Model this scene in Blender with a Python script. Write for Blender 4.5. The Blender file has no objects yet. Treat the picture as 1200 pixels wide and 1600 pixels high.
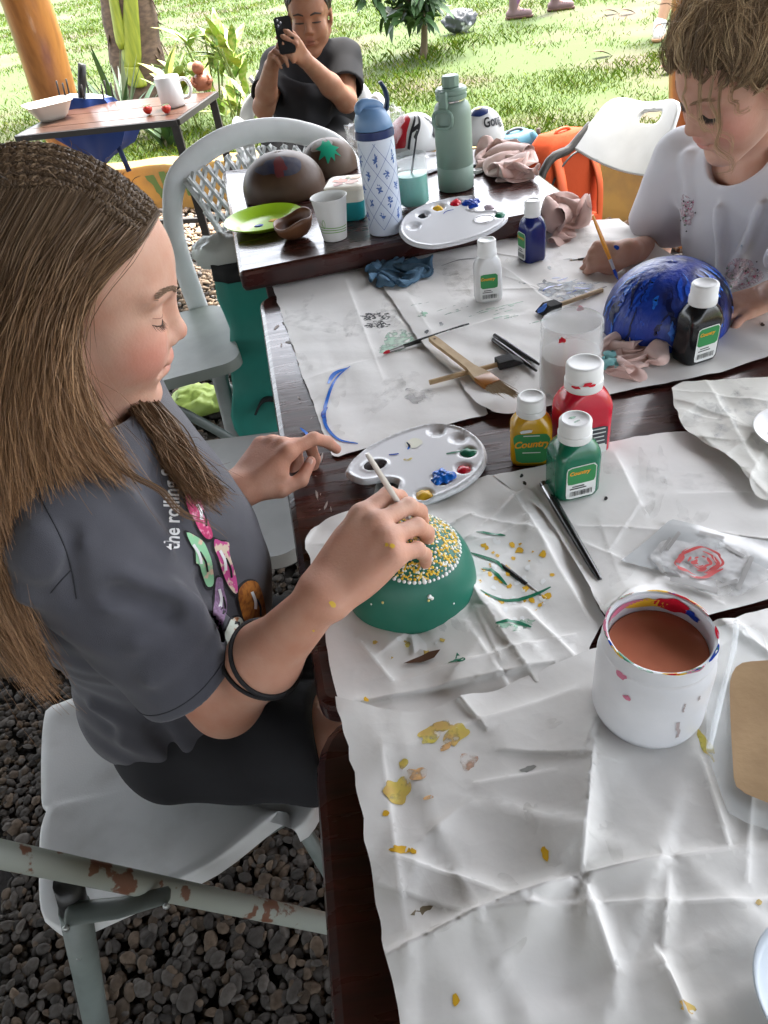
import bpy, bmesh, math, random
import numpy as np
from mathutils import Vector, Matrix, noise
from mathutils.bvhtree import BVHTree
from mathutils.geometry import delaunay_2d_cdt

scene = bpy.context.scene
COL = scene.collection
# ------------------------------------------------------------------ camera
FPX = 1120.0                                   # focal length for a 1200 x 1600 frame
CAM = np.array([0.0, 0.0, 1.30])
_up = np.array([-215.0, 1300.0, FPX]); _up /= np.linalg.norm(_up)
_fw = np.array([0, 0, -1.0])
_yw = _fw - _up * _fw.dot(_up); _yw /= np.linalg.norm(_yw)
RCAM = np.array([np.cross(_yw, _up), _yw, _up])
cd = bpy.data.cameras.new('camera'); cam = bpy.data.objects.new('camera', cd); COL.objects.link(cam)
cd.sensor_fit = 'VERTICAL'; cd.sensor_height = 24.0; cd.lens = FPX / 1600 * 24.0
cd.clip_start = 0.02; cd.clip_end = 2000
_m = Matrix.Identity(4)
for i in range(3):
    for j in range(3): _m[i][j] = RCAM[i][j]
    _m[i][3] = CAM[i]
cam.matrix_world = _m
scene.camera = cam
# ------------------------------------------------------------------ sky, sun, exposure
SUN_EL, SUN_AZ = math.radians(66), math.radians(35)      # azimuth from +Y towards +X
world = bpy.data.worlds.new('World'); scene.world = world; world.use_nodes = True
_wn = world.node_tree
_sky = _wn.nodes.new('ShaderNodeTexSky'); _sky.sky_type = 'NISHITA'; _sky.sun_disc = False
_sky.sun_elevation = SUN_EL; _sky.sun_rotation = SUN_AZ
_sky.air_density = 1.0; _sky.dust_density = 4.0; _sky.ozone_density = 1.0
_hs = _wn.nodes.new('ShaderNodeHueSaturation'); _hs.inputs['Saturation'].default_value = 0.35     # thin even cloud: a paler sky
_wn.links.new(_sky.outputs[0], _hs.inputs['Color']); _wn.links.new(_hs.outputs[0], _wn.nodes['Background'].inputs[0])
_wn.nodes['Background'].inputs[1].default_value = 0.15
_sl = bpy.data.lights.new('sun', 'SUN'); _sl.energy = 1.5; _sl.angle = math.radians(14); _sl.color = (1.0, 0.95, 0.87)
sun = bpy.data.objects.new('sun', _sl); COL.objects.link(sun)
_sd = Vector((math.sin(SUN_AZ) * math.cos(SUN_EL), math.cos(SUN_AZ) * math.cos(SUN_EL), math.sin(SUN_EL)))
sun.rotation_euler = _sd.to_track_quat('Z', 'Y').to_euler(); sun.location = _sd * 20
vs = scene.view_settings
vs.view_transform = 'Standard'; vs.look = 'None'; vs.gamma = 1.0; vs.use_curve_mapping = False
vs.exposure = 3.15
scene.cycles.max_bounces = 10; scene.cycles.diffuse_bounces = 5; scene.cycles.glossy_bounces = 4
scene.cycles.transmission_bounces = 8; scene.cycles.transparent_max_bounces = 12
scene.cycles.use_denoising = True
scene.cycles.caustics_reflective = False; scene.cycles.caustics_refractive = False

# ------------------------------------------------------------------ layout helpers
def ray(px, py):
    d = RCAM @ np.array([px - 600.0, -(py - 800.0), -FPX]); return d / np.linalg.norm(d)
def at(px, py, z):                              # the point of height z seen there
    d = ray(px, py); return CAM + d * ((z - CAM[2]) / d[2])
def atd(px, py, t): return CAM + ray(px, py) * t
def aty(px, py, y):
    d = ray(px, py); return CAM + d * (y / d[1])
def V3(p): return np.array(p, float)
def nrm(v):
    v = np.array(v, float); return v / np.linalg.norm(v)

# ------------------------------------------------------------------ materials
MATS = {}
def sock(b, *names):
    for n in names:
        if n in b.inputs: return b.inputs[n]
def mat(name, col, rough=0.5, metal=0.0, col2=None, vscale=20.0, vdetail=4.0, vlo=0.35, vhi=0.65, bump=0.0, bscale=200.0,
        spec=0.5, coat=0.0, trans=0.0, ior=1.45, sss=0.0, attr=False, alpha=1.0, stretch=None, bdetail=4.0, sheen=0.0,
        rough2=None, wave=None, voro=None, ragged=None, crease=None):
    if name in MATS: return MATS[name]
    m = bpy.data.materials.new(name); m.use_nodes = True; nt = m.node_tree; N = nt.nodes; L = nt.links
    b = N['Principled BSDF']
    b.inputs['Roughness'].default_value = rough; b.inputs['Metallic'].default_value = metal
    b.inputs['IOR'].default_value = ior
    s = sock(b, 'Specular IOR Level');  s.default_value = spec
    b.inputs['Base Color'].default_value = (*col, 1)
    if coat: sock(b, 'Coat Weight').default_value = coat; sock(b, 'Coat Roughness').default_value = 0.08
    if trans: sock(b, 'Transmission Weight').default_value = trans
    if alpha < 1: b.inputs['Alpha'].default_value = alpha
    if sheen: sock(b, 'Sheen Weight').default_value = sheen
    if sss:
        sock(b, 'Subsurface Weight').default_value = sss
        sock(b, 'Subsurface Radius').default_value = (1.0, 0.35, 0.2); sock(b, 'Subsurface Scale').default_value = 0.006
    tc = N.new('ShaderNodeTexCoord'); vec = tc.outputs['Object']
    if stretch:
        mp = N.new('ShaderNodeMapping'); mp.inputs['Scale'].default_value = stretch
        L.new(vec, mp.inputs[0]); vec = mp.outputs[0]
    base = None
    if attr:
        a = N.new('ShaderNodeAttribute'); a.attribute_name = 'col'; base = a.outputs['Color']
    if col2 is not None or rough2 is not None:
        nz = N.new('ShaderNodeTexNoise'); nz.inputs['Scale'].default_value = vscale; nz.inputs['Detail'].default_value = vdetail
        L.new(vec, nz.inputs['Vector'])
        rp = N.new('ShaderNodeMapRange'); rp.inputs[1].default_value = vlo; rp.inputs[2].default_value = vhi
        L.new(nz.outputs[0], rp.inputs[0])
        if col2 is not None:
            mx = N.new('ShaderNodeMix'); mx.data_type = 'RGBA'; L.new(rp.outputs[0], mx.inputs[0])
            if base is not None:
                mx.blend_type = 'MULTIPLY'; L.new(base, mx.inputs[6])
            else: mx.inputs[6].default_value = (*col, 1)
            mx.inputs[7].default_value = (*col2, 1)
            base = mx.outputs[2]
        if rough2 is not None:
            mr = N.new('ShaderNodeMapRange'); mr.inputs[3].default_value = rough; mr.inputs[4].default_value = rough2
            L.new(rp.outputs[0], mr.inputs[0]); L.new(mr.outputs[0], b.inputs['Roughness'])
    if base is not None: L.new(base, b.inputs['Base Color'])
    if ragged:                                    # broken, dry edges of a smear
        na = N.new('ShaderNodeTexNoise'); na.inputs['Scale'].default_value = ragged[0]; na.inputs['Detail'].default_value = 6; L.new(vec, na.inputs['Vector'])
        ra = N.new('ShaderNodeMapRange'); ra.inputs[1].default_value = ragged[1]; ra.inputs[2].default_value = ragged[2]; ra.inputs[3].default_value = ragged[3] if len(ragged) > 3 else 0; ra.inputs[4].default_value = ragged[4] if len(ragged) > 4 else 1; L.new(na.outputs[0], ra.inputs[0]); L.new(ra.outputs[0], b.inputs['Alpha'])
    if bump:
        if voro:
            nb = N.new('ShaderNodeTexVoronoi'); nb.feature = voro; nb.inputs['Scale'].default_value = bscale; o = nb.outputs[0]
        elif wave:
            nb = N.new('ShaderNodeTexWave'); nb.inputs['Scale'].default_value = bscale; nb.inputs['Distortion'].default_value = wave; o = nb.outputs[1]
        else:
            nb = N.new('ShaderNodeTexNoise'); nb.inputs['Scale'].default_value = bscale; nb.inputs['Detail'].default_value = bdetail; o = nb.outputs[0]
        L.new(vec, nb.inputs['Vector'])
        bp = N.new('ShaderNodeBump'); bp.inputs['Strength'].default_value = bump; bp.inputs['Distance'].default_value = 0.002
        L.new(o, bp.inputs['Height']); L.new(bp.outputs[0], b.inputs['Normal'])
        if crease:                                # hard straight crease lines of crumpled paper
            for k, (sc, st, ft) in enumerate(crease):
                vn = N.new('ShaderNodeTexVoronoi'); vn.feature = ft; vn.inputs['Scale'].default_value = sc; vn.inputs['Randomness'].default_value = 1.0; L.new(vec, vn.inputs['Vector'])
                b2 = N.new('ShaderNodeBump'); b2.inputs['Strength'].default_value = st; b2.inputs['Distance'].default_value = 0.004; L.new(vn.outputs[0], b2.inputs['Height']); L.new(bp.outputs[0], b2.inputs['Normal']); L.new(b2.outputs[0], b.inputs['Normal']); bp = b2
    MATS[name] = m
    return m
def paint(name, col, rough=0.35, **k): return mat(name, col, rough, **k)

# ------------------------------------------------------------------ mesh helpers
def link(o): COL.objects.link(o); return o
def obj(name, v, f, m=None, parent=None, smooth=True, sharp=None, col=None, world=False):
    """one mesh object; with world=True the vertices are world positions under an unrotated parent"""
    v = np.asarray(v, float)
    if world and parent is not None: v = v - np.array(parent.location)
    me = bpy.data.meshes.new(name)
    if isinstance(f, np.ndarray):
        k = f.shape[1]; me.vertices.add(len(v)); me.vertices.foreach_set('co', v.astype(np.float32).ravel())
        me.loops.add(f.size); me.loops.foreach_set('vertex_index', f.astype(np.int32).ravel())
        me.polygons.add(len(f)); me.polygons.foreach_set('loop_start', np.arange(0, f.size, k, dtype=np.int32)); me.update(calc_edges=True)
    else: me.from_pydata(v.tolist(), [], f); me.update()
    if smooth:
        me.polygons.foreach_set('use_smooth', np.ones(len(me.polygons), bool))
        if sharp: me.set_sharp_from_angle(angle=math.radians(sharp))
    if m: me.materials.append(m)
    if col is not None:
        ca = me.color_attributes.new('col', 'FLOAT_COLOR', 'POINT')
        c = np.ones((len(v), 4)); c[:, :3] = col; ca.data.foreach_set('color', c.ravel())
    o = bpy.data.objects.new(name, me); link(o)
    if parent is not None: o.parent = parent
    return o
def tag(o, label=None, cat=None, group=None, kind=None):
    if label: o['label'] = label
    if cat: o['category'] = cat
    if group: o['group'] = group
    if kind: o['kind'] = kind
    return o
def thing(name, label, cat, loc=(0, 0, 0), rz=0.0, group=None, rot=None):
    o = bpy.data.objects.new(name, None); link(o); o.empty_display_size = 0.02
    o.location = tuple(float(q) for q in loc); o.rotation_euler = rot if rot else (0, 0, rz)
    return tag(o, label, cat, group)
def copy_tree(o, parent=None):
    c = o.copy(); link(c); c.parent = parent
    for ch in list(o.children): copy_tree(ch, c)
    return c

class MB:
    def __init__(s): s.v = []; s.f = []
    def add(s, v, f, M=None):
        v = np.asarray(v, float)
        if M is not None:
            A = np.array(M); v = v @ A[:3, :3].T + A[:3, 3]
        n = len(s.v); s.v.extend(v.tolist()); s.f.extend([tuple(i + n for i in q) for q in f]); return s
    def box(s, c, sz, M=None, bev=0.0):
        return s.add(*boxg(c, sz, bev), M)
    def tube(s, pts, r, n=10, caps=True, M=None): return s.add(*tubeg(pts, r, n, caps), M)
    def lathe(s, prof, n=32, M=None): return s.add(*latheg(prof, n), M)
    def ball(s, c, r, nu=12, nv=8, M=None): return s.add(*ballg(c, r, nu, nv), M)
    def prism(s, out, z0, z1, M=None): return s.add(*prismg(out, z0, z1), M)
    def build(s, name, m, parent=None, smooth=True, sharp=40, world=False, col=None):
        return obj(name, s.v, s.f, m, parent, smooth, sharp, col, world)
def boxg(c, sz, bev=0.0):
    x, y, z = [q / 2 for q in sz]; c = np.array(c, float)
    if not bev:
        v = np.array([(-x, -y, -z), (x, -y, -z), (x, y, -z), (-x, y, -z), (-x, -y, z), (x, -y, z), (x, y, z), (-x, y, z)]) + c
        return v, [(0, 3, 2, 1), (4, 5, 6, 7), (0, 1, 5, 4), (1, 2, 6, 5), (2, 3, 7, 6), (3, 0, 4, 7)]
    bm = bmesh.new(); bmesh.ops.create_cube(bm, size=1)
    for q in bm.verts: q.co = Vector((q.co.x * sz[0], q.co.y * sz[1], q.co.z * sz[2]))
    bmesh.ops.bevel(bm, geom=list(bm.edges), offset=bev, segments=2, profile=0.5, affect='EDGES')
    v, f = bmg(bm); return v + c, f
def bmg(bm):
    bm.verts.index_update(); v = np.array([q.co[:] for q in bm.verts]); f = [tuple(w.index for w in q.verts) for q in bm.faces]; bm.free(); return v, f
def frames(P):
    P = np.asarray(P, float); n = len(P); T = np.zeros_like(P)
    T[1:-1] = P[2:] - P[:-2]; T[0] = P[1] - P[0]; T[-1] = P[-1] - P[-2]
    T /= np.linalg.norm(T, axis=1)[:, None] + 1e-12
    a = np.array([0, 0, 1.0]) if abs(T[0][2]) < 0.9 else np.array([1.0, 0, 0])
    U = np.zeros_like(P); u = a - T[0] * a.dot(T[0]); U[0] = u / np.linalg.norm(u)
    for i in range(1, n):
        u = U[i - 1] - T[i] * U[i - 1].dot(T[i]); U[i] = u / (np.linalg.norm(u) + 1e-12)
    return T, U, np.cross(T, U)
def tubeg(P, r, n=10, caps=True, sec=None):
    """sweep; r a number or one per point; sec an optional (n,2) cross-section multiplied by r"""
    P = np.asarray(P, float); k = len(P); r = np.broadcast_to(np.asarray(r, float), (k,))
    T, U, W = frames(P)
    if sec is None:
        a = np.arange(n) * 2 * math.pi / n; sec = np.stack([np.cos(a), np.sin(a)], 1)
    sec = np.asarray(sec, float); n = len(sec)
    v = (P[:, None] + r[:, None, None] * (sec[None, :, :1] * U[:, None] + sec[None, :, 1:] * W[:, None])).reshape(-1, 3)
    f = [(i * n + j, i * n + (j + 1) % n, (i + 1) * n + (j + 1) % n, (i + 1) * n + j) for i in range(k - 1) for j in range(n)]
    if caps: f.append(tuple(range(n))[::-1]); f.append(tuple((k - 1) * n + j for j in range(n)))
    return v, f
def latheg(prof, n=32):
    v = []; f = []; rows = []
    for r, z in prof:
        if r < 1e-6: rows.append([len(v)]); v.append((0, 0, z))
        else:
            rows.append(list(range(len(v), len(v) + n)))
            v += [(r * math.cos(2 * math.pi * i / n), r * math.sin(2 * math.pi * i / n), z) for i in range(n)]
    for a, b in zip(rows[:-1], rows[1:]):
        for i in range(n):
            j = (i + 1) % n
            if len(a) == 1 and len(b) == 1: continue
            if len(a) == 1: f.append((a[0], b[j], b[i]))
            elif len(b) == 1: f.append((a[i], a[j], b[0]))
            else: f.append((a[i], a[j], b[j], b[i]))
    return np.array(v), f
def ballg(c, r, nu=12, nv=8):
    r = np.broadcast_to(np.asarray(r, float), (3,))
    p = [(math.sin(math.pi * i / nv), -math.cos(math.pi * i / nv)) for i in range(nv + 1)]
    p[0] = (0, -1); p[-1] = (0, 1)
    v, f = latheg(p, nu); return v * r + np.array(c, float), f
def prismg(out, z0, z1):
    n = len(out); v = [(x, y, z0) for x, y in out] + [(x, y, z1) for x, y in out]
    f = [tuple(range(n))[::-1], tuple(range(n, 2 * n))] + [(i, (i + 1) % n, n + (i + 1) % n, n + i) for i in range(n)]
    return np.array(v), f
def rrect(w, h, r, n=6):
    o = []
    for cx, cy, a0 in ((w / 2 - r, h / 2 - r, 0), (-w / 2 + r, h / 2 - r, 90), (-w / 2 + r, -h / 2 + r, 180), (w / 2 - r, -h / 2 + r, 270)):
        for i in range(n + 1):
            a = math.radians(a0 + 90 * i / n); o.append((cx + r * math.cos(a), cy + r * math.sin(a)))
    return o
def roundpoly(C, r, n=7):
    C = [np.array(c[:2], float) for c in C]; k = len(C); o = []
    rs = r if isinstance(r, (list, tuple)) else [r] * k
    for i in range(k):
        p, a, b = C[i], nrm(C[i - 1] - C[i]), nrm(C[(i + 1) % k] - C[i]); q = rs[i]
        for j in range(n + 1):
            t = j / n; o.append((1 - t) ** 2 * (p + a * q) + 2 * t * (1 - t) * p + t * t * (p + b * q))
    return np.array(o)
def loftg(secs, caps=True):
    """secs: (outline2d, z) with equal point counts"""
    n = len(secs[0][0]); v = np.vstack([np.column_stack([np.asarray(o, float), np.full(n, z)]) for o, z in secs])
    f = [(i * n + j, i * n + (j + 1) % n, (i + 1) * n + (j + 1) % n, (i + 1) * n + j) for i in range(len(secs) - 1) for j in range(n)]
    if caps: f.append(tuple(range(n))[::-1]); f.append(tuple((len(secs) - 1) * n + j for j in range(n)))
    return v, f
def inset2d(P, d):
    P = np.asarray(P, float); a = np.roll(P, 1, 0); b = np.roll(P, -1, 0); t = b - a; t /= np.linalg.norm(t, axis=1)[:, None]
    return P + np.stack([-t[:, 1], t[:, 0]], 1) * d          # counter-clockwise outlines shrink for d > 0
def smooth_path(P, per=8, closed=False):
    """Catmull-Rom through the points"""
    P = np.asarray(P, float); n = len(P); out = []
    g = (lambda i: P[i % n]) if closed else (lambda i: P[min(max(i, 0), n - 1)])
    for i in range(n if closed else n - 1):
        a, b, c, d = g(i - 1), g(i), g(i + 1), g(i + 2)
        for k in range(per):
            t = k / per
            out.append(0.5 * (2 * b + (c - a) * t + (2 * a - 5 * b + 4 * c - d) * t * t + (3 * b - a - 3 * c + d) * t ** 3))
    if not closed: out.append(P[-1])
    return np.array(out)
def resample(P, step, closed=False):
    P = np.asarray(P, float)
    Q = np.vstack([P, P[:1]]) if closed else P
    s = np.concatenate([[0], np.cumsum(np.linalg.norm(np.diff(Q, axis=0), axis=1))])
    n = max(2, int(math.ceil(s[-1] / step)) + 1); t = np.linspace(0, s[-1], n)
    R = np.stack([np.interp(t, s, Q[:, k]) for k in range(Q.shape[1])], 1)
    return R[:-1] if closed else R
def inside(P, poly):
    x, y = P[:, 0], P[:, 1]; c = np.zeros(len(P), bool); n = len(poly)
    for i in range(n):
        x0, y0 = poly[i]; x1, y1 = poly[(i + 1) % n]
        m = (y0 > y) != (y1 > y)
        c ^= m & (x < (x1 - x0) * (y - y0) / ((y1 - y0) if y1 != y0 else 1e-12) + x0)
    return c
def sheet2d(outline, step, seed=0, holes=(), extra=None):
    """outline in 2-D -> constrained triangulation with inner points about `step` apart"""
    B = resample(outline, step, True); rg = np.random.RandomState(seed)
    lo, hi = B.min(0), B.max(0)
    X, Y = np.meshgrid(np.arange(lo[0] + step / 2, hi[0], step), np.arange(lo[1] + step / 2, hi[1], step))
    G = np.stack([X.ravel(), Y.ravel()], 1)
    if len(G):
        G = G + (rg.rand(*G.shape) - 0.5) * step * 0.35
        G = G[inside(G, B)]
    if len(G):
        keep = np.ones(len(G), bool)
        for b in B: keep &= ((G - b) ** 2).sum(1) > (0.45 * step) ** 2
        G = G[keep]
    if extra is not None and len(extra):
        ex = extra[inside(extra, B)]; keep = np.ones(len(G), bool)
        for b in ex: keep &= ((G - b) ** 2).sum(1) > (0.3 * step) ** 2
        kb = np.array([((B - e) ** 2).sum(1).min() > (.3 * step) ** 2 for e in ex]); G = np.vstack([G[keep], ex[kb]])
    n = len(B); E = [(i, (i + 1) % n) for i in range(n)]; X = [B]
    for h in holes:
        hb = resample(h, step, True); 
        if len(G):
            G = G[~inside(G, hb)]
            for b in hb: G = G[((G - b) ** 2).sum(1) > (0.45 * step) ** 2]
        E += [(n + i, n + (i + 1) % len(hb)) for i in range(len(hb))]; n += len(hb); X.append(hb)
    r = delaunay_2d_cdt([Vector(p) for p in np.vstack(X + [G])], E, [], 1, 1e-7)
    v = np.array([p[:] for p in r[0]]); f = []; tri_ = [q for q in r[2]]
    if len(X) > 1:
        ce = np.array([v[list(q)].mean(0) for q in tri_]); bad = np.zeros(len(ce), bool)
        for h in X[1:]: bad |= inside(ce, h)
        tri_ = [q for q, b_ in zip(tri_, bad) if not b_]
    for q in tri_:
        a, b, c = v[q[0]], v[q[1]], v[q[2]]
        f.append(tuple(q) if (b[0] - a[0]) * (c[1] - a[1]) - (b[1] - a[1]) * (c[0] - a[0]) > 0 else tuple(q)[::-1])
    return v, f
def blob2d(c, r, seed, n=30, rough=0.25, ax=(1, 1), ang=0.0):
    rg = np.random.RandomState(seed); a = np.arange(n) * 2 * math.pi / n
    k = 1 + sum(rough / (j + 0.8) ** .6 * 0.6 * np.sin((j + 1) * a + rg.rand() * 7) * (rg.rand() + 0.4) for j in range(8))
    x = r * k * np.cos(a) * ax[0]; y = r * k * np.sin(a) * ax[1]
    return np.stack([c[0] + x * math.cos(ang) - y * math.sin(ang), c[1] + x * math.sin(ang) + y * math.cos(ang)], 1)
def ribbon2d(P, w):
    """outline of a stroke of width w (number or per point) along the 2-D path P"""
    P = np.asarray(P, float); w = np.broadcast_to(np.asarray(w, float), (len(P),)); T = np.gradient(P, axis=0)
    T /= np.linalg.norm(T, axis=1)[:, None] + 1e-12; Nn = np.stack([-T[:, 1], T[:, 0]], 1)
    return P + Nn * w[:, None] / 2, P - Nn * w[:, None] / 2
def ribbon_mesh(P, w):
    a, b = ribbon2d(P, w); n = len(a)
    return np.vstack([a, b]), [(i, n + i, n + i + 1, i + 1) for i in range(n - 1)]
def text_geo(s, size=1.0, shear=0.0, offset=0.0, align='CENTER'):
    """flat triangles of a line of lettering, width along x"""
    c = bpy.data.curves.new('lettering', 'FONT'); c.body = s; c.size = size; c.shear = shear; c.offset = offset; c.align_x = align; c.align_y = 'CENTER'
    c.resolution_u = 3
    o = bpy.data.objects.new('lettering', c); link(o); bpy.context.view_layer.update()
    me = o.to_mesh(); v = np.array([q.co[:2] for q in me.vertices]); f = [tuple(p.vertices) for p in me.polygons]
    o.to_mesh_clear(); bpy.data.objects.remove(o); bpy.data.curves.remove(c); return v, f
def decimate(o, ratio):
    md = o.modifiers.new('thin_out', 'DECIMATE'); md.ratio = ratio; dg = bpy.context.evaluated_depsgraph_get(); dg.update()
    me = bpy.data.meshes.new_from_object(o.evaluated_get(dg)); o.modifiers.clear(); old = o.data; o.data = me; bpy.data.meshes.remove(old); me.name = o.name
    me.polygons.foreach_set('use_smooth', np.ones(len(me.polygons), bool)); return o
def bvh_of(o):
    me = o.data; M = o.matrix_world
    bpy.context.view_layer.update(); M = o.matrix_world
    return BVHTree.FromPolygons([M @ q.co for q in me.vertices], [tuple(p.vertices) for p in me.polygons])
def cast(bvh, P, lift=0.0008):
    """project image points on to a built surface, as one lays a transfer on it"""
    out = []
    for px, py in P:
        d = Vector(ray(px, py)); h = bvh.ray_cast(Vector(CAM), d)
        if h[0] is None:
            h2 = bvh.find_nearest(Vector(CAM) + d * 0.7); p = h2[0] if h2[0] is not None else Vector(CAM) + d; out.append(tuple(p)); continue
        nn = h[1] if h[1].dot(d) < 0 else -h[1]
        out.append(tuple(h[0] + nn * lift))
    return np.array(out)
# ================================================================== SETTING
T = 0.78                                         # height of the near table tops
TB = 0.825                                       # the far dark table stands a little higher
LAWN = 0.15
rng = np.random.RandomState(7)
def vnoise(x, y, sc, seed=0):
    return np.array([noise.noise(Vector((a * sc + seed * 13.7, b * sc - seed * 5.1, seed * 3.3))) for a, b in zip(x, y)])

# ---- ground, lawn, gravel floor
o = obj('ground', [(-400, -400, -0.05), (400, -400, -0.05), (400, 400, -0.05), (-400, 400, -0.05)], [(0, 1, 2, 3)],
        mat('earth', (0.09, 0.075, 0.055), 0.95, col2=(0.13, 0.11, 0.085), vscale=3, bump=0.5, bscale=60)); tag(o, kind='structure')
wall_pts = smooth_path([(-9, 5.6), (-5, 5.55), (-2.6, 5.2), (-1.17, 4.86), (-0.62, 4.68), (0.1, 4.42), (0.79, 4.08), (1.14, 3.74), (1.42, 3.38),
                        (1.75, 2.9), (2.3, 2.1), (2.9, 1.0), (3.4, -1), (3.5, -4)], 6)
_n = len(wall_pts)
lv = [(x, y, LAWN - 0.02) for x, y in wall_pts] + [(3.5 + 300, -4, LAWN)]
far = [(300, -4), (300, 300), (-300, 300), (-300, 5.6)]
lv = [(x, y, LAWN) for x, y in wall_pts] + [(x, y, LAWN) for x, y in far]
lawn_m = mat('lawn_soil', (0.045, 0.072, 0.011), 0.95, col2=(0.080, 0.062, 0.038), vscale=0.9, vdetail=8, vlo=0.50, vhi=0.66, bump=0.6, bscale=45)
o = obj('lawn', lv, [tuple(range(len(lv)))[::-1]], lawn_m, smooth=False); tag(o, kind='structure')
o = obj('gravel_bed', [(-9, -6, -0.012), (4, -6, -0.012), (4, 6, -0.012), (-9, 6, -0.012)], [(0, 1, 2, 3)],
        mat('gravel_dust', (0.018, 0.016, 0.015), 0.95, col2=(0.03, 0.026, 0.022), vscale=40, bump=0.8, bscale=150)); tag(o, kind='structure')

# ---- low painted kerb wall of the shelter
def wall_strip():
    P = wall_pts; th = 0.17; Tn = np.gradient(P, axis=0); Tn /= np.linalg.norm(Tn, axis=1)[:, None]
    Nn = np.stack([-Tn[:, 1], Tn[:, 0]], 1)      # outwards
    sec = [(-0.012, -0.05), (-0.012, 0.03), (0, 0.05), (0, 0.235), (0.012, 0.255), (th - 0.012, 0.26), (th, 0.235), (th, -0.05)]
    k = len(sec); v = []; rg = np.random.RandomState(3)
    for i in range(len(P)):
        for a, z in sec:
            w = 0.006 * math.sin(i * 1.7) if z > 0.2 else 0
            q = P[i] - Nn[i] * (th * 0.6 - a); v.append((q[0], q[1], z + w))
    f = [(i * k + j, (i + 1) * k + j, (i + 1) * k + j + 1, i * k + j + 1) for i in range(len(P) - 1) for j in range(k - 1)]
    return v, f
wv, wf = wall_strip()
ymat = mat('kerb_paint', (0.36, 0.225, 0.055), 0.8, col2=(0.20, 0.135, 0.055), vscale=5, vdetail=8, vlo=0.42, vhi=0.72, bump=0.4, bscale=60)
kerb = thing('kerb_wall', 'low yellow painted kerb wall between the gravel floor and the lawn', 'wall', (0, 4.4, 0))
obj('wall', wv, wf, ymat, kerb, sharp=50, world=True)
# worn green paint strokes on the face of the wall, and the darker foot
def wall_map(s, z):                              # s along the wall as index, z height
    P = wall_pts; i = np.clip(s, 0, len(P) - 1.001); a = i.astype(int); t = (i - a)[:, None]
    p = P[a] * (1 - t) + P[a + 1] * t; Tn = P[a + 1] - P[a]; Tn /= np.linalg.norm(Tn, axis=1)[:, None]
    Nn = np.stack([-Tn[:, 1], Tn[:, 0]], 1); q = p - Nn * (0.17 * 0.6 + 0.003)
    return np.stack([q[:, 0], q[:, 1], z], 1)
gm = mat('old_green_paint', (0.10, 0.20, 0.07), 0.8)
for k, (s0, s1, z0, z1) in enumerate([(19.0, 19.5, .2, .08), (19.8, 19.9, .22, .1), (20.2, 20.9, .21, .2), (20.5, 20.6, .2, .07), (21.1, 21.5, .12, .2), (21.6, 21.7, .2, .08), (22.2, 22.7, .1, .1)]):
    P = np.stack([np.linspace(s0, s1, 8) * 0.05, np.linspace(z0, z1, 8) + rng.randn(8) * .004], 1)
    v, f = ribbon_mesh(P, 0.018 + 0.01 * rng.rand(8)); obj('painted_stroke', wall_map(v[:, 0] / 0.05, v[:, 1]), f, gm, kerb, world=True)
# right part of the kerb: a taller wooden board panel behind the backpacks
# ---- roof of the shelter (overhead, it shades the tables)
rp = np.array([(x, y) for x, y in wall_pts]); ctr = np.array([-1.2, 0.2])
ro = [tuple(ctr + (p - ctr) * 0.90) for p in rp] + [(3.2, -7), (-9, -7)]
o = obj('roof', *prismg(ro, 2.55, 2.65), mat('thatch', (0.16, 0.11, 0.06), 0.95, col2=(0.08, 0.055, 0.03), vscale=15, bump=0.5, bscale=40), smooth=False); tag(o, kind='structure')

# ---- round log posts
wood_m = mat('varnished_log', (0.48, 0.20, 0.05), 0.38, col2=(0.25, 0.095, 0.025), vscale=4, vdetail=6, vlo=0.4, vhi=0.72, stretch=(6, 6, 0.8), bump=0.25, bscale=14, coat=0.3)
def log_post(label, a, b, r, seed):
    t = thing('log_post', label, 'post', (a[0], a[1], 0))
    rg = np.random.RandomState(seed); a = V3(a); b = V3(b); n = 26
    P = np.array([a + (b - a) * i / (n - 1) for i in range(n)]); P[:, 0] += 0.012 * np.sin(np.arange(n) * 0.45 + seed); 
    R = r * (1.1 - 0.18 * np.arange(n) / n + 0.02 * np.sin(np.arange(n) * 0.9 + seed)); R[:2] *= 1.06
    v, f = tubeg(P, R, 28)
    obj('trunk', v, f, wood_m, t, sharp=60, world=True)
    q = P[6] + np.array([R[6] * .55, -R[6] * .85, 0]); mb = MB(); mb.ball((0, 0, 0), (.03, .012, .045), 14, 8)
    obj('knot', np.array(mb.v) + q, mb.f, mat('log_knot', (0.2, 0.075, 0.02), 0.5), t, world=True)
    return t
pb = aty(108, 250, 4.62); pt = aty(8, -60, 4.35)
log_post('thick varnished orange log post leaning behind the small wooden table', (pb[0] + .04, pb[1], -0.05), pt + (pt - pb) * 0.55, 0.112, 1)
pb = aty(1098, 100, 2.95); pt = aty(1100, -40, 2.95)
_d = (pt - pb) / (pt[2] - pb[2]); log_post('upright varnished log post behind the small curly child', pb - _d * (pb[2] + .05), pb + _d * (2.56 - pb[2]), 0.10, 2)

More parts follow.
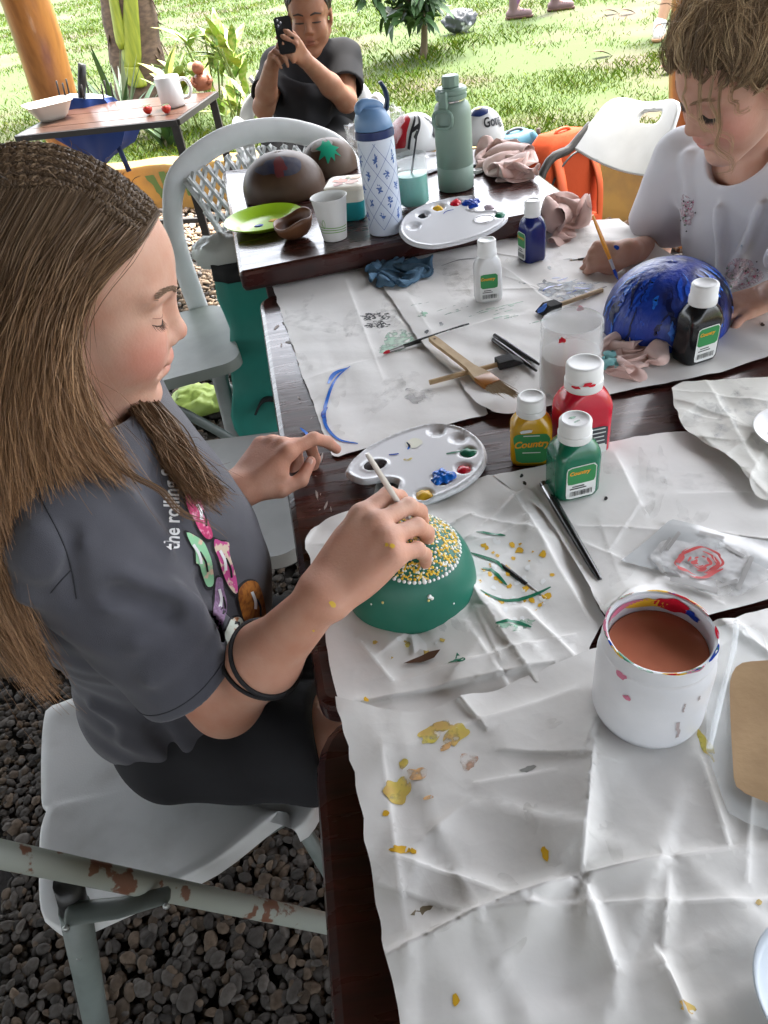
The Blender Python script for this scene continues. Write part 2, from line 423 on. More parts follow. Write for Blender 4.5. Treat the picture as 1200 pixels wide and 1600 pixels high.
# ---- pebbles
def pebble_field():
    rg = np.random.RandomState(11); me = []
    bm = bmesh.new(); bmesh.ops.create_icosphere(bm, subdivisions=2, radius=1); bv, bf = bmg(bm); bf = np.array(bf)
    bm = bmesh.new(); bmesh.ops.create_icosphere(bm, subdivisions=1, radius=1); cv, cf = bmg(bm); cf = np.array(cf)
    pts = []
    def scatter(x0, x1, y0, y1, dens, s0, s1, hi):
        n = int((x1 - x0) * (y1 - y0) * dens)
        for i in range(n):
            x, y = rg.uniform(x0, x1), rg.uniform(y0, y1); pts.append((x, y, rg.uniform(s0, s1) * (1 + 0.5 * (rg.rand() < .12)), hi))
    scatter(-0.80, -0.04, 0.24, 0.74, 10500, .0052, .0105, True)
    scatter(-1.0, -0.02, 0.74, 1.0, 8000, .0055, .011, False)
    scatter(-1.0, .2, 1.0, 1.5, 6500, .0058, .0115, False)
    scatter(-.02, .5, .2, 1.0, 2500, .007, .012, False)
    scatter(-1.2, 0.1, 1.5, 3.1, 2600, .007, .014, False)
    scatter(-1.9, 0.3, 3.1, 5.0, 1700, .009, .017, False)
    scatter(0.5, 1.7, 1.0, 3.8, 900, .010, .018, False)
    V = []; Fc = []; C = []; nv = 0
    wx = np.array([p[0] for p in pts]); wy = np.array([p[1] for p in pts])
    for (x, y, s, hi) in pts:
        v0, f0 = (bv, bf) if hi else (cv, cf)
        ax = np.array([rg.uniform(.9, 1.55), rg.uniform(.75, 1.1), rg.uniform(.45, .75)]) * s
        v = v0 * ax
        v = v + 0.16 * s * np.sin(v0[:, [1, 2, 0]] * 2.1 + rg.rand(3) * 6)
        a = rg.rand() * 6.28; b = rg.normal() * .35; ca, sa, cb, sb = math.cos(a), math.sin(a), math.cos(b), math.sin(b)
        Rm = np.array([[ca, -sa, 0], [sa, ca, 0], [0, 0, 1]]) @ np.array([[1, 0, 0], [0, cb, -sb], [0, sb, cb]])
        v = v @ Rm.T; z = rg.uniform(-.004, .010) if hi else rg.uniform(-.004, .008)
        V.append(v + np.array([x, y, z])); Fc.append(f0 + nv); nv += len(v)
        tan = np.clip((y - 2.5 + 0.3 * rg.randn()) / 0.8, 0, 1)  # tan share grows toward the kerb: daylight there and drier stones, put into colour
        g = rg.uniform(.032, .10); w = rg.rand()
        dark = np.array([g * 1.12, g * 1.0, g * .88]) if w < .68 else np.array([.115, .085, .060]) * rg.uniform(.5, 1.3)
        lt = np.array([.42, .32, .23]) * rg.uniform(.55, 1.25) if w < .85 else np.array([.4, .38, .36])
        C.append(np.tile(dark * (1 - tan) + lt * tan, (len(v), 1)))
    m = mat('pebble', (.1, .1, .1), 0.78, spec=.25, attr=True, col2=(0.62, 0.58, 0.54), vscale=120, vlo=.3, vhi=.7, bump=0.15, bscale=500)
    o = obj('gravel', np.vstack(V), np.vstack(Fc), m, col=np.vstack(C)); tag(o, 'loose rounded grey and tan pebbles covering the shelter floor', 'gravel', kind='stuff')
pebble_field()

# ---- grass
def grass():
    rg = np.random.RandomState(5); n = 260000
    # denser towards the camera; only where the lawn shows
    d = 3.9 + 22.0 * rg.rand(n) ** 1.9; ang = rg.uniform(-0.66, 0.60, n)
    x = d * np.sin(ang) + .3; y = d * np.cos(ang) 
    yw = np.interp(x, wall_pts[::1, 0], wall_pts[:, 1]); k = y > yw + 0.06
    x, y, d = x[k], y[k], d[k]
    nz = vnoise(x, y, 0.9, 2) + 0.5 * vnoise(x, y, 2.7, 4)
    # worn muddy places
    mud = np.zeros(len(x))
    for (px, py, r) in ((1010, 45, .5), (960, 25, .7), (930, 90, .35), (770, 85, .6), (620, 85, .35), (20, 120, .5), (590, 60, .3), (1040, 130, .25), (430, 15, .3), (150, 100, .3), (0, 160, .7), (860, 60, .4), (700, 15, .3), (300, 150, .35)):
        c = at(px, py, LAWN); mud = np.maximum(mud, np.clip(1.3 - np.hypot(x - c[0], (y - c[1]) * .8) / r, 0, 1))
    keep = rg.rand(len(x)) > np.clip(mud * .93 + np.clip(nz - .12, 0, 1) * 2.2, 0, .95)
    x, y, d, nz = x[keep], y[keep], d[keep], nz[keep]; n = len(x)
    h = rg.uniform(.012, .030, n) * (1 + .5 * (nz < -.2)) * (.75 + d / 22); w = rg.uniform(.0016, .0034, n) * (0.5 + d / 8)
    tb = at(660, 88, LAWN); near = np.exp(-((x - tb[0]) ** 2 + (y - tb[1]) ** 2) / .35 ** 2); h *= 1 + 2.2 * near
    a = rg.rand(n) * 6.28; le = rg.uniform(.05, .7, n) * h; b = rg.rand(n) * 6.28
    z = np.full(n, LAWN - .004)
    p0 = np.stack([x - np.cos(a) * w, y - np.sin(a) * w, z], 1); p1 = np.stack([x + np.cos(a) * w, y + np.sin(a) * w, z], 1)
    p2 = np.stack([x + np.cos(b) * le + np.cos(a) * w * .5, y + np.sin(b) * le + np.sin(a) * w * .5, z + h * .75], 1)
    p3 = np.stack([x + np.cos(b) * le * 1.9, y + np.sin(b) * le * 1.9, z + h], 1)
    v = np.stack([p0, p1, p2, p3], 1).reshape(-1, 3); i = np.arange(n)[:, None] * 4
    f = np.vstack([i + np.array([[0, 1, 2]]), i + np.array([[0, 2, 3]])])
    base = np.array([.072, .130, .008]) * rg.uniform(.75, 1.25, (n, 1)); ye = np.array([.125, .158, .013]) * rg.uniform(.8, 1.15, (n, 1)); br = np.array([.17, .14, .07])
    q = rg.rand(n, 1); c = np.where(q < .62, base, np.where(q < .965, ye, br)); c = np.repeat(c, 4, 0)
    m = mat('grass_blade', (.1, .2, .03), 0.85, attr=True, spec=.08)
    o = obj('grass', v, f, m, col=c, smooth=False); tag(o, 'short bright green trampled grass of the lawn', 'grass', kind='stuff')
grass()
# ================================================================== TABLES
mahog = mat('mahogany_varnish', (0.055, 0.014, 0.011), 0.22, col2=(0.025, 0.008, 0.007), vscale=9, vdetail=8, stretch=(1.2, 9, 4), bump=0.12, bscale=25, coat=0.35, rough2=0.38)
scuff = mat('varnish_scuff', (0.33, 0.27, 0.24), 0.6)
def dark_table(label, corners, z, th, radii, inset=0.07, apron=True, legh=None):
    c = np.mean([p[:2] for p in corners], 0)
    t = thing('dining_table', label, 'table', (c[0], c[1], 0))
    out = roundpoly(corners, radii)
    secs = [(inset2d(out, .012), z - th), (inset2d(out, .003), z - th + .004), (out, z - th + .010), (out, z - .008), (inset2d(out, .002), z - .003), (inset2d(out, .008), z)]
    obj('tabletop', *loftg(secs), mahog, t, sharp=14, world=True)
    C = [np.array(p[:2]) for p in corners]; ins = []
    for i in range(4):
        a = nrm(C[i - 1] - C[i]); b = nrm(C[(i + 1) % 4] - C[i]); ins.append(C[i] + (a + b) * inset)
    for i in range(4):
        mb = MB(); p = ins[i]
        mb.add(*loftg([([(p[0] + x * s, p[1] + y * s) for x, y in rrect(.056, .056, .008, 3)], zz) for s, zz in ((.8, 0.0), (1.0, .35), (1.0, z - th + .0005))]))
        mb.build('leg', mahog, t, world=True)
    for i in range(4):
        a, b = ins[i], ins[(i + 1) % 4]; d = nrm(b - a); a2, b2 = a + d * .03, b - d * .03; n = np.array([-d[1], d[0]]) * .011
        out2 = [a2 - n, b2 - n, b2 + n, a2 + n]
        obj('apron', *prismg(out2, z - th - .075, z - th + .0008), mahog, t, smooth=False, world=True)
    return t
_A = at(403, 464, T); _B = at(497, 1108, T)
mid_c = [(_A[0], _A[1]), (_B[0], _B[1]), (0.675, _B[1]), (0.515, _A[1] + .06)]
dark_table('middle mahogany table with rounded corner, covered in paper, paint bottles and brushes', mid_c, T, .034, [.04, .02, .02, .05])
_F = at(486, 1135, T)
front_c = [(_F[0], _B[1] - .006), (_F[0] + .022, -0.42), (0.62, -0.42), (0.62, _B[1] - .006)]
dark_table('nearest dark red table under the big crumpled sheet of paper', front_c, T - .001, .036, [.06, .04, .04, .03])
back_c = [at(347, 266, TB), at(371, 441, TB), at(912, 322, TB), at(782, 226, TB)]
back_c[2][1] = max(back_c[2][1], _A[1] + .07); back_c[1][1] = max(back_c[1][1], _A[1] + .01)
dark_table('glossy dark table at the back holding bottles, cups and gourd bowls', back_c, TB, .04, [.012, .012, .012, .012])

# ================================================================== PAPER
def seg_d(x, y, s):
    ax, ay, bx, by = s; dx, dy = bx - ax, by - ay; L2 = dx * dx + dy * dy + 1e-12
    t = np.clip(((x - ax) * dx + (y - ay) * dy) / L2, 0, 1); return np.hypot(x - ax - t * dx, y - ay - t * dy), t
paper_m = mat('white_craft_paper', (0.765, 0.752, 0.73), 0.6, col2=(0.69, 0.677, 0.65), vscale=7, vdetail=6, bump=0.10, bscale=90, bdetail=8, crease=[(7, .25, 'F1'), (19, .12, 'F1')])
paper_crum = mat('crumpled_white_paper', (0.765, 0.75, 0.725), 0.6, col2=(0.69, 0.675, 0.645), vscale=7, vdetail=6, bump=0.10, bscale=90, bdetail=8, crease=[(6, .50, 'F1'), (15, .26, 'F1'), (38, .10, 'F1')])
paper_old = mat('cream_craft_paper', (0.70, 0.69, 0.64), 0.6, col2=(0.62, 0.61, 0.56), vscale=6, vdetail=6, bump=0.12, bscale=80, bdetail=8, crease=[(14, .35, 'F1'), (34, .25, 'F1')])
PAPERS = {}
def paper(key, label, px, z0, creases=(), seed=0, nrand=12, amp=0.0022, step=0.0055, m=None, wob=0.002, lift=(), cat='paper', wav=.0015, facet=.0010):
    rg = np.random.RandomState(seed); W = np.array([at(x, y, T)[:2] for x, y in px])
    B = resample(W, 0.012, True); B = B + rg.randn(len(B), 2) * wob * .35
    lo, hi = B.min(0), B.max(0); cr = []
    for (x0, y0, x1, y1, a, w) in creases:
        p, q = at(x0, y0, T), at(x1, y1, T); cr.append((p[0], p[1], q[0], q[1], a, w))
    for i in range(nrand):
        p = lo + rg.rand(2) * (hi - lo); a = rg.rand() * 6.28; L = rg.uniform(.05, .22)
        cr.append((p[0], p[1], p[0] + L * math.cos(a), p[1] + L * math.sin(a), amp * rg.uniform(.4, 1.3), rg.uniform(.003, .012)))
    ph = rg.rand(8) * 7; tri = [(rg.rand() * 3.14, rg.uniform(6, 22), rg.rand(), facet * rg.uniform(.4, 1.2), rg.rand() * 6, rg.rand() * 6) for _ in range(9)]
    bumps = [(at(x, y, T), r, hgt) for x, y, r, hgt in lift]
    def h(x, y):
        z = np.zeros_like(x); zm = np.zeros_like(x)
        for ci, c in enumerate(cr):                              # each fold is steep on one side and runs out gently on the other
            d, t = seg_d(x, y, c[:4]); sd = np.sign((c[2] - c[0]) * (y - c[1]) - (c[3] - c[1]) * (x - c[0])); e_ = c[4] * np.exp(-d / (c[5] * np.where(sd > 0, .35, 1.9))) * (0.55 + 0.45 * np.sin(t * 3.14))
            if ci < len(creases): zm = np.maximum(zm, e_)
            else: z += e_
        z += zm
        z += wav * (np.sin(x * 23 + ph[0]) * np.sin(y * 19 + ph[1]) + 1.0)
        for a_, fr, p0, am, q0, q1 in tri:        # sharp straight creases that fade in and out
            u = (x * math.cos(a_) + y * math.sin(a_)) * fr + p0; t_ = np.abs(u - np.floor(u) - .5) * 2; win = np.clip(.5 + .9 * np.sin(x * 11 + q0) * np.sin(y * 13 + q1), 0, 1); z += am * t_ * win
        for p, r, hg in bumps: z += hg * np.exp(-((x - p[0]) ** 2 + (y - p[1]) ** 2) / r ** 2)
        return z0 + np.maximum(z, 0)
    ex = []
    for c in cr[:len(creases) + 14]:
        p, q = np.array(c[:2]), np.array(c[2:4]); L = np.linalg.norm(q - p); nn = np.array([-(q - p)[1], (q - p)[0]]) / L
        for s in np.arange(0, 1.0001, .0045 / L):
            for o_ in (-.006, -.0022, 0, .0012, .0032): ex.append(p + (q - p) * s + nn * o_)
    v2, f = sheet2d(B, step, seed, extra=np.array(ex))
    v = np.column_stack([v2, h(v2[:, 0], v2[:, 1])])
    root = thing('paper_sheet', label, cat, (W.mean(0)[0], W.mean(0)[1], z0), group=None)
    obj('sheet', v, np.array(f), m or (paper_crum if facet > .0015 else paper_m), root, world=True)
    PAPERS[key] = (root, h); return root
def stain(key, outline_px, m, lift=0.0004, step=0.0026, name='paint_stain'):
    root, h = PAPERS[key]; W = np.array([at(x, y, T)[:2] for x, y in outline_px])
    v2, f = sheet2d(W, step)
    return obj(name, np.column_stack([v2, h(v2[:, 0], v2[:, 1]) + lift]), f, m, root, world=True)
def stroke(key, pts_px, w, m, lift=0.0008, name='paint_stroke'):
    root, h = PAPERS[key]; P = smooth_path(np.array([at(x, y, T)[:2] for x, y in pts_px]), 6)
    n = len(P); ww = np.broadcast_to(w, (n,)) * (0.25 + np.sin(np.linspace(.15, 3.0, n)) * .85)
    v2, f = ribbon_mesh(P, ww)
    return obj(name, np.column_stack([v2, h(v2[:, 0], v2[:, 1]) + lift]), f, m, root, world=True)
P_yel = paint('paint_yellow', (0.72, 0.42, 0.03)); P_wht = paint('paint_white', (0.8, 0.8, 0.79)); P_grn = paint('paint_green', (0.012, 0.16, 0.085), 0.3)
P_red = paint('paint_red', (0.55, 0.012, 0.03), 0.25); P_blu = paint('paint_blue', (0.01, 0.05, 0.35), 0.25); P_lblu = paint('paint_bright_blue', (0.01, 0.14, 0.6), 0.2)
P_blk = paint('paint_black', (0.012, 0.012, 0.015), 0.35); P_org = paint('paint_orange_wash', (0.72, 0.42, 0.17), 0.6, ragged=(110, .38, .56, .1)); P_yw = paint('paint_yellow_wash', (0.68, 0.58, 0.10), 0.55, col2=(0.62, 0.40, 0.12), vscale=60, ragged=(95, .36, .52, .1))
P_gw = paint('paint_green_wash', (0.26, 0.52, 0.36), 0.6, col2=(0.48, 0.60, 0.50), vscale=50, ragged=(90, .40, .62, .0)); P_bw = paint('paint_blue_wash', (0.14, 0.24, 0.36), 0.6, col2=(0.36, 0.42, 0.48), vscale=60, ragged=(120, .35, .6, .0))
P_brn = paint('dry_leaf_brown', (0.09, 0.04, 0.02), 0.6)

Z = T + .0012
paper('left', 'smooth white sheet at the far left of the middle table with a blue ring stroke', [(425, 447), (500, 432), (620, 408), (660, 468), (700, 545), (740, 600), (765, 650), (640, 684), (520, 718), (470, 580)], Z,
      [(540, 440, 600, 600, .003, .02), (470, 600, 650, 545, .002, .02)], 1, 6, .0018, wav=.0008)
paper('right', 'wide white sheet on the middle table under the blue gourd bowl', [(574, 418), (760, 385), (905, 352), (966, 346), (1045, 402), (1120, 448), (1225, 512), (1222, 556), (1120, 590), (1000, 612), (860, 640), (800, 657), (772, 655), (745, 640), (710, 590), (660, 545), (612, 472)], Z + .0022,
      [(600, 560, 800, 500, .006, .016), (640, 470, 720, 600, .002, .02), (780, 420, 860, 480, .003, .015), (730, 590, 830, 655, .004, .02)], 2, 9, .002, wav=.001, lift=[(780, 640, .03, .006)])
paper('bowl', 'crumpled white sheet under the dotted green gourd bowl', [(478, 858), (484, 838), (512, 818), (600, 792), (700, 768), (768, 750), (800, 752), (850, 800), (900, 880), (945, 975), (925, 1010), (915, 1062), (760, 1095), (640, 1132), (548, 1158), (530, 1102), (515, 1030), (505, 960), (492, 905)], Z + .0012,
      [(640, 1070, 900, 1000, .005, .012), (800, 780, 925, 985, .006, .012), (820, 960, 900, 1040, .006, .010), (740, 1000, 800, 1090, .004, .014), (560, 1010, 620, 1080, .004, .012)], 3, 30, .0036, wav=.0012, facet=.0020)
paper('brush', 'white sheet right of the green paint bottle with a black brush on it', [(770, 752), (850, 735), (935, 704), (1000, 690), (1065, 682), (1150, 690), (1240, 705), (1240, 935), (1100, 975), (962, 998), (938, 975), (905, 900), (850, 815)], Z + .005,
      [(960, 720, 1000, 800, .003, .015), (830, 790, 950, 985, .004, .012), (930, 985, 1000, 935, .010, .014)], 4, 8, .002, wav=.001, lift=[(975, 955, .03, .008)])
paper('cream', 'cream coloured torn sheet at the right edge of the middle table', [(1046, 622), (1060, 612), (1150, 606), (1250, 600), (1250, 800), (1180, 800), (1140, 740), (1065, 690), (1052, 655)], Z + .0085,
      [(1100, 610, 1180, 760, .004, .014), (1060, 660, 1200, 700, .003, .02)], 5, 16, .003, m=paper_old, facet=.002)
paper('big', 'big crumpled white sheet spread over the nearest table', [(530, 1108), (640, 1132), (760, 1095), (905, 1035), (1000, 1005), (1130, 985), (1260, 940), (1300, 1200), (1320, 1640), (640, 1700), (632, 1620), (606, 1500), (585, 1380), (562, 1240)], Z + .0065,
      [(612, 1505, 760, 1438, .012, .012), (760, 1438, 905, 1392, .013, .012), (905, 1392, 1030, 1360, .010, .012), (1030, 1360, 1160, 1338, .006, .014), (925, 1180, 905, 1390, .014, .013), (905, 1390, 960, 1540, .010, .016),
       (905, 1240, 930, 1190, .008, .008), (1040, 1380, 1030, 1500, .008, .016), (1020, 1500, 1070, 1610, .010, .010), (600, 1180, 640, 1480, .003, .016), (640, 1180, 900, 1090, .004, .02), (1090, 1200, 1140, 1360, .006, .012), (660, 1330, 720, 1280, .004, .012), (820, 1290, 850, 1240, .003, .01)], 6, 40, .0032, step=.0055, wav=.0026, wob=.003, facet=.0018)
# marks on the sheets
rg = np.random.RandomState(31)
for k in range(70):                               # dirt, pencil grey rubbings and faint wash over all sheets
    key, x0, x1, y0, y1 = [('left', 450, 640, 460, 690), ('right', 620, 1120, 400, 600), ('bowl', 540, 860, 800, 1080), ('brush', 860, 1180, 730, 950), ('big', 620, 1160, 1120, 1560), ('cream', 1070, 1190, 630, 720)][k % 6]
    stain(key, blob2d((rg.uniform(x0, x1), rg.uniform(y0, y1)), rg.uniform(6, 30), 900 + k, rough=.35, ax=(1.5, .6), ang=rg.rand() * 3), mat('paper_grime_%d' % (k % 3), [(.42, .41, .39), (.50, .47, .40), (.40, .42, .45)][k % 3], .7, ragged=(55, .42, .80, .0, .22)), lift=.0003, name='smudge')
stroke('left', [(548, 580), (528, 595), (515, 620), (508, 645), (510, 668), (530, 690), (560, 697)], .0045, P_lblu)
stroke('left', [(545, 582), (524, 590), (514, 606)], .007, P_lblu); stroke('left', [(512, 640), (506, 650), (510, 664)], .006, P_blu)
stroke('left', [(470, 672), (482, 682), (490, 690)], .004, P_lblu)
for k, (x, y, r) in enumerate([(580, 500, 9), (592, 512, 8), (603, 498, 7), (575, 514, 6), (600, 510, 5), (590, 495, 4)]):
    stain('left', blob2d((x, y), r, 30 + k, rough=.5, ax=(1.3, .6)), mat('black_print_smear', (.02, .02, .022), .5, ragged=(220, .44, .52, .0)))
stain('left', blob2d((622, 537), 26, 41, rough=.3, ax=(1.1, .6), ang=-.4), P_gw); stain('left', blob2d((601, 552), 12, 42, rough=.3, ax=(1.2, .5)), P_gw)
stain('left', blob2d((655, 622), 20, 43, rough=.3, ax=(1.3, .6)), mat('paper_smudge', (.45, .44, .43), .7, ragged=(40, .4, .75, .0)))
stain('right', blob2d((660, 497), 9, 44, rough=.5, ax=(1, .6)), P_gw)
rg = np.random.RandomState(9)
for k in range(26):
    x, y = 880 + rg.randn() * 26, 456 + rg.randn() * 7; a = rg.uniform(-.5, .4); L = rg.uniform(8, 24)
    stroke('right', [(x, y), (x + L * .5, y + L * .5 * a + rg.randn()), (x + L, y + L * a)], rg.uniform(.002, .0045), [P_bw, P_blu, P_blk][k % 3])
stain('right', blob2d((882, 458), 42, 45, rough=.3, ax=(1.1, .38)), paint('faint_wash', (.45, .50, .56), .7, ragged=(60, .35, .75, .0)), lift=.0004)
for k in range(14):
    x, y = 745 + rg.randn() * 40, 497 + rg.randn() * 9; stroke('right', [(x, y), (x + 14, y - 5), (x + 30, y - 9)], rg.uniform(.002, .005), P_gw)
stroke('right', [(690, 420), (720, 412), (752, 408)], .0022, P_blk); stroke('right', [(880, 412), (905, 410)], .002, P_blk)
for k, (x, y) in enumerate([(667, 527), (690, 512), (858, 425), (1190, 515), (850, 447)]): stain('right', blob2d((x, y), 3, 60 + k, rough=.4), P_blk)
for k, (x, y) in enumerate([(815, 752), (819, 765), (945, 790)]): stain('brush', blob2d((x, y), 3, 70 + k, rough=.4), P_blk)
# the mess beside the green bowl
for k in range(62):
    a = rg.rand(); x = 745 + 115 * a + rg.randn() * 14; y = 905 + 55 * a + rg.randn() * 28 - (40 if k % 5 == 0 else 0)
    if x < 752 and y < 985: x = 755 + rg.rand() * 60
    stain('bowl', blob2d((x, y), rg.uniform(1.8, 5.5), 100 + k, n=9, rough=.5), [P_yel, P_yel, P_wht, P_yel, P_wht][k % 5], step=.004)
for q in ([(745, 848), (770, 850), (790, 852)], [(735, 880), (770, 890), (790, 903)], [(752, 940), (790, 950), (830, 942), (860, 930)], [(775, 992), (805, 985), (830, 992)], [(755, 905), (775, 910), (792, 925)]): stroke('bowl', q, .0035, P_grn)
for k, (x, y, r) in enumerate([(800, 994, 14), (826, 985, 9)]): stain('bowl', blob2d((x, y), r, 170 + k, ax=(1.6, .5), rough=.5), P_gw)
stain('bowl', [(715, 1032), (722, 1040), (730, 1048), (722, 1052), (700, 1048), (712, 1044)], P_grn)
for k in range(14): stain('bowl', blob2d((rg.uniform(560, 700), rg.uniform(1000, 1040)), rg.uniform(2, 5), 200 + k, n=9, rough=.5), [P_yw, P_wht][k % 2], step=.004)
leaf = [(632, 1048), (655, 1038), (672, 1030), (690, 1028), (680, 1040), (660, 1046)]
stain('bowl', leaf, P_brn, lift=.0025, name='dry_leaf'); stain('bowl', [(645, 1005), (652, 1002), (668, 1018), (670, 1030), (658, 1026), (650, 1034)], P_wht, lift=.003, name='paint_flake')
for k, (x, y, r, ax, an, m) in enumerate([(682, 1160, 20, (1.3, .7), -.5, P_yw), (712, 1168, 19, (1.3, .6), -.6, P_yw), (702, 1182, 8, (1.3, .6), -.5, P_org), (628, 1248, 22, (1, .85), .2, P_yw), (655, 1228, 15, (1, .7), -.3, P_org), (632, 1208, 8, (1, .8), 0, P_yw),
        (732, 1210, 13, (1, 1), -.9, mat('pale_rust_wash', (.58, .34, .22), .7, ragged=(100, .4, .65, .0))), (627, 1345, 10, (1.5, .7), .2, P_yel), (650, 1347, 5, (1, 1), 0, P_yel), (851, 1355, 8, (.7, 1.3), -.2, P_yel), (663, 1434, 12, (1.2, .5), -.5, mat('brown_flake', (.2, .16, .10), .7)), (715, 1578, 7, (.9, 1.2), 0, P_yel),
        (606, 1286, 5, (1, 1), 0, P_yel), (576, 1112, 4, (1, 1), 0, P_yel), (672, 1263, 6, (1.2, .6), -.2, P_org), (1100, 1180, 14, (.5, 1.8), -.5, P_yw), (1178, 1424, 5, (1, 1), 0, P_yw), (1064, 1592, 10, (1.2, 1), 0, P_yw), (827, 1219, 6, (2, .8), -.3, mat('grey_flake', (.3, .3, .28), .7))]):
    stain('big', blob2d((x, y), r, 300 + k, rough=.35, ax=ax, ang=an), m)
# scuffs and paint on the bare varnish, on the middle table's left rim
tt = bpy.data.objects['dining_table']
for k in range(26):
    y = rg.uniform(500, 1080); xl = np.interp(y, [470, 610, 730, 800, 1100], [410, 445, 478, 492, 502]); x = xl + rg.uniform(6, 34)
    W = np.array([at(a, b, T)[:2] for a, b in blob2d((x, y), rg.uniform(1.2, 4), 400 + k, n=8, rough=.5, ax=(1.8, .6), ang=rg.rand() * 3)])
    v2, f = sheet2d(W, .006); obj('scuff', np.column_stack([v2, np.full(len(v2), T + .0006)]), f, scuff, tt, world=True)
# ================================================================== THINGS ON THE TABLES
def place(px, py, z=None): 
    p = at(px, py, T if z is None else z); return p
ZP = T + .0065                                   # top of the paper layers
plastic_w = mat('white_plastic', (0.74, 0.74, 0.735), 0.35); cap_w = mat('bottle_cap_white', (0.72, 0.72, 0.71), 0.4, bump=.05, bscale=300)
lab_w = mat('label_white', (0.72, 0.73, 0.71), 0.5); lab_g = mat('label_green', (0.03, 0.23, 0.07), 0.5); ink = mat('label_ink', (0.05, 0.05, 0.05), 0.6); lab_o = mat('label_orange', (0.75, 0.33, 0.01), 0.5)
def paint_bottle(label, loc, rz, col, w=.046, d=.036, h=.098, kind='side', name='paint_bottle', smear=None):
    t = thing(name, label, 'bottle', loc, rz)
    m = mat('paint_in_bottle_' + label.split()[1] + label.split()[0], col, 0.22, coat=.25, col2=tuple(c * .85 for c in col), vscale=30)
    n = 6; hb = h * .76; rc = w * .30
    def rr(a, b, r): return rrect(a, b, min(r, a / 2 - .0005, b / 2 - .0005), n)
    cr = w * .30
    S = [(rr(w * .84, d * .80, .010), 0), (rr(w * .93, d * .92, .010), .002), (rr(w, d, .011), .007), (rr(w, d, .011), hb * .72), (rr(w * .97, d * .97, .012), hb * .80), (rr(w * .84, d * .88, .013), hb * .90), (rr(cr * 2.15, cr * 2.1, cr), hb * .99), (rr(cr * 1.9, cr * 1.9, cr), hb * 1.02)]
    obj('body', *loftg(S), m, t, sharp=60)
    z0 = hb * .985; ch = h - z0; mb = MB(); N = 40
    prof = [(cr * .8, z0), (cr * 1.12, z0), (cr * 1.16, z0 + .001), (cr * 1.16, z0 + ch * .35), (cr * 1.10, z0 + ch * .38), (cr * 1.10, z0 + ch - .002), (cr * 1.03, z0 + ch - .0004), (cr * .9, z0 + ch), (cr * .82, z0 + ch - .0012), (0, z0 + ch - .0012)]
    mb.lathe(prof, N); mb.build('cap', cap_w, t, sharp=50)
    # label on the front face (-y); lies proud of the body
    y = -d / 2 - .0005
    if kind == 'country':
        o2 = [(-.019, .018), (-.019, .022), (-.016, .006), (-.011, .002), (.011, .002), (.016, .006), (.019, .022), (.019, .040), (.015, .045), (-.015, .045), (-.019, .041)]
        o2 = np.array(o2[2:]) * np.array([w / .046, hb / .074]) * 1.05; v2, f = sheet2d(o2, .004)
        obj('label', np.column_stack([v2[:, 0], np.full(len(v2), y), v2[:, 1] + .006]), f, lab_g, t)
        v2, f = text_geo('Country', .0125, .25, .0004); obj('lettering', np.column_stack([v2[:, 0] * .93, np.full(len(v2), y - .0004), v2[:, 1] + v2[:, 0] * .06 + .034]), f, lab_o, t)
        for yy, wd in ((.0455, .018), (.0225, .020)):
            mb = MB(); mb.box((0, y - .0004, yy), (wd, .0002, .0011)); mb.build('printed_line', lab_w, t)
        v2, f = sheet2d(np.array(rrect(.014, .004, .001, 2)), .004); obj('label_sticker', np.column_stack([v2[:, 0] - .006, np.full(len(v2), y - .0004), v2[:, 1] + v2[:, 0] * .12 + .0515]), f, lab_w, t)
    elif kind == 'side':
        W, Hh = w * .66, hb * .60
        v2, f = sheet2d(np.array(rrect(W, Hh, .004, 4)), .005); obj('label', np.column_stack([v2[:, 0], np.full(len(v2), y), v2[:, 1] + hb * .38]), f, lab_w, t)
        v2, f = sheet2d(np.array(rrect(W - .002, Hh * .52, .003, 4)), .005); obj('label_band', np.column_stack([v2[:, 0], np.full(len(v2), y - .0003), v2[:, 1] + hb * .38 + Hh * .215]), f, lab_g if col[1] < .5 or col[0] > .5 else lab_g, t)
        v2, f = text_geo('Country', .0065, .2, .0002); obj('lettering', np.column_stack([v2[:, 0] - W * .08, np.full(len(v2), y - .0006), v2[:, 1] + hb * .38 + Hh * .30]), f, lab_o, t)
        mb = MB(); rg = np.random.RandomState(int(rz * 100) % 97)
        for i in range(16):
            wd = rg.uniform(.0004, .0012); x = -W * .36 + i * W * .72 / 15; mb.add([(x - wd / 2, y - .0006, hb * .13), (x + wd / 2, y - .0006, hb * .13), (x + wd / 2, y - .0006, hb * .22), (x - wd / 2, y - .0006, hb * .22)], [(0, 1, 2, 3)])
        mb.build('barcode', ink, t)
        for q in range(2): 
            mb = MB(); mb.box((-W * .1, y - .0006, hb * (.27 + .04 * q)), (W * (.55 - .15 * q), .0002, .0012)); mb.build('printed_line', ink, t)
    elif kind == 'black':
        v2, f = sheet2d(np.array(rrect(w * .42, hb * .34, .002, 3)), .006); obj('label', np.column_stack([v2[:, 0] + w * .16, np.full(len(v2), y), v2[:, 1] + hb * .34]), f, mat('label_dark', (.06, .06, .07), .5), t)
        v2, f = sheet2d(np.array(rrect(w * .42, hb * .2, .002, 3)), .006); obj('label_band', np.column_stack([v2[:, 0] + w * .16, np.full(len(v2), y - .0003), v2[:, 1] + hb * .14]), f, lab_w, t)
        for q in range(5):
            mb = MB(); mb.box((w * .16, y - .0006, hb * (.24 + .06 * q)), (w * (.34 - .03 * (q % 3)), .0002, .0014)); mb.build('printed_line', lab_w, t)
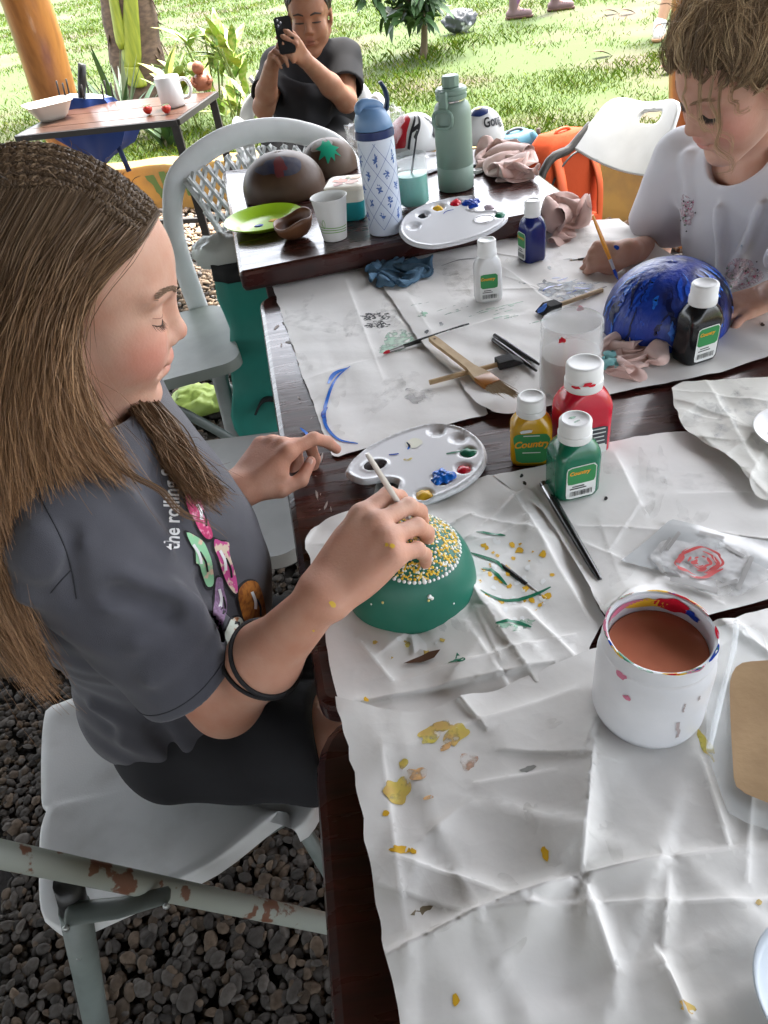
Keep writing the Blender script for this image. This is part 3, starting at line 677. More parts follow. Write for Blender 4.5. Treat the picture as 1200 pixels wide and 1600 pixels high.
    if smear:
        for k, (a, zz, r, mm) in enumerate(smear):
            p = blob2d((0, 0), r, 500 + k + int(loc[0] * 100), rough=.5, ax=(1.4, .7)); v2, f = sheet2d(p, .003)
            if zz is None: obj('paint_smear', np.column_stack([v2[:, 0] + a[0], v2[:, 1] + a[1], np.full(len(v2), h - .0008)]), f, mm, t)
            else:
                an = a + v2[:, 0] / (cr * 1.12); R_ = cr * 1.175; obj('paint_smear', np.column_stack([R_ * np.cos(an), R_ * np.sin(an), v2[:, 1] + zz]), f, mm, t)
    return t
def face(px, py, dz=0.0):                        # yaw that turns a thing's front (-y) to the camera
    p = at(px, py, T); return math.atan2(-p[0], p[1]) * -1 if False else math.atan2(p[0], p[1]) * -1
b = at(829, 716, T + .001); paint_bottle('small yellow paint bottle with a green oval label', (b[0], b[1], T + .0005), face(829, 716) + .05, (0.62, 0.34, 0.01), w=.047, d=.036, h=.086, kind='country')
b = at(905, 704, T + .001); paint_bottle('tall red paint bottle behind the green one', (b[0], b[1], T + .0005), face(905, 700) + .42, (0.55, 0.008, 0.03), w=.060, d=.044, h=.118, kind='black', smear=[(-1.7, .101, .004, P_red), (-2.3, .098, .003, P_red)])
b = at(893, 765, ZP); paint_bottle('small green paint bottle with a barcode label', (b[0], b[1], ZP + .001), face(893, 765) + .45, (0.008, 0.14, 0.075), w=.050, d=.042, h=.092, smear=[((-.002, .004), None, .003, P_gw), ((.001, -.004), None, .0025, P_gw)])
b = at(763, 466, ZP); paint_bottle('white paint bottle standing on the wide sheet', (b[0], b[1], ZP - .002), face(763, 470) + .12, (0.73, 0.73, 0.725), w=.044, d=.034, h=.098, smear=[((.004, .002), None, .002, P_gw)])
b = at(831, 404, ZP); paint_bottle('dark navy paint bottle beside the crumpled pink rag', (b[0], b[1], ZP - .002), face(831, 405) - 1.05, (0.010, 0.018, 0.13), w=.040, d=.040, h=.102)
b = at(1083, 556, ZP); paint_bottle('black paint bottle leaning over the blue gourd bowl', (b[0], b[1], ZP - .003), face(1083, 556) + .75, (0.008, 0.009, 0.011), w=.050, d=.040, h=.105)

# ---- palettes
pal_m = mat('palette_plastic', (0.72, 0.725, 0.745), 0.25, coat=.2)
def palette(label, loc, rz, L, Wd, wells, flip=1, strokes=(), z=0, tilt=(0, 0)):
    t = thing('paint_palette', label, 'palette', loc, 0, rot=(tilt[0], tilt[1], rz))
    O = np.array([(-.50, .02), (-.46, .17), (-.30, .34), (-.05, .46), (.20, .49), (.40, .36), (.50, .10), (.46, -.18), (.30, -.38), (.05, -.49), (-.16, -.50), (-.25, -.44), (-.20, -.30), (-.17, -.20), (-.26, -.14), (-.40, -.12)])
    O[:, 1] *= flip; O = O * np.array([L, Wd]); O = O if flip > 0 else O[::-1]
    out = smooth_path(O, 6, True); a = np.linspace(0, 2 * math.pi, 24, endpoint=False); hc = np.array([-.285 * L, .06 * Wd * flip]); hr = np.array([.085 * L, .075 * Wd])
    hole = np.stack([hc[0] + hr[0] * np.cos(a), hc[1] + hr[1] * np.sin(a)], 1)
    v2, f = sheet2d(out, .0023, 3, [hole])
    dB = np.full(len(v2), 9.0)
    for p, q in zip(out, np.roll(out, -1, 0)): dB = np.minimum(dB, seg_d(v2[:, 0], v2[:, 1], (p[0], p[1], q[0], q[1]))[0])
    dh = np.abs(np.hypot((v2[:, 0] - hc[0]) / hr[0], (v2[:, 1] - hc[1]) / hr[1]) - 1) * hr.mean()
    z_ = .0062 + .0020 * np.exp(-((dB - .0045) / .0016) ** 2) - .0040 * np.exp(-(dB / .0014) ** 2) + .0016 * np.exp(-(dh / .0022) ** 2)
    R = .062 * L
    for (x, y, m, k) in wells:
        d = np.hypot(v2[:, 0] - x * L, v2[:, 1] - y * Wd * flip); z_ -= .0046 * np.clip(1.25 * (1 - (d / (R * 1.15)) ** 2), 0, 1)
    o = obj('tray', np.column_stack([v2, z_]), np.array(f), pal_m, t)
    s = o.modifiers.new('thickness', 'SOLIDIFY'); s.thickness = .0012; s.offset = -1
    for i, (x, y, m, k) in enumerate(wells):
        if m is None: continue
        c = (x * L, y * Wd * flip); P = blob2d(c, R * k, 20 + i, n=40, rough=.22 + .15 * (k > 1.1)); w2, f2 = sheet2d(P, .002)
        dd = np.full(len(w2), 9.0)
        for p, q in zip(P, np.roll(P, -1, 0)): dd = np.minimum(dd, seg_d(w2[:, 0], w2[:, 1], (p[0], p[1], q[0], q[1]))[0])
        hh = np.minimum(dd, .006) / .006; zz = .0029 + (.0045 + .003 * (k > 1.1)) * hh ** .6 + .0012 * np.sin(w2[:, 0] * 900 + i) * np.sin(w2[:, 1] * 700) * hh * (k > 1.1) + (.0025 if k > 1.1 else 0) * (1 - hh)
        obj('paint_blob', np.column_stack([w2, zz]), f2, m, t)
    for (pts, w, m) in strokes:
        P = smooth_path(np.array(pts) * np.array([L, Wd * flip]), 5); n = len(P); v2, f = ribbon_mesh(P, w * (.4 + .6 * np.sin(np.linspace(.3, 2.9, n))))
        obj('paint_streak', np.column_stack([v2, np.full(len(v2), .0068)]), f if flip > 0 else [q[::-1] for q in f], m, t)
    return t
c = at(652, 736, T)
palette('white kidney palette with blue, red and green paint on bare wood above the green bowl', (c[0], c[1], T + .0075), .06, .168, .150,
        [(.22, .36, None, 1), (.35, .20, None, 1), (.37, .0, P_grn, 1.0), (.30, -.19, P_red, .85), (.13, -.27, P_lblu, 1.3), (-.02, -.41, P_yel, .95)], 1,
        [([(-.02, .28), (-.01, .22), (-.03, .18)], .003, P_lblu), ([(-.17, .16), (-.13, .15), (-.1, .15)], .003, P_blu), ([(-.08, .06), (-.05, .04), (-.02, .06)], .004, P_yw), ([(0, .3), (.06, .2)], .02, mat('palette_wash', (.70, .70, .58), .4)), ([(.22, .02), (.27, .02), (.33, .01)], .003, P_grn)])
c = at(708, 357, TB + .004)
palette('white kidney palette hanging over the front edge of the back table', (c[0], c[1], TB + .013), math.radians(172), .195, .158,
        [(.36, .02, None, .8), (.27, -.20, P_blk, .7), (.12, -.32, P_yel, .8), (-.04, -.38, P_red, .95), (-.20, -.34, P_blu, 1.3), (-.35, -.22, mat('pale_grey_pink_paint', (.55, .45, .5), .4), .8), (-.44, -.02, P_grn, .85)], 1, [([(-.02, -.22), (.05, -.2), (.08, -.15)], .002, P_blu)], tilt=(-.2, 0))
c = at(650, 262, TB); palette('white palette lying between the teal water jar and the tall sage bottle', (c[0], c[1], TB + .001), .4, .19, .14, [(.3, .2, None, 1), (.35, -.1, P_gw, .7), (.2, -.3, P_blk, .6)], 1)
c = at(768, 252, TB); palette('white palette half hidden under the spread pink cloth', (c[0] - .03, c[1], TB + .001), 1.4, .17, .13, [(.3, .2, None, 1), (.35, -.1, P_blk, .5)], 1)

# ---- gourd bowls (upside down halves)
def dome(R, Hh, n=64, m=28, egg=0.0, seed=0, am=.012):
    v = []; rg = np.random.RandomState(seed); ph = rg.rand(4) * 7
    for i in range(m + 1):
        t = i / m; a = t * math.pi / 2
        r = R * (math.cos(a) ** .86 if i < m else 0) * (1 + .05 * math.sin(a * 2)); z = Hh * math.sin(a)
        for j in range(n):
            b = 2 * math.pi * j / n; k = 1 + am * math.sin(2 * b + ph[0]) + am * .7 * math.sin(3 * b + ph[1] + t); v.append((r * k * math.cos(b) * (1 + egg), r * k * math.sin(b), z * (1 + am * math.cos(b + ph[2]))))
    f = [(i * n + j, i * n + (j + 1) % n, (i + 1) * n + (j + 1) % n, (i + 1) * n + j) for i in range(m) for j in range(n)]
    return np.array(v), f
def dome_map(R, Hh, egg=0.0):                    # angle, height fraction -> surface
    def g(b, t, lift=.0006):
        a = t * math.pi / 2; r = (R + lift) * np.cos(a) ** .86 * (1 + .05 * np.sin(a * 2)) * 1.0; return np.stack([r * np.cos(b) * (1 + egg), r * np.sin(b), (Hh + lift) * np.sin(a)], 1)
    return g
def gourd_bowl(label, loc, rz, R, Hh, m, egg=0.0, seed=0, am=.012):
    t = thing('gourd_bowl', label, 'bowl', loc, rz); v, f = dome(R, Hh, egg=egg, seed=seed, am=am); o = obj('shell', v, f, m, t)
    s = o.modifiers.new('thickness', 'SOLIDIFY'); s.thickness = .004; s.offset = -1
    return t
def dome_patch(t, poly_tb, g, m, name, step=.05, lift=.0008):
    v2, f = sheet2d(np.array(poly_tb), step); return obj(name, g(v2[:, 0], v2[:, 1], lift), f, m, t)
# the green one being dotted
gb = at(645, 925, T); RG, HG = .0605, .078
green_m = mat('green_gourd_paint', (0.010, 0.125, 0.082), 0.42, col2=(0.014, 0.15, 0.10), vscale=18, bump=.06, bscale=70)
t = gourd_bowl('dark green painted gourd bowl with a cap of yellow and white dots', (gb[0], gb[1], T + .006), 0, RG, HG, green_m, .04, 4, .006)
g = dome_map(RG, HG, .04); rg = np.random.RandomState(21)
ico = ballg((0, 0, 0), 1, 8, 5)
def dots(t, pos, rad, cols, name, m):
    V = []; Fc = []; C = []; n = 0; f0 = [tuple(q) for q in ico[1]]
    for p, r, c in zip(pos, rad, cols):
        nn = nrm(p * np.array([1, 1, .8])); A = Vector(nn).to_track_quat('Z', 'Y').to_matrix(); A = np.array(A)
        V.append((ico[0] * np.array([r, r, r * .5])) @ A.T + p); Fc += [tuple(i + n for i in q) for q in f0]; n += len(ico[0]); C.append(np.tile(c, (len(ico[0]), 1)))
    o = obj(name, np.vstack(V), Fc, m, t, col=np.vstack(C)); o['kind'] = 'stuff'; return o
dotm = mat('dot_paint', (.7, .5, .1), .3, attr=True)
cdir = math.radians(-20); cap = .50                # the dotted cap, nearly on top
P = []; Rr = []; C = []
for k in range(1150):
    r = cap * math.sqrt(rg.rand()); b = rg.rand() * 6.283; x, y = r * math.cos(b) + .10, r * math.sin(b) - .10
    q = math.hypot(x, y); P.append(g(np.array([math.atan2(y, x)]), np.array([1 - q * .80]), .0003)[0]); Rr.append(rg.uniform(.0007, .0016)); w = rg.rand()
    C.append((.72, .46, .03) if w < .5 else (.78, .77, .72) if w < .8 else (.80, .62, .20))
dots(t, P, Rr, C, 'dotted_cap', dotm)
P = []; Rr = []; C = []
for k in range(58):
    b = k / 58 * 6.283; x, y = (cap + .025) * math.cos(b) + .10, (cap + .025) * math.sin(b) - .10; q = math.hypot(x, y)
    P.append(g(np.array([math.atan2(y, x)]), np.array([1 - q * .80]), .0003)[0]); Rr.append(rg.uniform(.0013, .0022)); C.append((.8, .8, .78))
dots(t, P, Rr, C, 'ring_of_dots', dotm)
P = [g(np.array([a]), np.array([q]), .0003)[0] for a, q in ((-1.35, .36), (-1.32, .34), (-1.38, .33), (-2.1, .33), (-2.3, .28), (-.9, .5), (-1.0, .2))]
dots(t, P, [.0022, .0018, .0013, .0014, .001, .001, .001], [(.8, .8, .78), (.75, .75, .7), (.7, .6, .2), (.75, .6, .2)] + [(.8, .8, .78)] * 3, 'stray_dot', dotm)
# the blue one of the child
bb = at(1038, 505, ZP); RB = .083
blue_m = mat('wet_blue_gourd_paint', (0.008, 0.040, 0.32), 0.42, col2=(0.012, 0.016, 0.07), vscale=14, vdetail=6, vlo=.42, vhi=.62, stretch=(1.4, 1.4, .5), bump=.9, bscale=90, coat=.12)
t = gourd_bowl('large gourd bowl wet with streaky blue paint in front of the child', (bb[0], bb[1], ZP - .002), .2, RB, .092, blue_m, .06, 6, .008)
g = dome_map(RB, .092, .06); rg = np.random.RandomState(8)
lb = [mat('wet_blue_streak', (0.02, 0.16, 0.68), .32, bump=.8, bscale=160), mat('wet_navy_streak', (0.004, 0.010, 0.07), .3, bump=.8, bscale=160), mat('wet_mid_blue_streak', (0.010, 0.070, 0.48), .3, bump=.8, bscale=160)]
for k in range(90):
    b0 = rg.uniform(-3.4, .9); q0 = rg.uniform(.25, .85); L = rg.uniform(.1, .35); P = np.stack([b0 + np.cumsum(rg.randn(9) * .03), np.linspace(q0, q0 - L, 9)], 1)
    if P[:, 1].min() < .02: P[:, 1] += .05
    v2, f = ribbon_mesh(P, rg.uniform(.03, .11) * np.sin(np.linspace(.2, 2.9, 9)) * (.6 + .8 * rg.rand(9))); obj('paint_streak', g(v2[:, 0], v2[:, 1], .0008 + .0004 * rg.rand()), f, lb[k % 3], t)
for k in range(5):
    b0 = rg.uniform(-2.5, -1.9); P = [(b0 + .12 * math.cos(a) * (1 + .3 * math.sin(3 * a)), .55 - k * .06 + .05 * math.sin(a)) for a in np.linspace(0, 6.28, 12)[:-1]]
# the brown ones on the back table
brown_m = mat('dry_gourd_shell', (0.046, 0.022, 0.012), 0.45, spec=.3, col2=(0.10, 0.056, 0.034), vscale=9, vdetail=7, vlo=.4, vhi=.7, bump=.12, bscale=50)
c = at(447, 303, TB); R1 = .084; yaw1 = 0
t = gourd_bowl('brown gourd bowl with a dark blue and red patch, left on the back table', (c[0], c[1], TB + .001), 0, R1, .086, brown_m, .08, 9)
g = dome_map(R1, .086, .08)
def blobtb(b, q, rb, rq, seed, rough=.3): return blob2d((0, 0), 1, seed, rough=rough) * np.array([rb, rq]) + np.array([b, q])
dome_patch(t, blobtb(-1.75, .62, .75, .20, 5), g, mat('dull_navy_paint', (.018, .022, .05), .5, col2=(.05, .045, .06), vscale=40), 'painted_patch', .08, .001)
dome_patch(t, blobtb(-1.55, .60, .22, .20, 6), g, mat('dull_maroon_paint', (.10, .018, .02), .5), 'painted_patch', .06, .0016)
c = at(516, 267, TB); R2 = .063
t = gourd_bowl('brown gourd bowl with a bright green leaf painted on pale grey', (c[0], c[1], TB + .001), 0, R2, .070, mat('pale_gourd_shell', (0.075, 0.043, 0.027), 0.45, spec=.3, col2=(0.14, 0.095, 0.066), vscale=10, vdetail=6, bump=.1, bscale=50), .04, 12)
g = dome_map(R2, .070, .04)
dome_patch(t, blobtb(-1.9, .72, .75, .18, 15), g, mat('chalk_grey_paint', (.42, .42, .41), .7, col2=(.3, .26, .23), vscale=60), 'painted_patch', .08, .001)
star = [(b, q) for b, q in ((-1.35, .30), (-1.45, .42), (-1.62, .26), (-1.68, .45), (-1.95, .36), (-1.85, .56), (-2.2, .60), (-1.9, .70), (-1.9, .86), (-1.55, .78), (-1.2, .84), (-1.25, .66), (-.95, .56), (-1.2, .52), (-1.05, .36), (-1.28, .46))]
dome_patch(t, star, g, mat('leaf_green_paint', (.015, .36, .21), .4), 'painted_leaf', .06, .0018)
# painted white ones behind
wh = mat('white_gourd_paint', (.66, .66, .65), .35, col2=(.72, .72, .71), vscale=20, bump=.1, bscale=60); blk_line = mat('black_line_paint', (.015, .015, .018), .4)
c = at(648, 232, TB); R3 = .062
t = gourd_bowl('white gourd bowl with a red patch and black lines', (c[0], c[1], TB + .001), 0, R3, .076, wh, .06, 14); g = dome_map(R3, .076, .06)
dome_patch(t, [(-2.9, .10), (-2.0, .15), (-1.95, .45), (-1.8, .75), (-2.4, .97), (-3.4, .9), (-3.6, .4)], g, mat('gloss_red_paint', (.45, .02, .03), .3), 'painted_patch', .08, .001)
for q in ([(-1.9, .12), (-1.75, .45), (-1.4, .80)], [(-1.65, .30), (-1.35, .55), (-1.1, .80)], [(-1.75, .45), (-1.35, .55)], [(-.9, .25), (-.6, .45), (-.75, .7)]):
    v2, f = ribbon_mesh(smooth_path(np.array(q), 5), .09); obj('painted_line', g(v2[:, 0], v2[:, 1], .0016), f, blk_line, t)
c = at(754, 220, TB); R4 = .050
t = gourd_bowl('white gourd bowl with a yellow and navy top and black lettering', (c[0], c[1], TB + .001), 0, R4, .072, wh, .02, 16); g = dome_map(R4, .072, .02)
dome_patch(t, [(-2.6, .62), (-1.9, .60), (-1.3, .66), (-.9, .80), (-1.7, .98), (-2.9, .9)], g, mat('navy_paint', (.012, .03, .13), .35), 'painted_patch', .08, .001)
dome_patch(t, [(-2.9, .80), (-2.2, .82), (-1.7, .90), (-2.0, 1.0), (-3.1, .98)], g, mat('sun_yellow_paint', (.6, .45, .03), .35), 'painted_patch', .08, .0016)
v2, f = text_geo('Gong', 1.0, .1, .03); obj('lettering', g(-1.15 + v2[:, 0] * .50, .44 + v2[:, 1] * .30, .0018), f, blk_line, t)
# small open half gourd
c = at(463, 372, TB)
t = thing('gourd_cup', 'small open half gourd cup beside the lime plate', 'bowl', (c[0], c[1], TB + .001), .4)
prof = [(0, 0), (.012, .001), (.022, .006), (.030, .016), (.034, .028), (.0345, .036), (.0325, .036), (.031, .027), (.027, .016), (.02, .009), (.01, .005), (0, .0045)]
v, f = latheg(prof, 40); v[:, 0] *= 1.12; v[:, 2] += (v[:, 0] * .18 + .003 * np.sin(np.arctan2(v[:, 1], v[:, 0]) * 3)) * (v[:, 2] / .036); obj('shell', v, f, mat('small_gourd', (.17, .075, .035), .4, col2=(.11, .045, .022), vscale=25, bump=.1, bscale=60), t)
# lime plate
c = at(414, 352, TB)
t = thing('lime_plate', 'shallow lime green plastic plate with drops of blue and yellow paint', 'plate', (c[0], c[1], TB + .001), 0)
prof = [(0, .002), (.045, .002), (.052, .004), (.066, .012), (.078, .016), (.080, .0165), (.0795, .0145), (.066, .009), (.052, .001), (.045, 0), (0, 0)]
v, f = latheg(prof[::-1], 56); obj('dish', v, f, mat('lime_plastic', (.36, .60, .02), .3, coat=.2), t, sharp=60)
for (x, y, r, m) in ((-.012, -.006, .010, P_blu), (.018, .012, .011, P_yel), (.034, .004, .007, P_grn)):
    mb = MB(); mb.ball((x, y, .002), (r, r * .8, .002), 18, 8); mb.build('paint_drop', m, t)
# paper cup
c = at(524, 372, TB)
t = thing('paper_cup', 'white paper cup with green stripes near the front of the back table', 'cup', (c[0], c[1], TB + .001), 0)
hC, r0, r1 = .076, .0225, .0325
obj('wall', *latheg([(0, .004), (r0 - .001, .004), (r0 - .0008, 0), (r0, 0), (r1, hC - .003), (r1 + .0012, hC - .002), (r1 + .0016, hC - .0006), (r1 + .0006, hC), (r1 - .0008, hC - .0015), (r1 - .001, hC - .004), (r0 - .001, .006), (0, .006)], 48), mat('cup_paper', (.74, .74, .72), .55), t, sharp=60)
def cup_pt(b, z, l=.0004): r = r0 + (r1 - r0) * z / hC + l; return np.stack([r * np.cos(b), r * np.sin(b), z], 1)
cg = mat('cup_green_print', (.16, .36, .05), .55)
for z0, ph in ((.016, 0), (.021, .5), (.026, 1.1)):
    P = np.stack([np.linspace(-2.9, -.4, 24), z0 + .0016 * np.sin(np.linspace(0, 4, 24) + ph)], 1); v2, f = ribbon_mesh(P * np.array([.03, 1]), .0014); obj('printed_stripe', cup_pt(v2[:, 0] / .03, v2[:, 1]), f, cg, t)
P = smooth_path(np.array([(-2.35, .026), (-2.30, .036), (-2.2, .042), (-2.12, .036), (-2.2, .028), (-2.3, .026), (-2.38, .032), (-2.45, .038)]), 5); v2, f = ribbon_mesh(P * np.array([.03, 1]), .001); obj('printed_leaf', cup_pt(v2[:, 0] / .03, v2[:, 1]), f, cg, t)
# teal tub with a printed lid
c = at(549, 338, TB)
t = thing('food_tub', 'small teal plastic tub with a cream printed lid behind the paper cup', 'container', (c[0], c[1], TB + .001), -.25)
obj('tub', *loftg([(rrect(.060, .060, .012), 0), (rrect(.066, .066, .014), .004), (rrect(.072, .072, .014), .036)]), mat('teal_plastic', (.02, .24, .25), .3), t, sharp=50)
obj('collar', *loftg([(rrect(.071, .071, .014), .0362), (rrect(.073, .073, .014), .058)]), mat('cream_plastic', (.60, .56, .46), .4), t, sharp=50)
lid = obj('lid', *loftg([(rrect(.079, .079, .014), .0585), (rrect(.079, .079, .014), .064), (rrect(.073, .073, .012), .066)]), mat('cream_lid', (.66, .60, .48), .4), t, sharp=40)
for k, (x, y, r, col) in enumerate([(-.014, .006, .014, (.55, .14, .05)), (.014, -.01, .012, (.45, .2, .12)), (.016, .016, .01, (.6, .35, .2)), (-.012, -.018, .009, (.3, .07, .03)), (.0, .02, .006, (.2, .22, .06))]):
    v2, f = sheet2d(blob2d((x, y), r, 60 + k, rough=.35), .004); obj('printed_fruit', np.column_stack([v2, np.full(len(v2), .0665 + .0002 * k)]), f, mat('lid_print_%d' % k, col, .45), lid)

# ---- the blue flowered bottle
c = at(604, 362, TB); c = c + np.array([0, .002, 0])
t = thing('flask', 'tall white flask with a blue flower lattice and a blue spout lid', 'bottle', (c[0], c[1], TB + .001), .35)
RB_ = .0325; HB = .162
obj('body', *latheg([(0, 0), (RB_ - .003, 0), (RB_, .003), (RB_, HB - .006), (RB_ - .001, HB), (0, HB)], 56), mat('flask_white', (.60, .66, .76), .3, coat=.2), t, sharp=50)
obj('collar', *latheg([(0, HB + .0005), (RB_ + .0012, HB + .0005), (RB_ + .0014, HB + .002), (RB_ + .0012, HB + .013), (0, HB + .013)], 56), mat('flask_navy', (.02, .035, .12), .35), t, sharp=50)
lidm = mat('flask_lid_blue', (.13, .24, .42), .4)
prof = [(RB_ - .0005, HB + .0135), (RB_, HB + .015), (RB_ - .001, HB + .024), (RB_ - .005, HB + .036), (RB_ - .010, HB + .043), (RB_ - .016, HB + .046), (0, HB + .047)]
v, f = latheg([(0, HB + .0135)] + prof, 48); v[:, 2] += np.where(v[:, 2] > HB + .016, (v[:, 0] * -.18), 0); lid = obj('lid', v, f, lidm, t)
mb = MB(); mb.tube(smooth_path(np.array([(-.018, 0, HB + .038), (-.022, 0, HB + .047), (-.014, 0, HB + .052), (.004, 0, HB + .048), (.016, 0, HB + .040)]), 5), .009, 12); mb.build('spout_cover', lidm, t)
P = smooth_path(np.array([(.016, .002, HB + .030), (.026, .002, HB + .036), (.031, .002, HB + .050), (.029, .002, HB + .066), (.022, .002, HB + .078)]), 6); n = len(P)
v, f = tubeg(P, np.linspace(.0075, .0055, n), 10, True, np.array([(math.cos(a) * .55, math.sin(a) * 1.2) for a in np.linspace(0, 6.28, 12, endpoint=False)])); obj('carry_tab', v, f, mat('flask_tab_navy', (.012, .03, .075), .4), t)
blueprint = mat('flask_print', (.06, .13, .36), .4)
mb = MB(); Rl = RB_ + .00035
def cyl(v2): b = v2[:, 0] / RB_; return np.stack([Rl * np.cos(b), Rl * np.sin(b), v2[:, 1]], 1)
circ = 2 * math.pi * RB_; cell = circ / 6; rg = np.random.RandomState(2)
for s in (1, -1):
    for k in range(-8, 16):
        x0 = k * cell; zz = np.linspace(.013, HB - .004, 44); P = np.stack([x0 + s * (zz - .013) * .72, zz], 1); v2, f = ribbon_mesh(P, .0007)
        if -.001 <= x0 < circ - .001: mb.add(cyl(v2), f)
mb.build('lattice_print', blueprint, t, smooth=False)
mb = MB(); dz = cell / .72
zlist = []
for r_ in range(-1, 9):
    for k in range(6):
        x = (k + .5 + .5 * (r_ % 2)) * cell; z = .013 + r_ * dz / 2 + dz * .0 + .0
        if not .02 < z < HB - .012: continue
        kind = rg.randint(3)
        for q in range(rg.randint(10, 16)):
            a = rg.uniform(0, 6.28); rr_ = rg.uniform(.001, .0060); w2, f2 = sheet2d(blob2d((x + rr_ * math.cos(a) * .8, z + rr_ * math.sin(a) * 1.5), rg.uniform(.0012, .0024), int(rg.randint(999)), n=7, rough=.3, ax=(1.8, .8), ang=a), .004); mb.add(cyl(w2), f2)
        v2, f = ribbon_mesh(np.array([(x + rg.randn() * .001, z - .0075), (x, z), (x + rg.randn() * .002, z + .006)]), .0006); mb.add(cyl(v2), f)
mb.build('flower_print', blueprint, t, smooth=False)
# ---- tall sage flask
c = at(713, 294, TB)
t = thing('flask', 'tall sage green flask with a carry loop on its lid', 'bottle', (c[0], c[1], TB + .001), 0)
sage = mat('sage_coating', (.22, .30, .25), .5, bump=.05, bscale=500); sage2 = mat('sage_plastic', (.19, .28, .23), .42); RS, HS = .0365, .160
obj('body', *latheg([(0, 0), (RS - .003, 0), (RS, .0025), (RS, .045), (RS - .0004, .0455), (RS, .046), (RS, HS - .022), (RS - .001, HS - .014), (RS - .005, HS - .004), (RS - .011, HS), (0, HS)], 64), sage, t, sharp=60)
obj('neck_ring', *latheg([(0, HS + .0005), (RS - .0105, HS + .0005), (RS - .0105, HS + .003), (0, HS + .003)], 48), mat('steel', (.55, .55, .55), .25, 1.0), t, sharp=40)
obj('lid', *latheg([(0, HS + .0035), (RS - .009, HS + .0035), (RS - .0065, HS + .005), (RS - .0065, HS + .012), (RS - .0085, HS + .0125), (RS - .0085, HS + .014), (RS - .0065, HS + .0145), (RS - .0065, HS + .020), (RS - .010, HS + .0235), (0, HS + .0235)], 64), sage2, t, sharp=40)
v, f = [], []
mb = MB(); mb.lathe([(0, HS + .0236), (.0145, HS + .0236), (.0165, HS + .025), (.0165, HS + .041), (.015, HS + .043), (0, HS + .043)], 10); mb.build('drink_cap', sage2, t, sharp=30)
a_ = math.radians(232); ax_ = np.array([math.cos(a_), math.sin(a_), 0]); tg = np.array([-ax_[1], ax_[0], 0])
mb = MB(); ctr_ = ax_ * (RS + .003) + np.array([0, 0, HS - .024])
P = np.array([ctr_ + tg * x + np.array([0, 0, z]) for x, z in rrect(.040, .030, .013, 6)]); P = np.vstack([P, P[:1]])
mb.tube(P, .0036, 8, False); mb.build('carry_loop', sage2, t)
mb = MB(); M4 = Matrix.Translation(Vector(ax_ * (RS - .006) + np.array([0, 0, HS + .006]))) @ Matrix.Rotation(a_, 4, 'Z'); mb.box((0, 0, 0), (.012, .016, .032), M4, .003); mb.build('loop_hinge', sage2, t, sharp=50)

# ---- jars
glass = mat('jar_glass', (.80, .86, .86), .03, alpha=.14, spec=.9, coat=1.0); glass_dull = mat('dull_jar_plastic', (.72, .73, .73), .14, alpha=.34, spec=.8, coat=.8)
def jar(label, loc, R, Hh, neck, liq_h, liq_m, gm, smears=()):
    t = thing('water_jar', label, 'jar', loc, 0); th = .0022
    prof = [(0, 0), (R - .006, 0), (R - .001, .003), (R, .008), (R, Hh * .70), (R - .002, Hh * .76), (neck + .001, Hh * .82), (neck, Hh * .84), (neck + .0015, Hh * .87), (neck, Hh * .89), (neck + .0015, Hh * .92), (neck, Hh * .94), (neck + .0014, Hh - .002), (neck, Hh), (neck - th, Hh - .001), (neck - th, Hh * .84), (R - th - .002, Hh * .75), (R - th, Hh * .69), (R - th, .008), (R - th - .004, .004), (0, .0035)]
    obj('glass', *latheg(prof, 64), gm, t, sharp=70)
    rl = R - th - .0006
    o = obj('water', *latheg([(0, .0042), (rl - .005, .0046), (rl, .009), (rl, liq_h), (rl - .001, liq_h + .0003), (0, liq_h)], 56), liq_m, t, sharp=40)
    for k, (b, z, r, m) in enumerate(smears):
        P = blob2d((0, 0), r, 700 + k, rough=.4); v2, f = sheet2d(P, .003); rr_ = neck + .0022; an = b + v2[:, 0] / rr_; obj('paint_smear', np.stack([rr_ * np.cos(an), rr_ * np.sin(an), v2[:, 1] + z], 1), f, m, t)
    return t
teal_w = mat('teal_paint_water', (.025, .38, .29), .15)
c = at(648, 322, TB); t = jar('glass jar of teal paint water on the back table with a brush in it', (c[0], c[1], TB + .001), .032, .095, .029, .060, teal_w, glass)
br = thing('thin_brush', 'thin black brush standing in the jar of teal water', 'brush', (c[0], c[1], TB + .008), 0)
mb = MB(); mb.tube([(-.012, .008, .002), (.002, .004, .06), (.018, -.002, .128)], [.0012, .0022, .0016], 8); mb.build('handle', P_blk, br)
cloudy = mat('milky_water', (.46, .44, .41), .3, alpha=.85)
c = at(889, 612, T); jar('clear round jar with cloudy water behind the paint bottles', (c[0], c[1], ZP - .003), .0385, .098, .0365, .054, cloudy, glass_dull, [(-2.2, .090, .004, P_red), (1.0, .094, .004, mat('pink_smear', (.6, .25, .3), .4))])
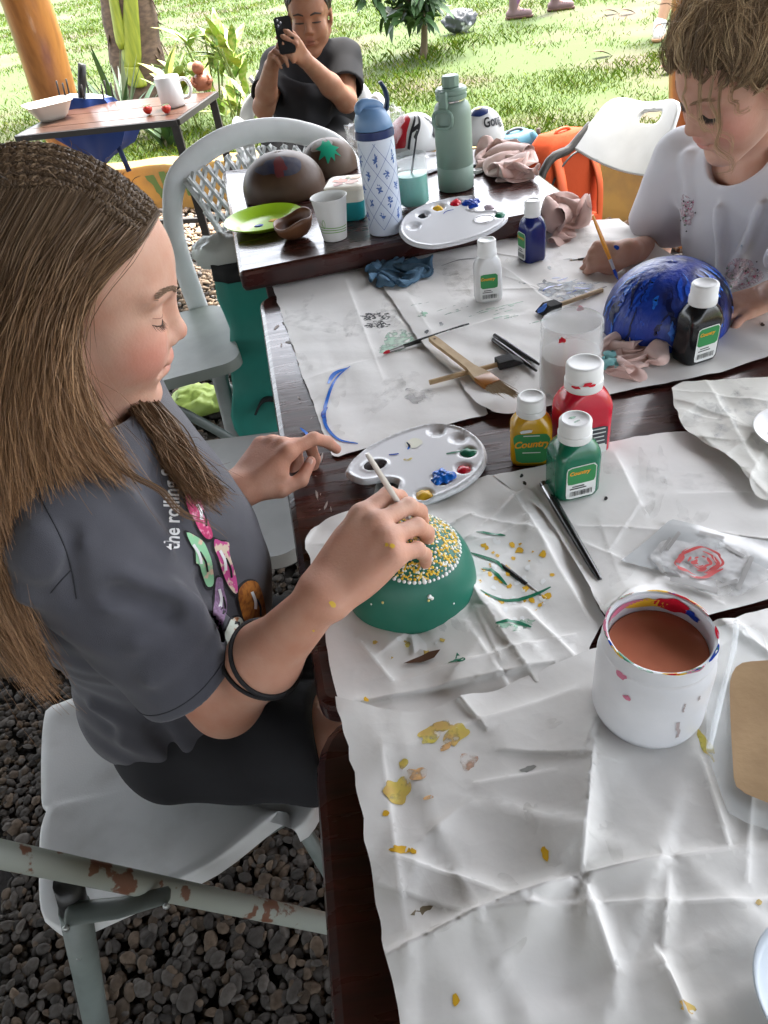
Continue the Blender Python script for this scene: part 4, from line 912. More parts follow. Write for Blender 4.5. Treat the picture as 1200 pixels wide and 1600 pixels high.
# big white jar with rusty water
c = at(1006, 1118, T); cz = ZP + .007
t = thing('plastic_jar', 'white plastic jar of rusty brown paint water on the big sheet', 'jar', (c[0], c[1], cz), 0)
R, Hh = .0415, .092; nk = .0385
prof = [(0, 0), (R - .008, 0), (R - .002, .003), (R, .010), (R, Hh * .70), (R - .001, Hh * .76), (nk, Hh * .81), (nk - .0005, Hh * .84), (nk + .001, Hh * .86), (nk + .001, Hh * .88), (nk - .0005, Hh * .90), (nk, Hh - .002), (nk - .001, Hh), (nk - .0028, Hh - .0005), (nk - .0032, Hh * .8), (R - .003, Hh * .7), (R - .003, .01), (0, .004)]
jw = mat('jar_white_plastic', (.70, .71, .74), .32, coat=.1, col2=(.64, .65, .68), vscale=30)
body = obj('body', *latheg(prof, 72), jw, t, sharp=60)
zl = Hh * .80
obj('water', *latheg([(0, zl - .004), (nk - .004, zl - .004), (nk - .0036, zl), (nk - .005, zl - .0004), (0, zl - .0004)], 56), mat('rusty_water', (.56, .195, .115), .12, col2=(.44, .14, .08), vscale=14), t)
rg = np.random.RandomState(17); cols = [P_red, P_yel, P_grn, P_gw, P_wht, mat('pink_paint', (.55, .16, .25), .4), P_blu]
for k in range(34):                               # dried paint round the rim
    b = rg.uniform(0, 6.28); r = rg.uniform(.0015, .005); v2, f = sheet2d(blob2d((0, 0), r, 800 + k, n=12, rough=.5, ax=(1.8, .6)), .003); rr_ = nk - .0009; an = b + v2[:, 0] / rr_
    w = v2[:, 1] / .005; obj('dried_paint', np.stack([(rr_ + w * .0022) * np.cos(an), (rr_ + w * .0022) * np.sin(an), np.full(len(v2), Hh + .0006) - np.abs(w) * .0006], 1), f, cols[k % 7], t)
for k, (b, z, r, m, ax) in enumerate([(.9, Hh * .9, .010, P_red, (1.4, .6)), (1.35, Hh * .9, .009, P_yel, (1.5, .5)), (1.9, Hh * .93, .008, cols[5], (2.2, .4)), (.45, Hh * .9, .006, P_blu, (1, .6)), (2.7, Hh * .92, .006, P_gw, (1.6, .5))]):
    v2, f = sheet2d(blob2d((0, 0), r, 850 + k, rough=.4, ax=ax), .003); rr_ = nk - .0037; an = b + v2[:, 0] / rr_; obj('dried_paint', np.stack([rr_ * np.cos(an), rr_ * np.sin(an), v2[:, 1] + z], 1), [q[::-1] for q in f], m, t)
for k, (b, z0, z1, w) in enumerate([(-1.45, .062, .052, .0014), (-1.5, .040, .020, .002), (-1.2, .064, .060, .0012)]):
    P = np.stack([b * R + rg.randn(8).cumsum() * .0006, np.linspace(z0, z1, 8)], 1); v2, f = ribbon_mesh(P, w * (.5 + rg.rand(8))); an = v2[:, 0] / R; obj('drip', np.stack([(R + .0005) * np.cos(an), (R + .0005) * np.sin(an), v2[:, 1]], 1), f, mat('grey_drip', (.38, .32, .32), .5), t)
for k, (b, z, r) in enumerate([(-2.6, .077, .004), (-2.4, .060, .003)]):
    v2, f = sheet2d(blob2d((0, 0), r, 870 + k, rough=.4), .003); rr_ = nk + .0012 if z > .07 else R + .0006; an = b + v2[:, 0] / rr_; obj('paint_smear', np.stack([rr_ * np.cos(an), rr_ * np.sin(an), v2[:, 1] + z], 1), f, cols[5], t)

# ---- brushes
steel = mat('ferrule_steel', (.5, .5, .5), .3, 1.0); raww = mat('raw_wood', (.50, .36, .20), .6, col2=(.42, .29, .15), vscale=60, stretch=(1, 1, 1)); bristle = mat('pale_bristle', (.42, .32, .2), .8, bump=.5, bscale=400); foam = mat('black_foam', (.02, .02, .021), .85, bump=.4, bscale=300)
blackw = mat('black_lacquer', (.012, .012, .014), .25, coat=.4)
def line_brush(label, p0, p1, z0, z1, r=.0032, hm=None, tip='tip', tipm=None, name='paint_brush', fer=.16, tipl=.07):
    a = at(p0[0], p0[1], T); b = at(p1[0], p1[1], T); a[2] = z0; b[2] = z1; t = thing(name, label, 'brush', a); d = b - a; L = np.linalg.norm(d)
    q = lambda s: d * s
    if tip:
        mb = MB(); mb.tube([q(0), q(tipl * .5), q(tipl)], [.0006, r * .9, r * .75], 10); mb.build('bristle_tip', tipm or bristle, t)
        mb = MB(); mb.tube([q(tipl), q(tipl + fer * .8), q(tipl + fer)], [r * .78, r * .95, r * .98], 12); mb.build('ferrule', steel, t, sharp=50); s0 = tipl + fer
    else: s0 = 0
    mb = MB(); mb.tube([q(s0), q(s0 + (1 - s0) * .25), q(s0 + (1 - s0) * .9), q(1)], [r * .95, r * 1.15, r * .8, r * .5], 12); mb.build('handle', hm or blackw, t); return t
line_brush('long thin black brush lying across the two far sheets', (600, 560), (733, 515), ZP + .002, ZP + .003, .003, tipm=P_red)
line_brush('black handled brush lying on the sheet right of the green bottle', (848, 768), (936, 920), ZP + .005, ZP + .006, .0042, tip=None)
br = bpy.data.objects['paint_brush.001'] if 'paint_brush.001' in bpy.data.objects else None
if br:
    mb = MB(); a = at(848, 768, T); b = at(936, 920, T); d = b - a; d[2] = 0; mb.tube([d * .05, d * .2], [.0047, .0047], 14); mb.build('ferrule', steel, br)
line_brush('slim dark brush half under the green bowl, pointing at the paint splashes', (856, 948), (725, 852), ZP + .001, ZP + .004, .003, tipm=P_yel)
line_brush('pair of black pencils side by side near the clear jar, the upper one', (773, 534), (842, 580), ZP + .004, ZP + .004, .0034, tip=None, name='pencil'); line_brush('pair of black pencils side by side near the clear jar, the lower one', (771, 541), (838, 590), ZP + .004, ZP + .004, .0034, tip=None, name='pencil')
line_brush('grey brush lying near the hand of the child', (890, 413), (945, 408), ZP, ZP + .001, .0025)
# flat wooden brush
def flat_brush():
    a = at(676, 548, T); b = at(800, 634, T); a[2] = ZP + .014; b[2] = ZP + .003; t = thing('flat_brush', 'wide flat brush with pale wooden handle and orange collar', 'brush', a); d = b - a; L = np.linalg.norm(d); X = d / L; Y = nrm(np.cross([0, 0, 1], X)); Zz = np.cross(X, Y)
    M4 = Matrix([(X[0], Y[0], Zz[0], 0), (X[1], Y[1], Zz[1], 0), (X[2], Y[2], Zz[2], 0), (0, 0, 0, 1)])
    w = [(0, .010), (.012, .0125), (L * .30, .0115), (L * .52, .013), (L * .62, .022), (L * .66, .024)]
    o = [(x, y / 2) for x, y in w] + [(x, -y / 2) for x, y in w[::-1]]; mb = MB(); mb.prism(o[::-1] if False else o[::-1], -.003, .003, M4); mb.build('handle', raww, t, smooth=False)
    mb = MB(); mb.box((L * .72, 0, 0), (L * .13, .025, .008), M4, .0015); mb.build('collar', mat('amber_collar', (.32, .12, .015), .3), t)
    mb = MB(); rg = np.random.RandomState(4)
    for i in range(150):
        y = rg.uniform(-.012, .012); z = rg.uniform(-.003, .003); p = np.array([L * .77, y, z]); e = np.array([L * rg.uniform(.93, 1.02), y * 1.2 + rg.randn() * .0015, z * 1.3 + rg.randn() * .001]); mb.tube([p, (p + e) / 2 + rg.randn(3) * .0005, e], [.0006, .0006, .0003], 4, True, M4)
    mb.build('bristles', mat('brush_bristle', (.46, .36, .23), .7), t)
    mb = MB(); mb.tube([(L * .045, 0, -.0032), (L * .045, 0, .0034)], .0018, 10, True, M4); mb.build('hanging_hole', mat('hole_dark', (.1, .06, .03), .8), t)
flat_brush()
def foam_brush(label, p0, p1, z0, blen=.036, smear=False):
    a = at(p0[0], p0[1], T); b = at(p1[0], p1[1], T); a[2] = z0; b[2] = z0 + .004; t = thing('foam_brush', label, 'brush', a); d = b - a; L = np.linalg.norm(d); X = d / L; Y = nrm(np.cross([0, 0, 1], X)); Zz = np.cross(X, Y)
    M4 = Matrix([(X[0], Y[0], Zz[0], 0), (X[1], Y[1], Zz[1], 0), (X[2], Y[2], Zz[2], 0), (0, 0, 0, 1)])
    mb = MB(); mb.tube([(0, 0, 0), (L - blen, 0, 0)], [.0036, .0034], 12, True, M4); mb.build('handle', raww, t, sharp=50)
    x0 = L - blen; o = [(x0, -.0085, 0), (x0, .0085, 0)]
    v = np.array([(x0, -.010, -.004), (x0, .010, -.004), (x0, .010, .007), (x0, -.010, .007), (x0 + blen * .6, -.0105, -.004), (x0 + blen * .6, .0105, -.004), (x0 + blen * .6, .0105, .0075), (x0 + blen * .6, -.0105, .0075), (L, -.0095, -.004), (L, .0095, -.004), (L, .0095, -.002), (L, -.0095, -.002)])
    f = [(0, 1, 2, 3), (0, 4, 5, 1), (1, 5, 6, 2), (2, 6, 7, 3), (3, 7, 4, 0), (4, 8, 9, 5), (5, 9, 10, 6), (6, 10, 11, 7), (7, 11, 8, 4), (8, 11, 10, 9)]
    mb = MB(); mb.add(v, [q[::-1] for q in f], M4); fo = mb.build('foam_head', foam, t, smooth=False); md = fo.modifiers.new('round', 'BEVEL'); md.width = .0012; md.segments = 2
    if smear:
        v2, fq = sheet2d(blob2d((L - blen * .22, 0), .007, 5, rough=.3, ax=(1, .9)), .003); mb = MB(); zt = .0085 - (np.clip(v2[:, 0] - (x0 + blen * .6), 0, 1)) / (blen * .4) * .0095; mb.add(np.column_stack([v2, zt + .0006]), fq, M4); mb.build('paint_smear', lb[0], t)
    return t
foam_brush('black foam brush with a plain dowel handle under the flat brush', (672, 608), (815, 574), ZP + .004)
foam_brush('black foam brush tipped with blue paint beside the blue bowl', (940, 462), (842, 500), ZP + .003, smear=True)

# ---- cloths
def cloth(label, px, z, hmax, m, seed, name='cloth', cat='cloth', surf=None, size=1.75, n=26, steps=90):
    """a dropped rag: a square of cloth gathered over its footprint, relaxed under gravity with stiff threads so that it buckles into folds"""
    zz = T if surf is None else surf; W = np.array([at(x, y, zz)[:2] for x, y in px]); c = W.mean(0); U, S_, Vt = np.linalg.svd(W - c); A = Vt.T; q = (W - c) @ A; ab = np.abs(q).max(0) * .96
    rg = np.random.RandomState(seed); Lx, Ly = ab * 2 * size * .5 * np.array([1.25, 1.45]); rest = np.array([Lx / (n - 1) * 2, Ly / (n - 1) * 2]) * .5 * 2
    gx, gy = np.meshgrid(np.linspace(-1, 1, n), np.linspace(-1, 1, n), indexing='ij'); r = np.sqrt(gx ** 2 + gy ** 2) + 1e-9; k = np.minimum(1, 1 / np.maximum(r, .001)); disc = np.maximum(np.abs(gx), np.abs(gy)) / r
    P = np.stack([gx * disc * ab[0], gy * disc * ab[1], hmax * .35 + hmax * .55 * (1 - r / 1.5)], -1); P += rg.randn(n, n, 3) * np.array([.0012, .0012, .004]); vel = np.zeros_like(P)
    nz = np.array([[noise.noise(Vector((a_ * 2.6, b_ * 2.6, seed))) for b_ in np.linspace(-1, 1, n)] for a_ in np.linspace(-1, 1, n)]); P[..., 2] += nz * hmax * .8
    sets = []
    for ax, st, rl in ((0, 1, rest[0]), (1, 1, rest[1]), (0, 2, rest[0] * 2), (1, 2, rest[1] * 2)):
        for o in range(2 * st):
            i = np.arange(o, n - st, 2 * st); j = i + st
            if st == 2: i = np.concatenate([i]); j = i + 2
            sets.append((ax, i, j, rl, 1.0 if st == 1 else .35))
    dg = math.hypot(*rest)
    for it in range(steps):
        vel[..., 2] -= .0006; vel *= .93; O = P.copy(); P = P + vel
        for rep in range(6):
            for ax, i, j, rl, st in sets:
                a_ = P[i] if ax == 0 else P[:, i]; b_ = P[j] if ax == 0 else P[:, j]; d = b_ - a_; L = np.linalg.norm(d, axis=-1, keepdims=True) + 1e-9; cr = d * (.5 * st * (1 - rl / L))
                if st < 1: cr = cr * (L < rl * .86)
                if ax == 0: P[i] += cr; P[j] -= cr
                else: P[:, i] += cr; P[:, j] -= cr
            for sx in (1, -1):
                a_ = P[:-1, :-1] if sx > 0 else P[:-1, 1:]; b_ = P[1:, 1:] if sx > 0 else P[1:, :-1]; d = b_ - a_; L = np.linalg.norm(d, axis=-1, keepdims=True) + 1e-9; cr = d * (.12 * (1 - dg / L)); a_ += cr; b_ -= cr
            e = np.sqrt((P[..., 0] / ab[0]) ** 2 + (P[..., 1] / ab[1]) ** 2); o_ = np.maximum(e, 1)[..., None]; P[..., :2] /= o_
            P[..., 2] = np.clip(P[..., 2], .0008, hmax)
        vel = P - O; g_ = P[..., 2] < .0012; vel[g_] *= .2
    Pw = P.reshape(-1, 3); v = np.column_stack([c + Pw[:, :2] @ A.T, z + Pw[:, 2]]); i = np.arange(n * n).reshape(n, n); f = np.stack([i[:-1, :-1].ravel(), i[1:, :-1].ravel(), i[1:, 1:].ravel(), i[:-1, 1:].ravel()], 1)
    for _ in range(2):                            # ease single-thread spikes
        G = v.reshape(n, n, 3); Hh = G.copy(); Hh[1:-1, 1:-1] = .5 * G[1:-1, 1:-1] + .125 * (G[:-2, 1:-1] + G[2:, 1:-1] + G[1:-1, :-2] + G[1:-1, 2:]); v = Hh.reshape(-1, 3)
    t = thing(name, label, cat, (c[0], c[1], z)); o = obj('fabric', v, f, m, t, world=True); md = o.modifiers.new('thickness', 'SOLIDIFY'); md.thickness = .0012; md = o.modifiers.new('round', 'SUBSURF'); md.levels = md.render_levels = 1
    return t
pinkm = mat('pink_flannel', (.62, .42, .37), .85, col2=(.68, .49, .44), vscale=25, bump=.15, bscale=700, sheen=.3)
denim = mat('denim_cloth', (.07, .15, .24), .85, col2=(.11, .21, .31), vscale=90, bump=.3, bscale=900)
cloth('crumpled pink rag standing in folds beside the navy bottle', [(842, 352), (852, 330), (888, 316), (920, 330), (926, 358), (912, 390), (872, 400), (846, 392)], ZP - .002, .070, pinkm, 9, steps=56, size=2.0)
t = cloth('pink rag with a teal paint smear between the clear jar and the black bottle', [(940, 525), (965, 535), (1000, 530), (1050, 552), (1055, 572), (1010, 582), (975, 590), (962, 606), (942, 604), (938, 560)], ZP - .002, .026, pinkm, 5)
t2 = cloth('pink cloth spread in soft folds at the right of the back table', [(742, 262), (756, 248), (775, 238), (812, 240), (835, 258), (862, 282), (830, 284), (800, 280), (770, 284), (744, 280)], TB, .046, pinkm, 7, surf=TB)
cloth('crumpled blue denim cloth on the left sheet', [(572, 432), (588, 410), (618, 402), (672, 400), (677, 425), (672, 446), (640, 456), (606, 456), (598, 440)], ZP - .003, .020, denim, 12, size=1.5, steps=70)
cv = bvh_of([o for o in t.children][0])
v2, f = sheet2d(blob2d((952, 566), 14, 3, rough=.3), 3); obj('paint_smear', cast(cv, v2, .0032), [q[::-1] for q in f], mat('teal_smear', (.18, .42, .42), .7), t, world=True)

# ---- stencil card, kraft paper, plates at the edge, glass rod
c0 = [(968, 892), (1046, 826), (1120, 846), (1200, 862), (1215, 900), (1150, 918), (1060, 915)]
W = np.array([at(x, y, T)[:2] for x, y in c0]); t = thing('stencil_sheet', 'glossy plastic stencil sheet smeared with red and white paint', 'stencil', (W.mean(0)[0], W.mean(0)[1], ZP + .006))
v2, f = sheet2d(W, .006); hst = lambda x, y: ZP + .0068 + .0012 * np.sin(x * 70) * np.sin(y * 55)
obj('sheet', np.column_stack([v2, hst(v2[:, 0], v2[:, 1])]), f, mat('stencil_plastic', (.60, .62, .63), .12, alpha=.75, coat=.5), t, world=True)
def on_st(px, m, nm, l): 
    W = np.array([at(x, y, T + .007)[:2] for x, y in px]); v2, f = sheet2d(W, .0025); obj(nm, np.column_stack([v2, hst(v2[:, 0], v2[:, 1]) + l]), f, m, t, world=True)
on_st(blob2d((1100, 888), 84, 4, n=60, rough=.22, ax=(1.0, .50), ang=.12), mat('wet_white_paint', (.74, .74, .74), .10, bump=1.0, bscale=45, bdetail=2, coat=.8, ragged=(28, .34, .60, .15)), 'paint_smear', .0012)
for k, (x0, y0, x1, y1, w) in enumerate([(1040, 868, 1060, 842, 6), (1030, 872, 1046, 850, 5), (1045, 915, 1120, 932, 8), (1150, 930, 1172, 880, 8), (1120, 925, 1150, 915, 5), (1090, 842, 1130, 850, 5), (1025, 888, 1035, 905, 6), (1130, 862, 1160, 880, 5)]):
    d = nrm((y1 - y0, x0 - x1)) * w / 2; on_st([(x0 - d[0], y0 - d[1]), (x1 - d[0], y1 - d[1]), (x1 + d[0], y1 + d[1]), (x0 + d[0], y0 + d[1])], mat('stencil_slot', (.33, .32, .31), .5), 'cut_slot', .002)
redp = mat('washy_red_paint', (.58, .09, .09), .25, coat=.3)
rg = np.random.RandomState(44)
for k in range(30):                               # a loosely brushed red rosette
    r = [38, 34, 26, 18, 10][k % 5] * rg.uniform(.88, 1.1); a0 = rg.rand() * 6.28; a = np.linspace(a0, a0 + rg.uniform(.5, 1.5), 12); P = np.stack([1092 + r * np.cos(a) * (1 + .10 * np.sin(5 * a)) + rg.randn() * 2, 888 + r * .60 * np.sin(a) * (1 + .1 * np.cos(4 * a)) + rg.randn() * 1.5], 1)
    W = np.array([at(x, y, T + .007)[:2] for x, y in P]); v2, f = ribbon_mesh(W, rg.uniform(.0012, .0042) * np.sin(np.linspace(.3, 2.9, 12))); obj('paint_stroke', np.column_stack([v2, hst(v2[:, 0], v2[:, 1]) + .0024 + .00003 * k]), f, redp, t, world=True)
W = np.array([at(x, y, T)[:2] for x, y in [(1130, 1092), (1142, 1068), (1260, 1062), (1280, 1330), (1210, 1292), (1136, 1262)]]); t = thing('kraft_paper', 'brown kraft paper card with a rounded corner at the right edge', 'paper', (W.mean(0)[0], W.mean(0)[1], ZP + .012))
v2, f = sheet2d(roundpoly(W[::1], .008), .007); obj('sheet', np.column_stack([v2, ZP + .020 + .0014 * np.sin(v2[:, 0] * 50) + .0012 * np.sin(v2[:, 1] * 61)]), f, mat('kraft', (.36, .235, .12), .8, col2=(.30, .19, .095), vscale=40, vdetail=8, bump=.25, bscale=90), t, world=True)
W = [(1082, 990), (1146, 992), (1150, 1010), (1124, 1200), (1240, 1240), (1240, 1330), (1110, 1290), (1085, 1190)]
Wc = np.array([at(x, y, T)[:2] for x, y in [(1100, 1008), (1142, 1000), (1180, 1010), (1215, 1120), (1215, 1330), (1130, 1300), (1095, 1196)]]); t = thing('plastic_tray', 'clear flat plastic tray with a raised rim right of the white jar', 'tray', (Wc.mean(0)[0], Wc.mean(0)[1], ZP + .006))
clear = mat('clear_plastic', (.80, .84, .85), .08, alpha=.30, spec=.8, coat=.7); v2, f = sheet2d(Wc, .012); obj('sheet', np.column_stack([v2, np.full(len(v2), ZP + .016)]), f, clear, t, world=True)
mb = MB(); mb.tube([(p[0], p[1], ZP + .018) for p in smooth_path(np.array([at(x, y, T)[:2] for x, y in [(1142, 1000), (1138, 1040), (1118, 1120), (1100, 1196)]]), 5)], .0022, 8); mb.build('rim', clear, t, world=True)
c = at(1238, 700, T); t = thing('white_plate', 'edge of a round white plate at the right picture edge', 'plate', (c[0], c[1], ZP + .008)); obj('dish', *latheg([(0, .003), (.03, .003), (.042, .008), (.045, .012), (.0445, .0125), (.041, .0095), (.029, .0045), (0, .0045)], 48), plastic_w, t)
c = at(1282, 1590, T); t = thing('white_plate', 'pale blue white plate rim in the bottom right corner', 'plate', (c[0], c[1], ZP + .016)); obj('dish', *latheg([(0, .003), (.03, .003), (.040, .010), (.043, .016), (.0422, .0165), (.038, .0115), (.029, .0045), (0, .0045)], 48), mat('pale_plate', (.60, .66, .72), .3), t)
# dark phone half under the near palette
c = at(606, 775, T); t = thing('smartphone', 'dark phone lying under the edge of the near palette', 'phone', (c[0], c[1], T + .001), 1.35)
obj('body', *loftg([(rrect(.066, .03, .006), 0), (rrect(.068, .032, .007), .0006)], True), blackw, t)
# plastic bag with bread on the back table
c = at(600, 240, TB); 
def bag():
    t = thing('plastic_bag', 'clear crumpled plastic bag of orange snacks behind the flasks', 'bag', (c[0], c[1], TB + .001)); rg = np.random.RandomState(6)
    v, f = ballg((0, 0, .045), (.085, .05, .05), 40, 26); d = np.array([noise.noise(Vector(p * 45)) for p in v]) + .6 * np.array([noise.noise(Vector(p * 110)) for p in v]); v = v * (1 + .20 * d[:, None]); v[:, 2] = np.maximum(v[:, 2], .001)
    obj('film', v, f, mat('clear_film', (.92, .92, .92), .1, alpha=.28, coat=.6, spec=.8), t)
    for k, (x, y, r) in enumerate([(.03, -.01, .024), (.055, .005, .02), (-.03, .01, .026)]):
        w, g_ = ballg((x, y, r * .75 + .006), (r, r * .8, r * .7), 16, 10); obj('snack', w * (1 + .05 * np.sin(w[:, [1, 2, 0]] * 200)), g_, mat('orange_snack', (.55, .22, .07) if k < 2 else (.5, .36, .2), .6, bump=.3, bscale=120) if k < 2 else mat('bread_crust', (.5, .36, .2), .7), t)
bag()
# ================================================================== CHAIRS, BAGS, PLANTS AND THE REST AROUND THE TABLES
pw = mat('chair_white_plastic', (.68, .69, .685), .42, col2=(.60, .61, .605), vscale=12, bump=.06, bscale=700); pw_shaded = mat('chair_shaded_plastic', (.33, .335, .325), .5, col2=(.27, .275, .265), vscale=14, bump=.1, bscale=700)  # second one for the legs: shade on white plastic put into the colour
tubem = mat('grey_green_enamel', (.17, .20, .185), .4, .0, col2=(.14, .165, .155), vscale=20); rusty = mat('rusty_enamel', (.30, .32, .28), .5, col2=(.16, .07, .04), vscale=34, vdetail=8, vlo=.57, vhi=.60, bump=.1, bscale=80); darkm = mat('dark_steel_tube', (.05, .045, .04), .5, .3)
def curved_slab(w, d, th, r, dish=.006, n=10):
    """a moulded seat or back panel: rounded outline, dished face, rolled rim"""
    out = np.array(rrect(w, d, r, n)); rings = [(1.0, -th), (1.0, -th * .3), (.985, 0), (.95, -.001), (.8, -dish * .6), (.5, -dish), (.15, -dish)]
    v = np.vstack([np.column_stack([out * np.array([k, k]), np.full(len(out), z)]) for k, z in rings]); m = len(out)
    f = [(i * m + j, i * m + (j + 1) % m, (i + 1) * m + (j + 1) % m, (i + 1) * m + j) for i in range(len(rings) - 1) for j in range(m)]; f.append(tuple((len(rings) - 1) * m + j for j in range(m)))
    b = len(v); v = np.vstack([v, np.column_stack([out * .96, np.full(m, -th)]), np.column_stack([out * .94, np.full(m, -.006 - dish)])]); f += [(j, b + j, b + (j + 1) % m, (j + 1) % m) for j in range(m)] + [(b + j, b + m + j, b + m + (j + 1) % m, b + (j + 1) % m) for j in range(m)] + [tuple(b + m + j for j in range(m))[::-1]]
    return v, f
def folding_chair(label, loc, rz, sm=pw, tm=tubem, sh=.45, sw=.40, sd=.39, back=True, rail=None):
    """folding chair facing +x: two side tubes from the backrest to the front feet, rear legs, plastic seat and back"""
    t = thing('folding_chair', label, 'chair', loc, rz); v, f = curved_slab(sd, sw, .028, .055); obj('seat', v + np.array([.0, 0, sh]), f, sm, t, sharp=50)
    for s in (-1, 1):
        y = s * (sw / 2 - .012)
        fr = obj('side_tube', *tubeg(smooth_path(np.array([(-.27, y, .84), (-.235, y, .74), (-.155, y, sh + .06), (.02, y, sh - .12), (.20, y, .10), (.235, y, .012)]), 6), .0125, 12), rail or tm, t)
        y2 = s * (sw / 2 - .040); rl = obj('rear_leg', *tubeg([(-.02, y2, sh - .035), (-.12, y2, sh * .55), (-.235, y2, .012)], .0115, 12), tm, t)
        mb = MB(); mb.add(*tubeg([(-.235, y2, 0), (-.230, y2, .025)], .0145, 10)); mb.build('rubber_foot', darkm, rl)
        mb = MB(); mb.add(*tubeg([(.235, y, 0), (.228, y, .025)], .0145, 10)); mb.build('rubber_foot', darkm, fr)
        mb = MB(); mb.add(*tubeg([(-.15, y2, sh - .045), (.09, y2, sh - .040)], .008, 6)); mb.build('seat_rail', tm, t)
    obj('front_brace', *tubeg([(.19, -(sw / 2 - .012), .12), (.19, sw / 2 - .012, .12)], .008, 10), tm, t)
    if back:
        v, f = curved_slab(.27, sw - .02, .016, .06, .004); A = Matrix.Translation((-.255, 0, .79)) @ Matrix.Rotation(math.radians(-105), 4, 'Y'); A = np.array(A); v = v @ A[:3, :3].T + A[:3, 3]; v[:, 0] -= .05 * (1 - (v[:, 1] / (sw / 2)) ** 2); obj('backrest', v, f, sm, t, sharp=50)
    return t
# the chair the girl sits on: seat, near side tube, strap, rear leg
def girls_chair():
    c = np.array([(-.345, .56)]).mean(0); Zs = .475
    t = thing('folding_chair', 'white folding chair with a rusty side tube under the girl', 'chair', (c[0], c[1], 0))
    W = np.array([at(x, y, Zs)[:2] for x, y in [(66, 1122), (62, 1250), (72, 1262), (60, 1300), (60, 1420), (84, 1448), (104, 1452), (190, 1415), (330, 1350), (440, 1268), (462, 1298), (490, 1268), (497, 1232), (470, 1150), (400, 1080), (200, 1070), (92, 1096)]])[::-1]
    out = resample(smooth_path(W, 4, True), .012, True); cc = out.mean(0)
    rings = [(1.0, Zs - .030), (1.0, Zs - .008), (.992, Zs - .002), (.975, Zs), (.90, Zs - .001), (.82, Zs - .006), (.5, Zs - .011), (.2, Zs - .012)]
    v = np.vstack([np.column_stack([cc + (out - cc) * k, np.full(len(out), z)]) for k, z in rings]); m = len(out)
    f = [(i * m + j, i * m + (j + 1) % m, (i + 1) * m + (j + 1) % m, (i + 1) * m + j) for i in range(len(rings) - 1) for j in range(m)]; f.append(tuple((len(rings) - 1) * m + j for j in range(m)))
    f = f + [tuple(range(m))[::-1]]
    o = obj('seat', v, f, mat('worn_seat_plastic', (.68, .69, .685), .42, col2=(.52, .52, .505), vscale=16, vdetail=8, vlo=.5, vhi=.8, bump=.12, bscale=500), t, sharp=50, world=True)
    A = aty(-30, 1328, .338); B = aty(545, 1450, .372)
    d = nrm(B - A); A2 = A - d * .10; foot = B + (B - A) * ((.012 - B[2]) / (B[2] - A[2]))
    near = obj('side_tube', *tubeg([A - d * .28, A2, A, (A + B) / 2, B, foot], .0125, 16), rusty, t, world=True)
    yo = .40
    farA, farF = A + V3((0, yo, 0)), foot + V3((0, yo, 0)); obj('side_tube', *tubeg([farA - d * .28, farA, farF], .0125, 14), rusty, t, world=True)
    mb = MB(); mb.box(((A - d * .2)[0], (A[1] + yo / 2), (A - d * .2)[2]), (.02, .37, .2), None, .006); mb.build('backrest', pw, t, world=True)
    H1 = aty(106, 1378, .352); H2 = aty(118, 1425, .350); Fo = aty(152, 1605, .346); dl = nrm(Fo - H2); Fo = H2 + dl * ((.01 - H2[2]) / dl[2])
    lg = obj('rear_leg', *tubeg([H2 + (H2 - Fo) * .02, (H2 + Fo) / 2, Fo], .0165, 16), tubem, t, world=True)
    obj('leg_socket', *tubeg([H1, H2], .0145, 16), mat('black_socket', (.02, .02, .02), .4), t, world=True)
    obj('rear_leg', *tubeg([H2 + V3((0, .33, 0)), Fo + V3((0, .33, 0))], .0165, 14), tubem, t, world=True)
    a, b = aty(108, 1428, .330), aty(262, 1398, .334); w_ = V3((0, 0, .011)); n_ = V3((0, .002, 0))
    mb = MB(); mb.add(*tubeg([a - (b - a) * .04, a, (a + b) / 2 + V3((0, -.002, -.004)), b, b + (b - a) * .03], [.006, .0125, .011, .009, .005], 12, True, np.array([(math.cos(q) * .28, math.sin(q)) for q in np.linspace(0, 6.28, 12, endpoint=False)]))); st = mb.build('hinge_strap', tubem, t, world=True)
    for p in (a, b, H2 + (Fo - H2) * .16):
        mb = MB(); mb.ball(p + V3((0, -.014, 0)) * (1 if p is not b else .8), (.004, .003, .004), 10, 6); mb.build('rivet', mat('rivet_metal', (.4, .42, .41), .3, .6), t, world=True)
    # under-seat frame
    u0, u1 = at(270, 1378, Zs - .04), at(450, 1275, Zs - .04); obj('seat_rail', *tubeg([u0, u1], .010, 8), tubem, t, world=True)
    obj('front_leg', *tubeg([at(468, 1285, Zs - .04), at(468, 1285, Zs - .04) + V3((.03, .0, -.42))], .010, 10), tubem, t, world=True)
girls_chair()
# two empty chairs beyond her, tucked to the table
c = at(352, 800, .45); folding_chair('grey folding chair tucked beside the middle table near the free hand of the girl', (c[0] - .03, c[1] + .06, 0), math.radians(-4), mat('chair_pale_grey', (.40, .41, .395), .45, col2=(.35, .36, .345), vscale=14, bump=.1, bscale=700), tubem)
c = at(262, 545, .45); folding_chair('grey green folding chair seen just past the face of the girl', (c[0] - .02, c[1] + .02, 0), math.radians(12), mat('chair_grey_green', (.26, .29, .265), .45, col2=(.22, .25, .225), vscale=14, bump=.1, bscale=700), tubem)
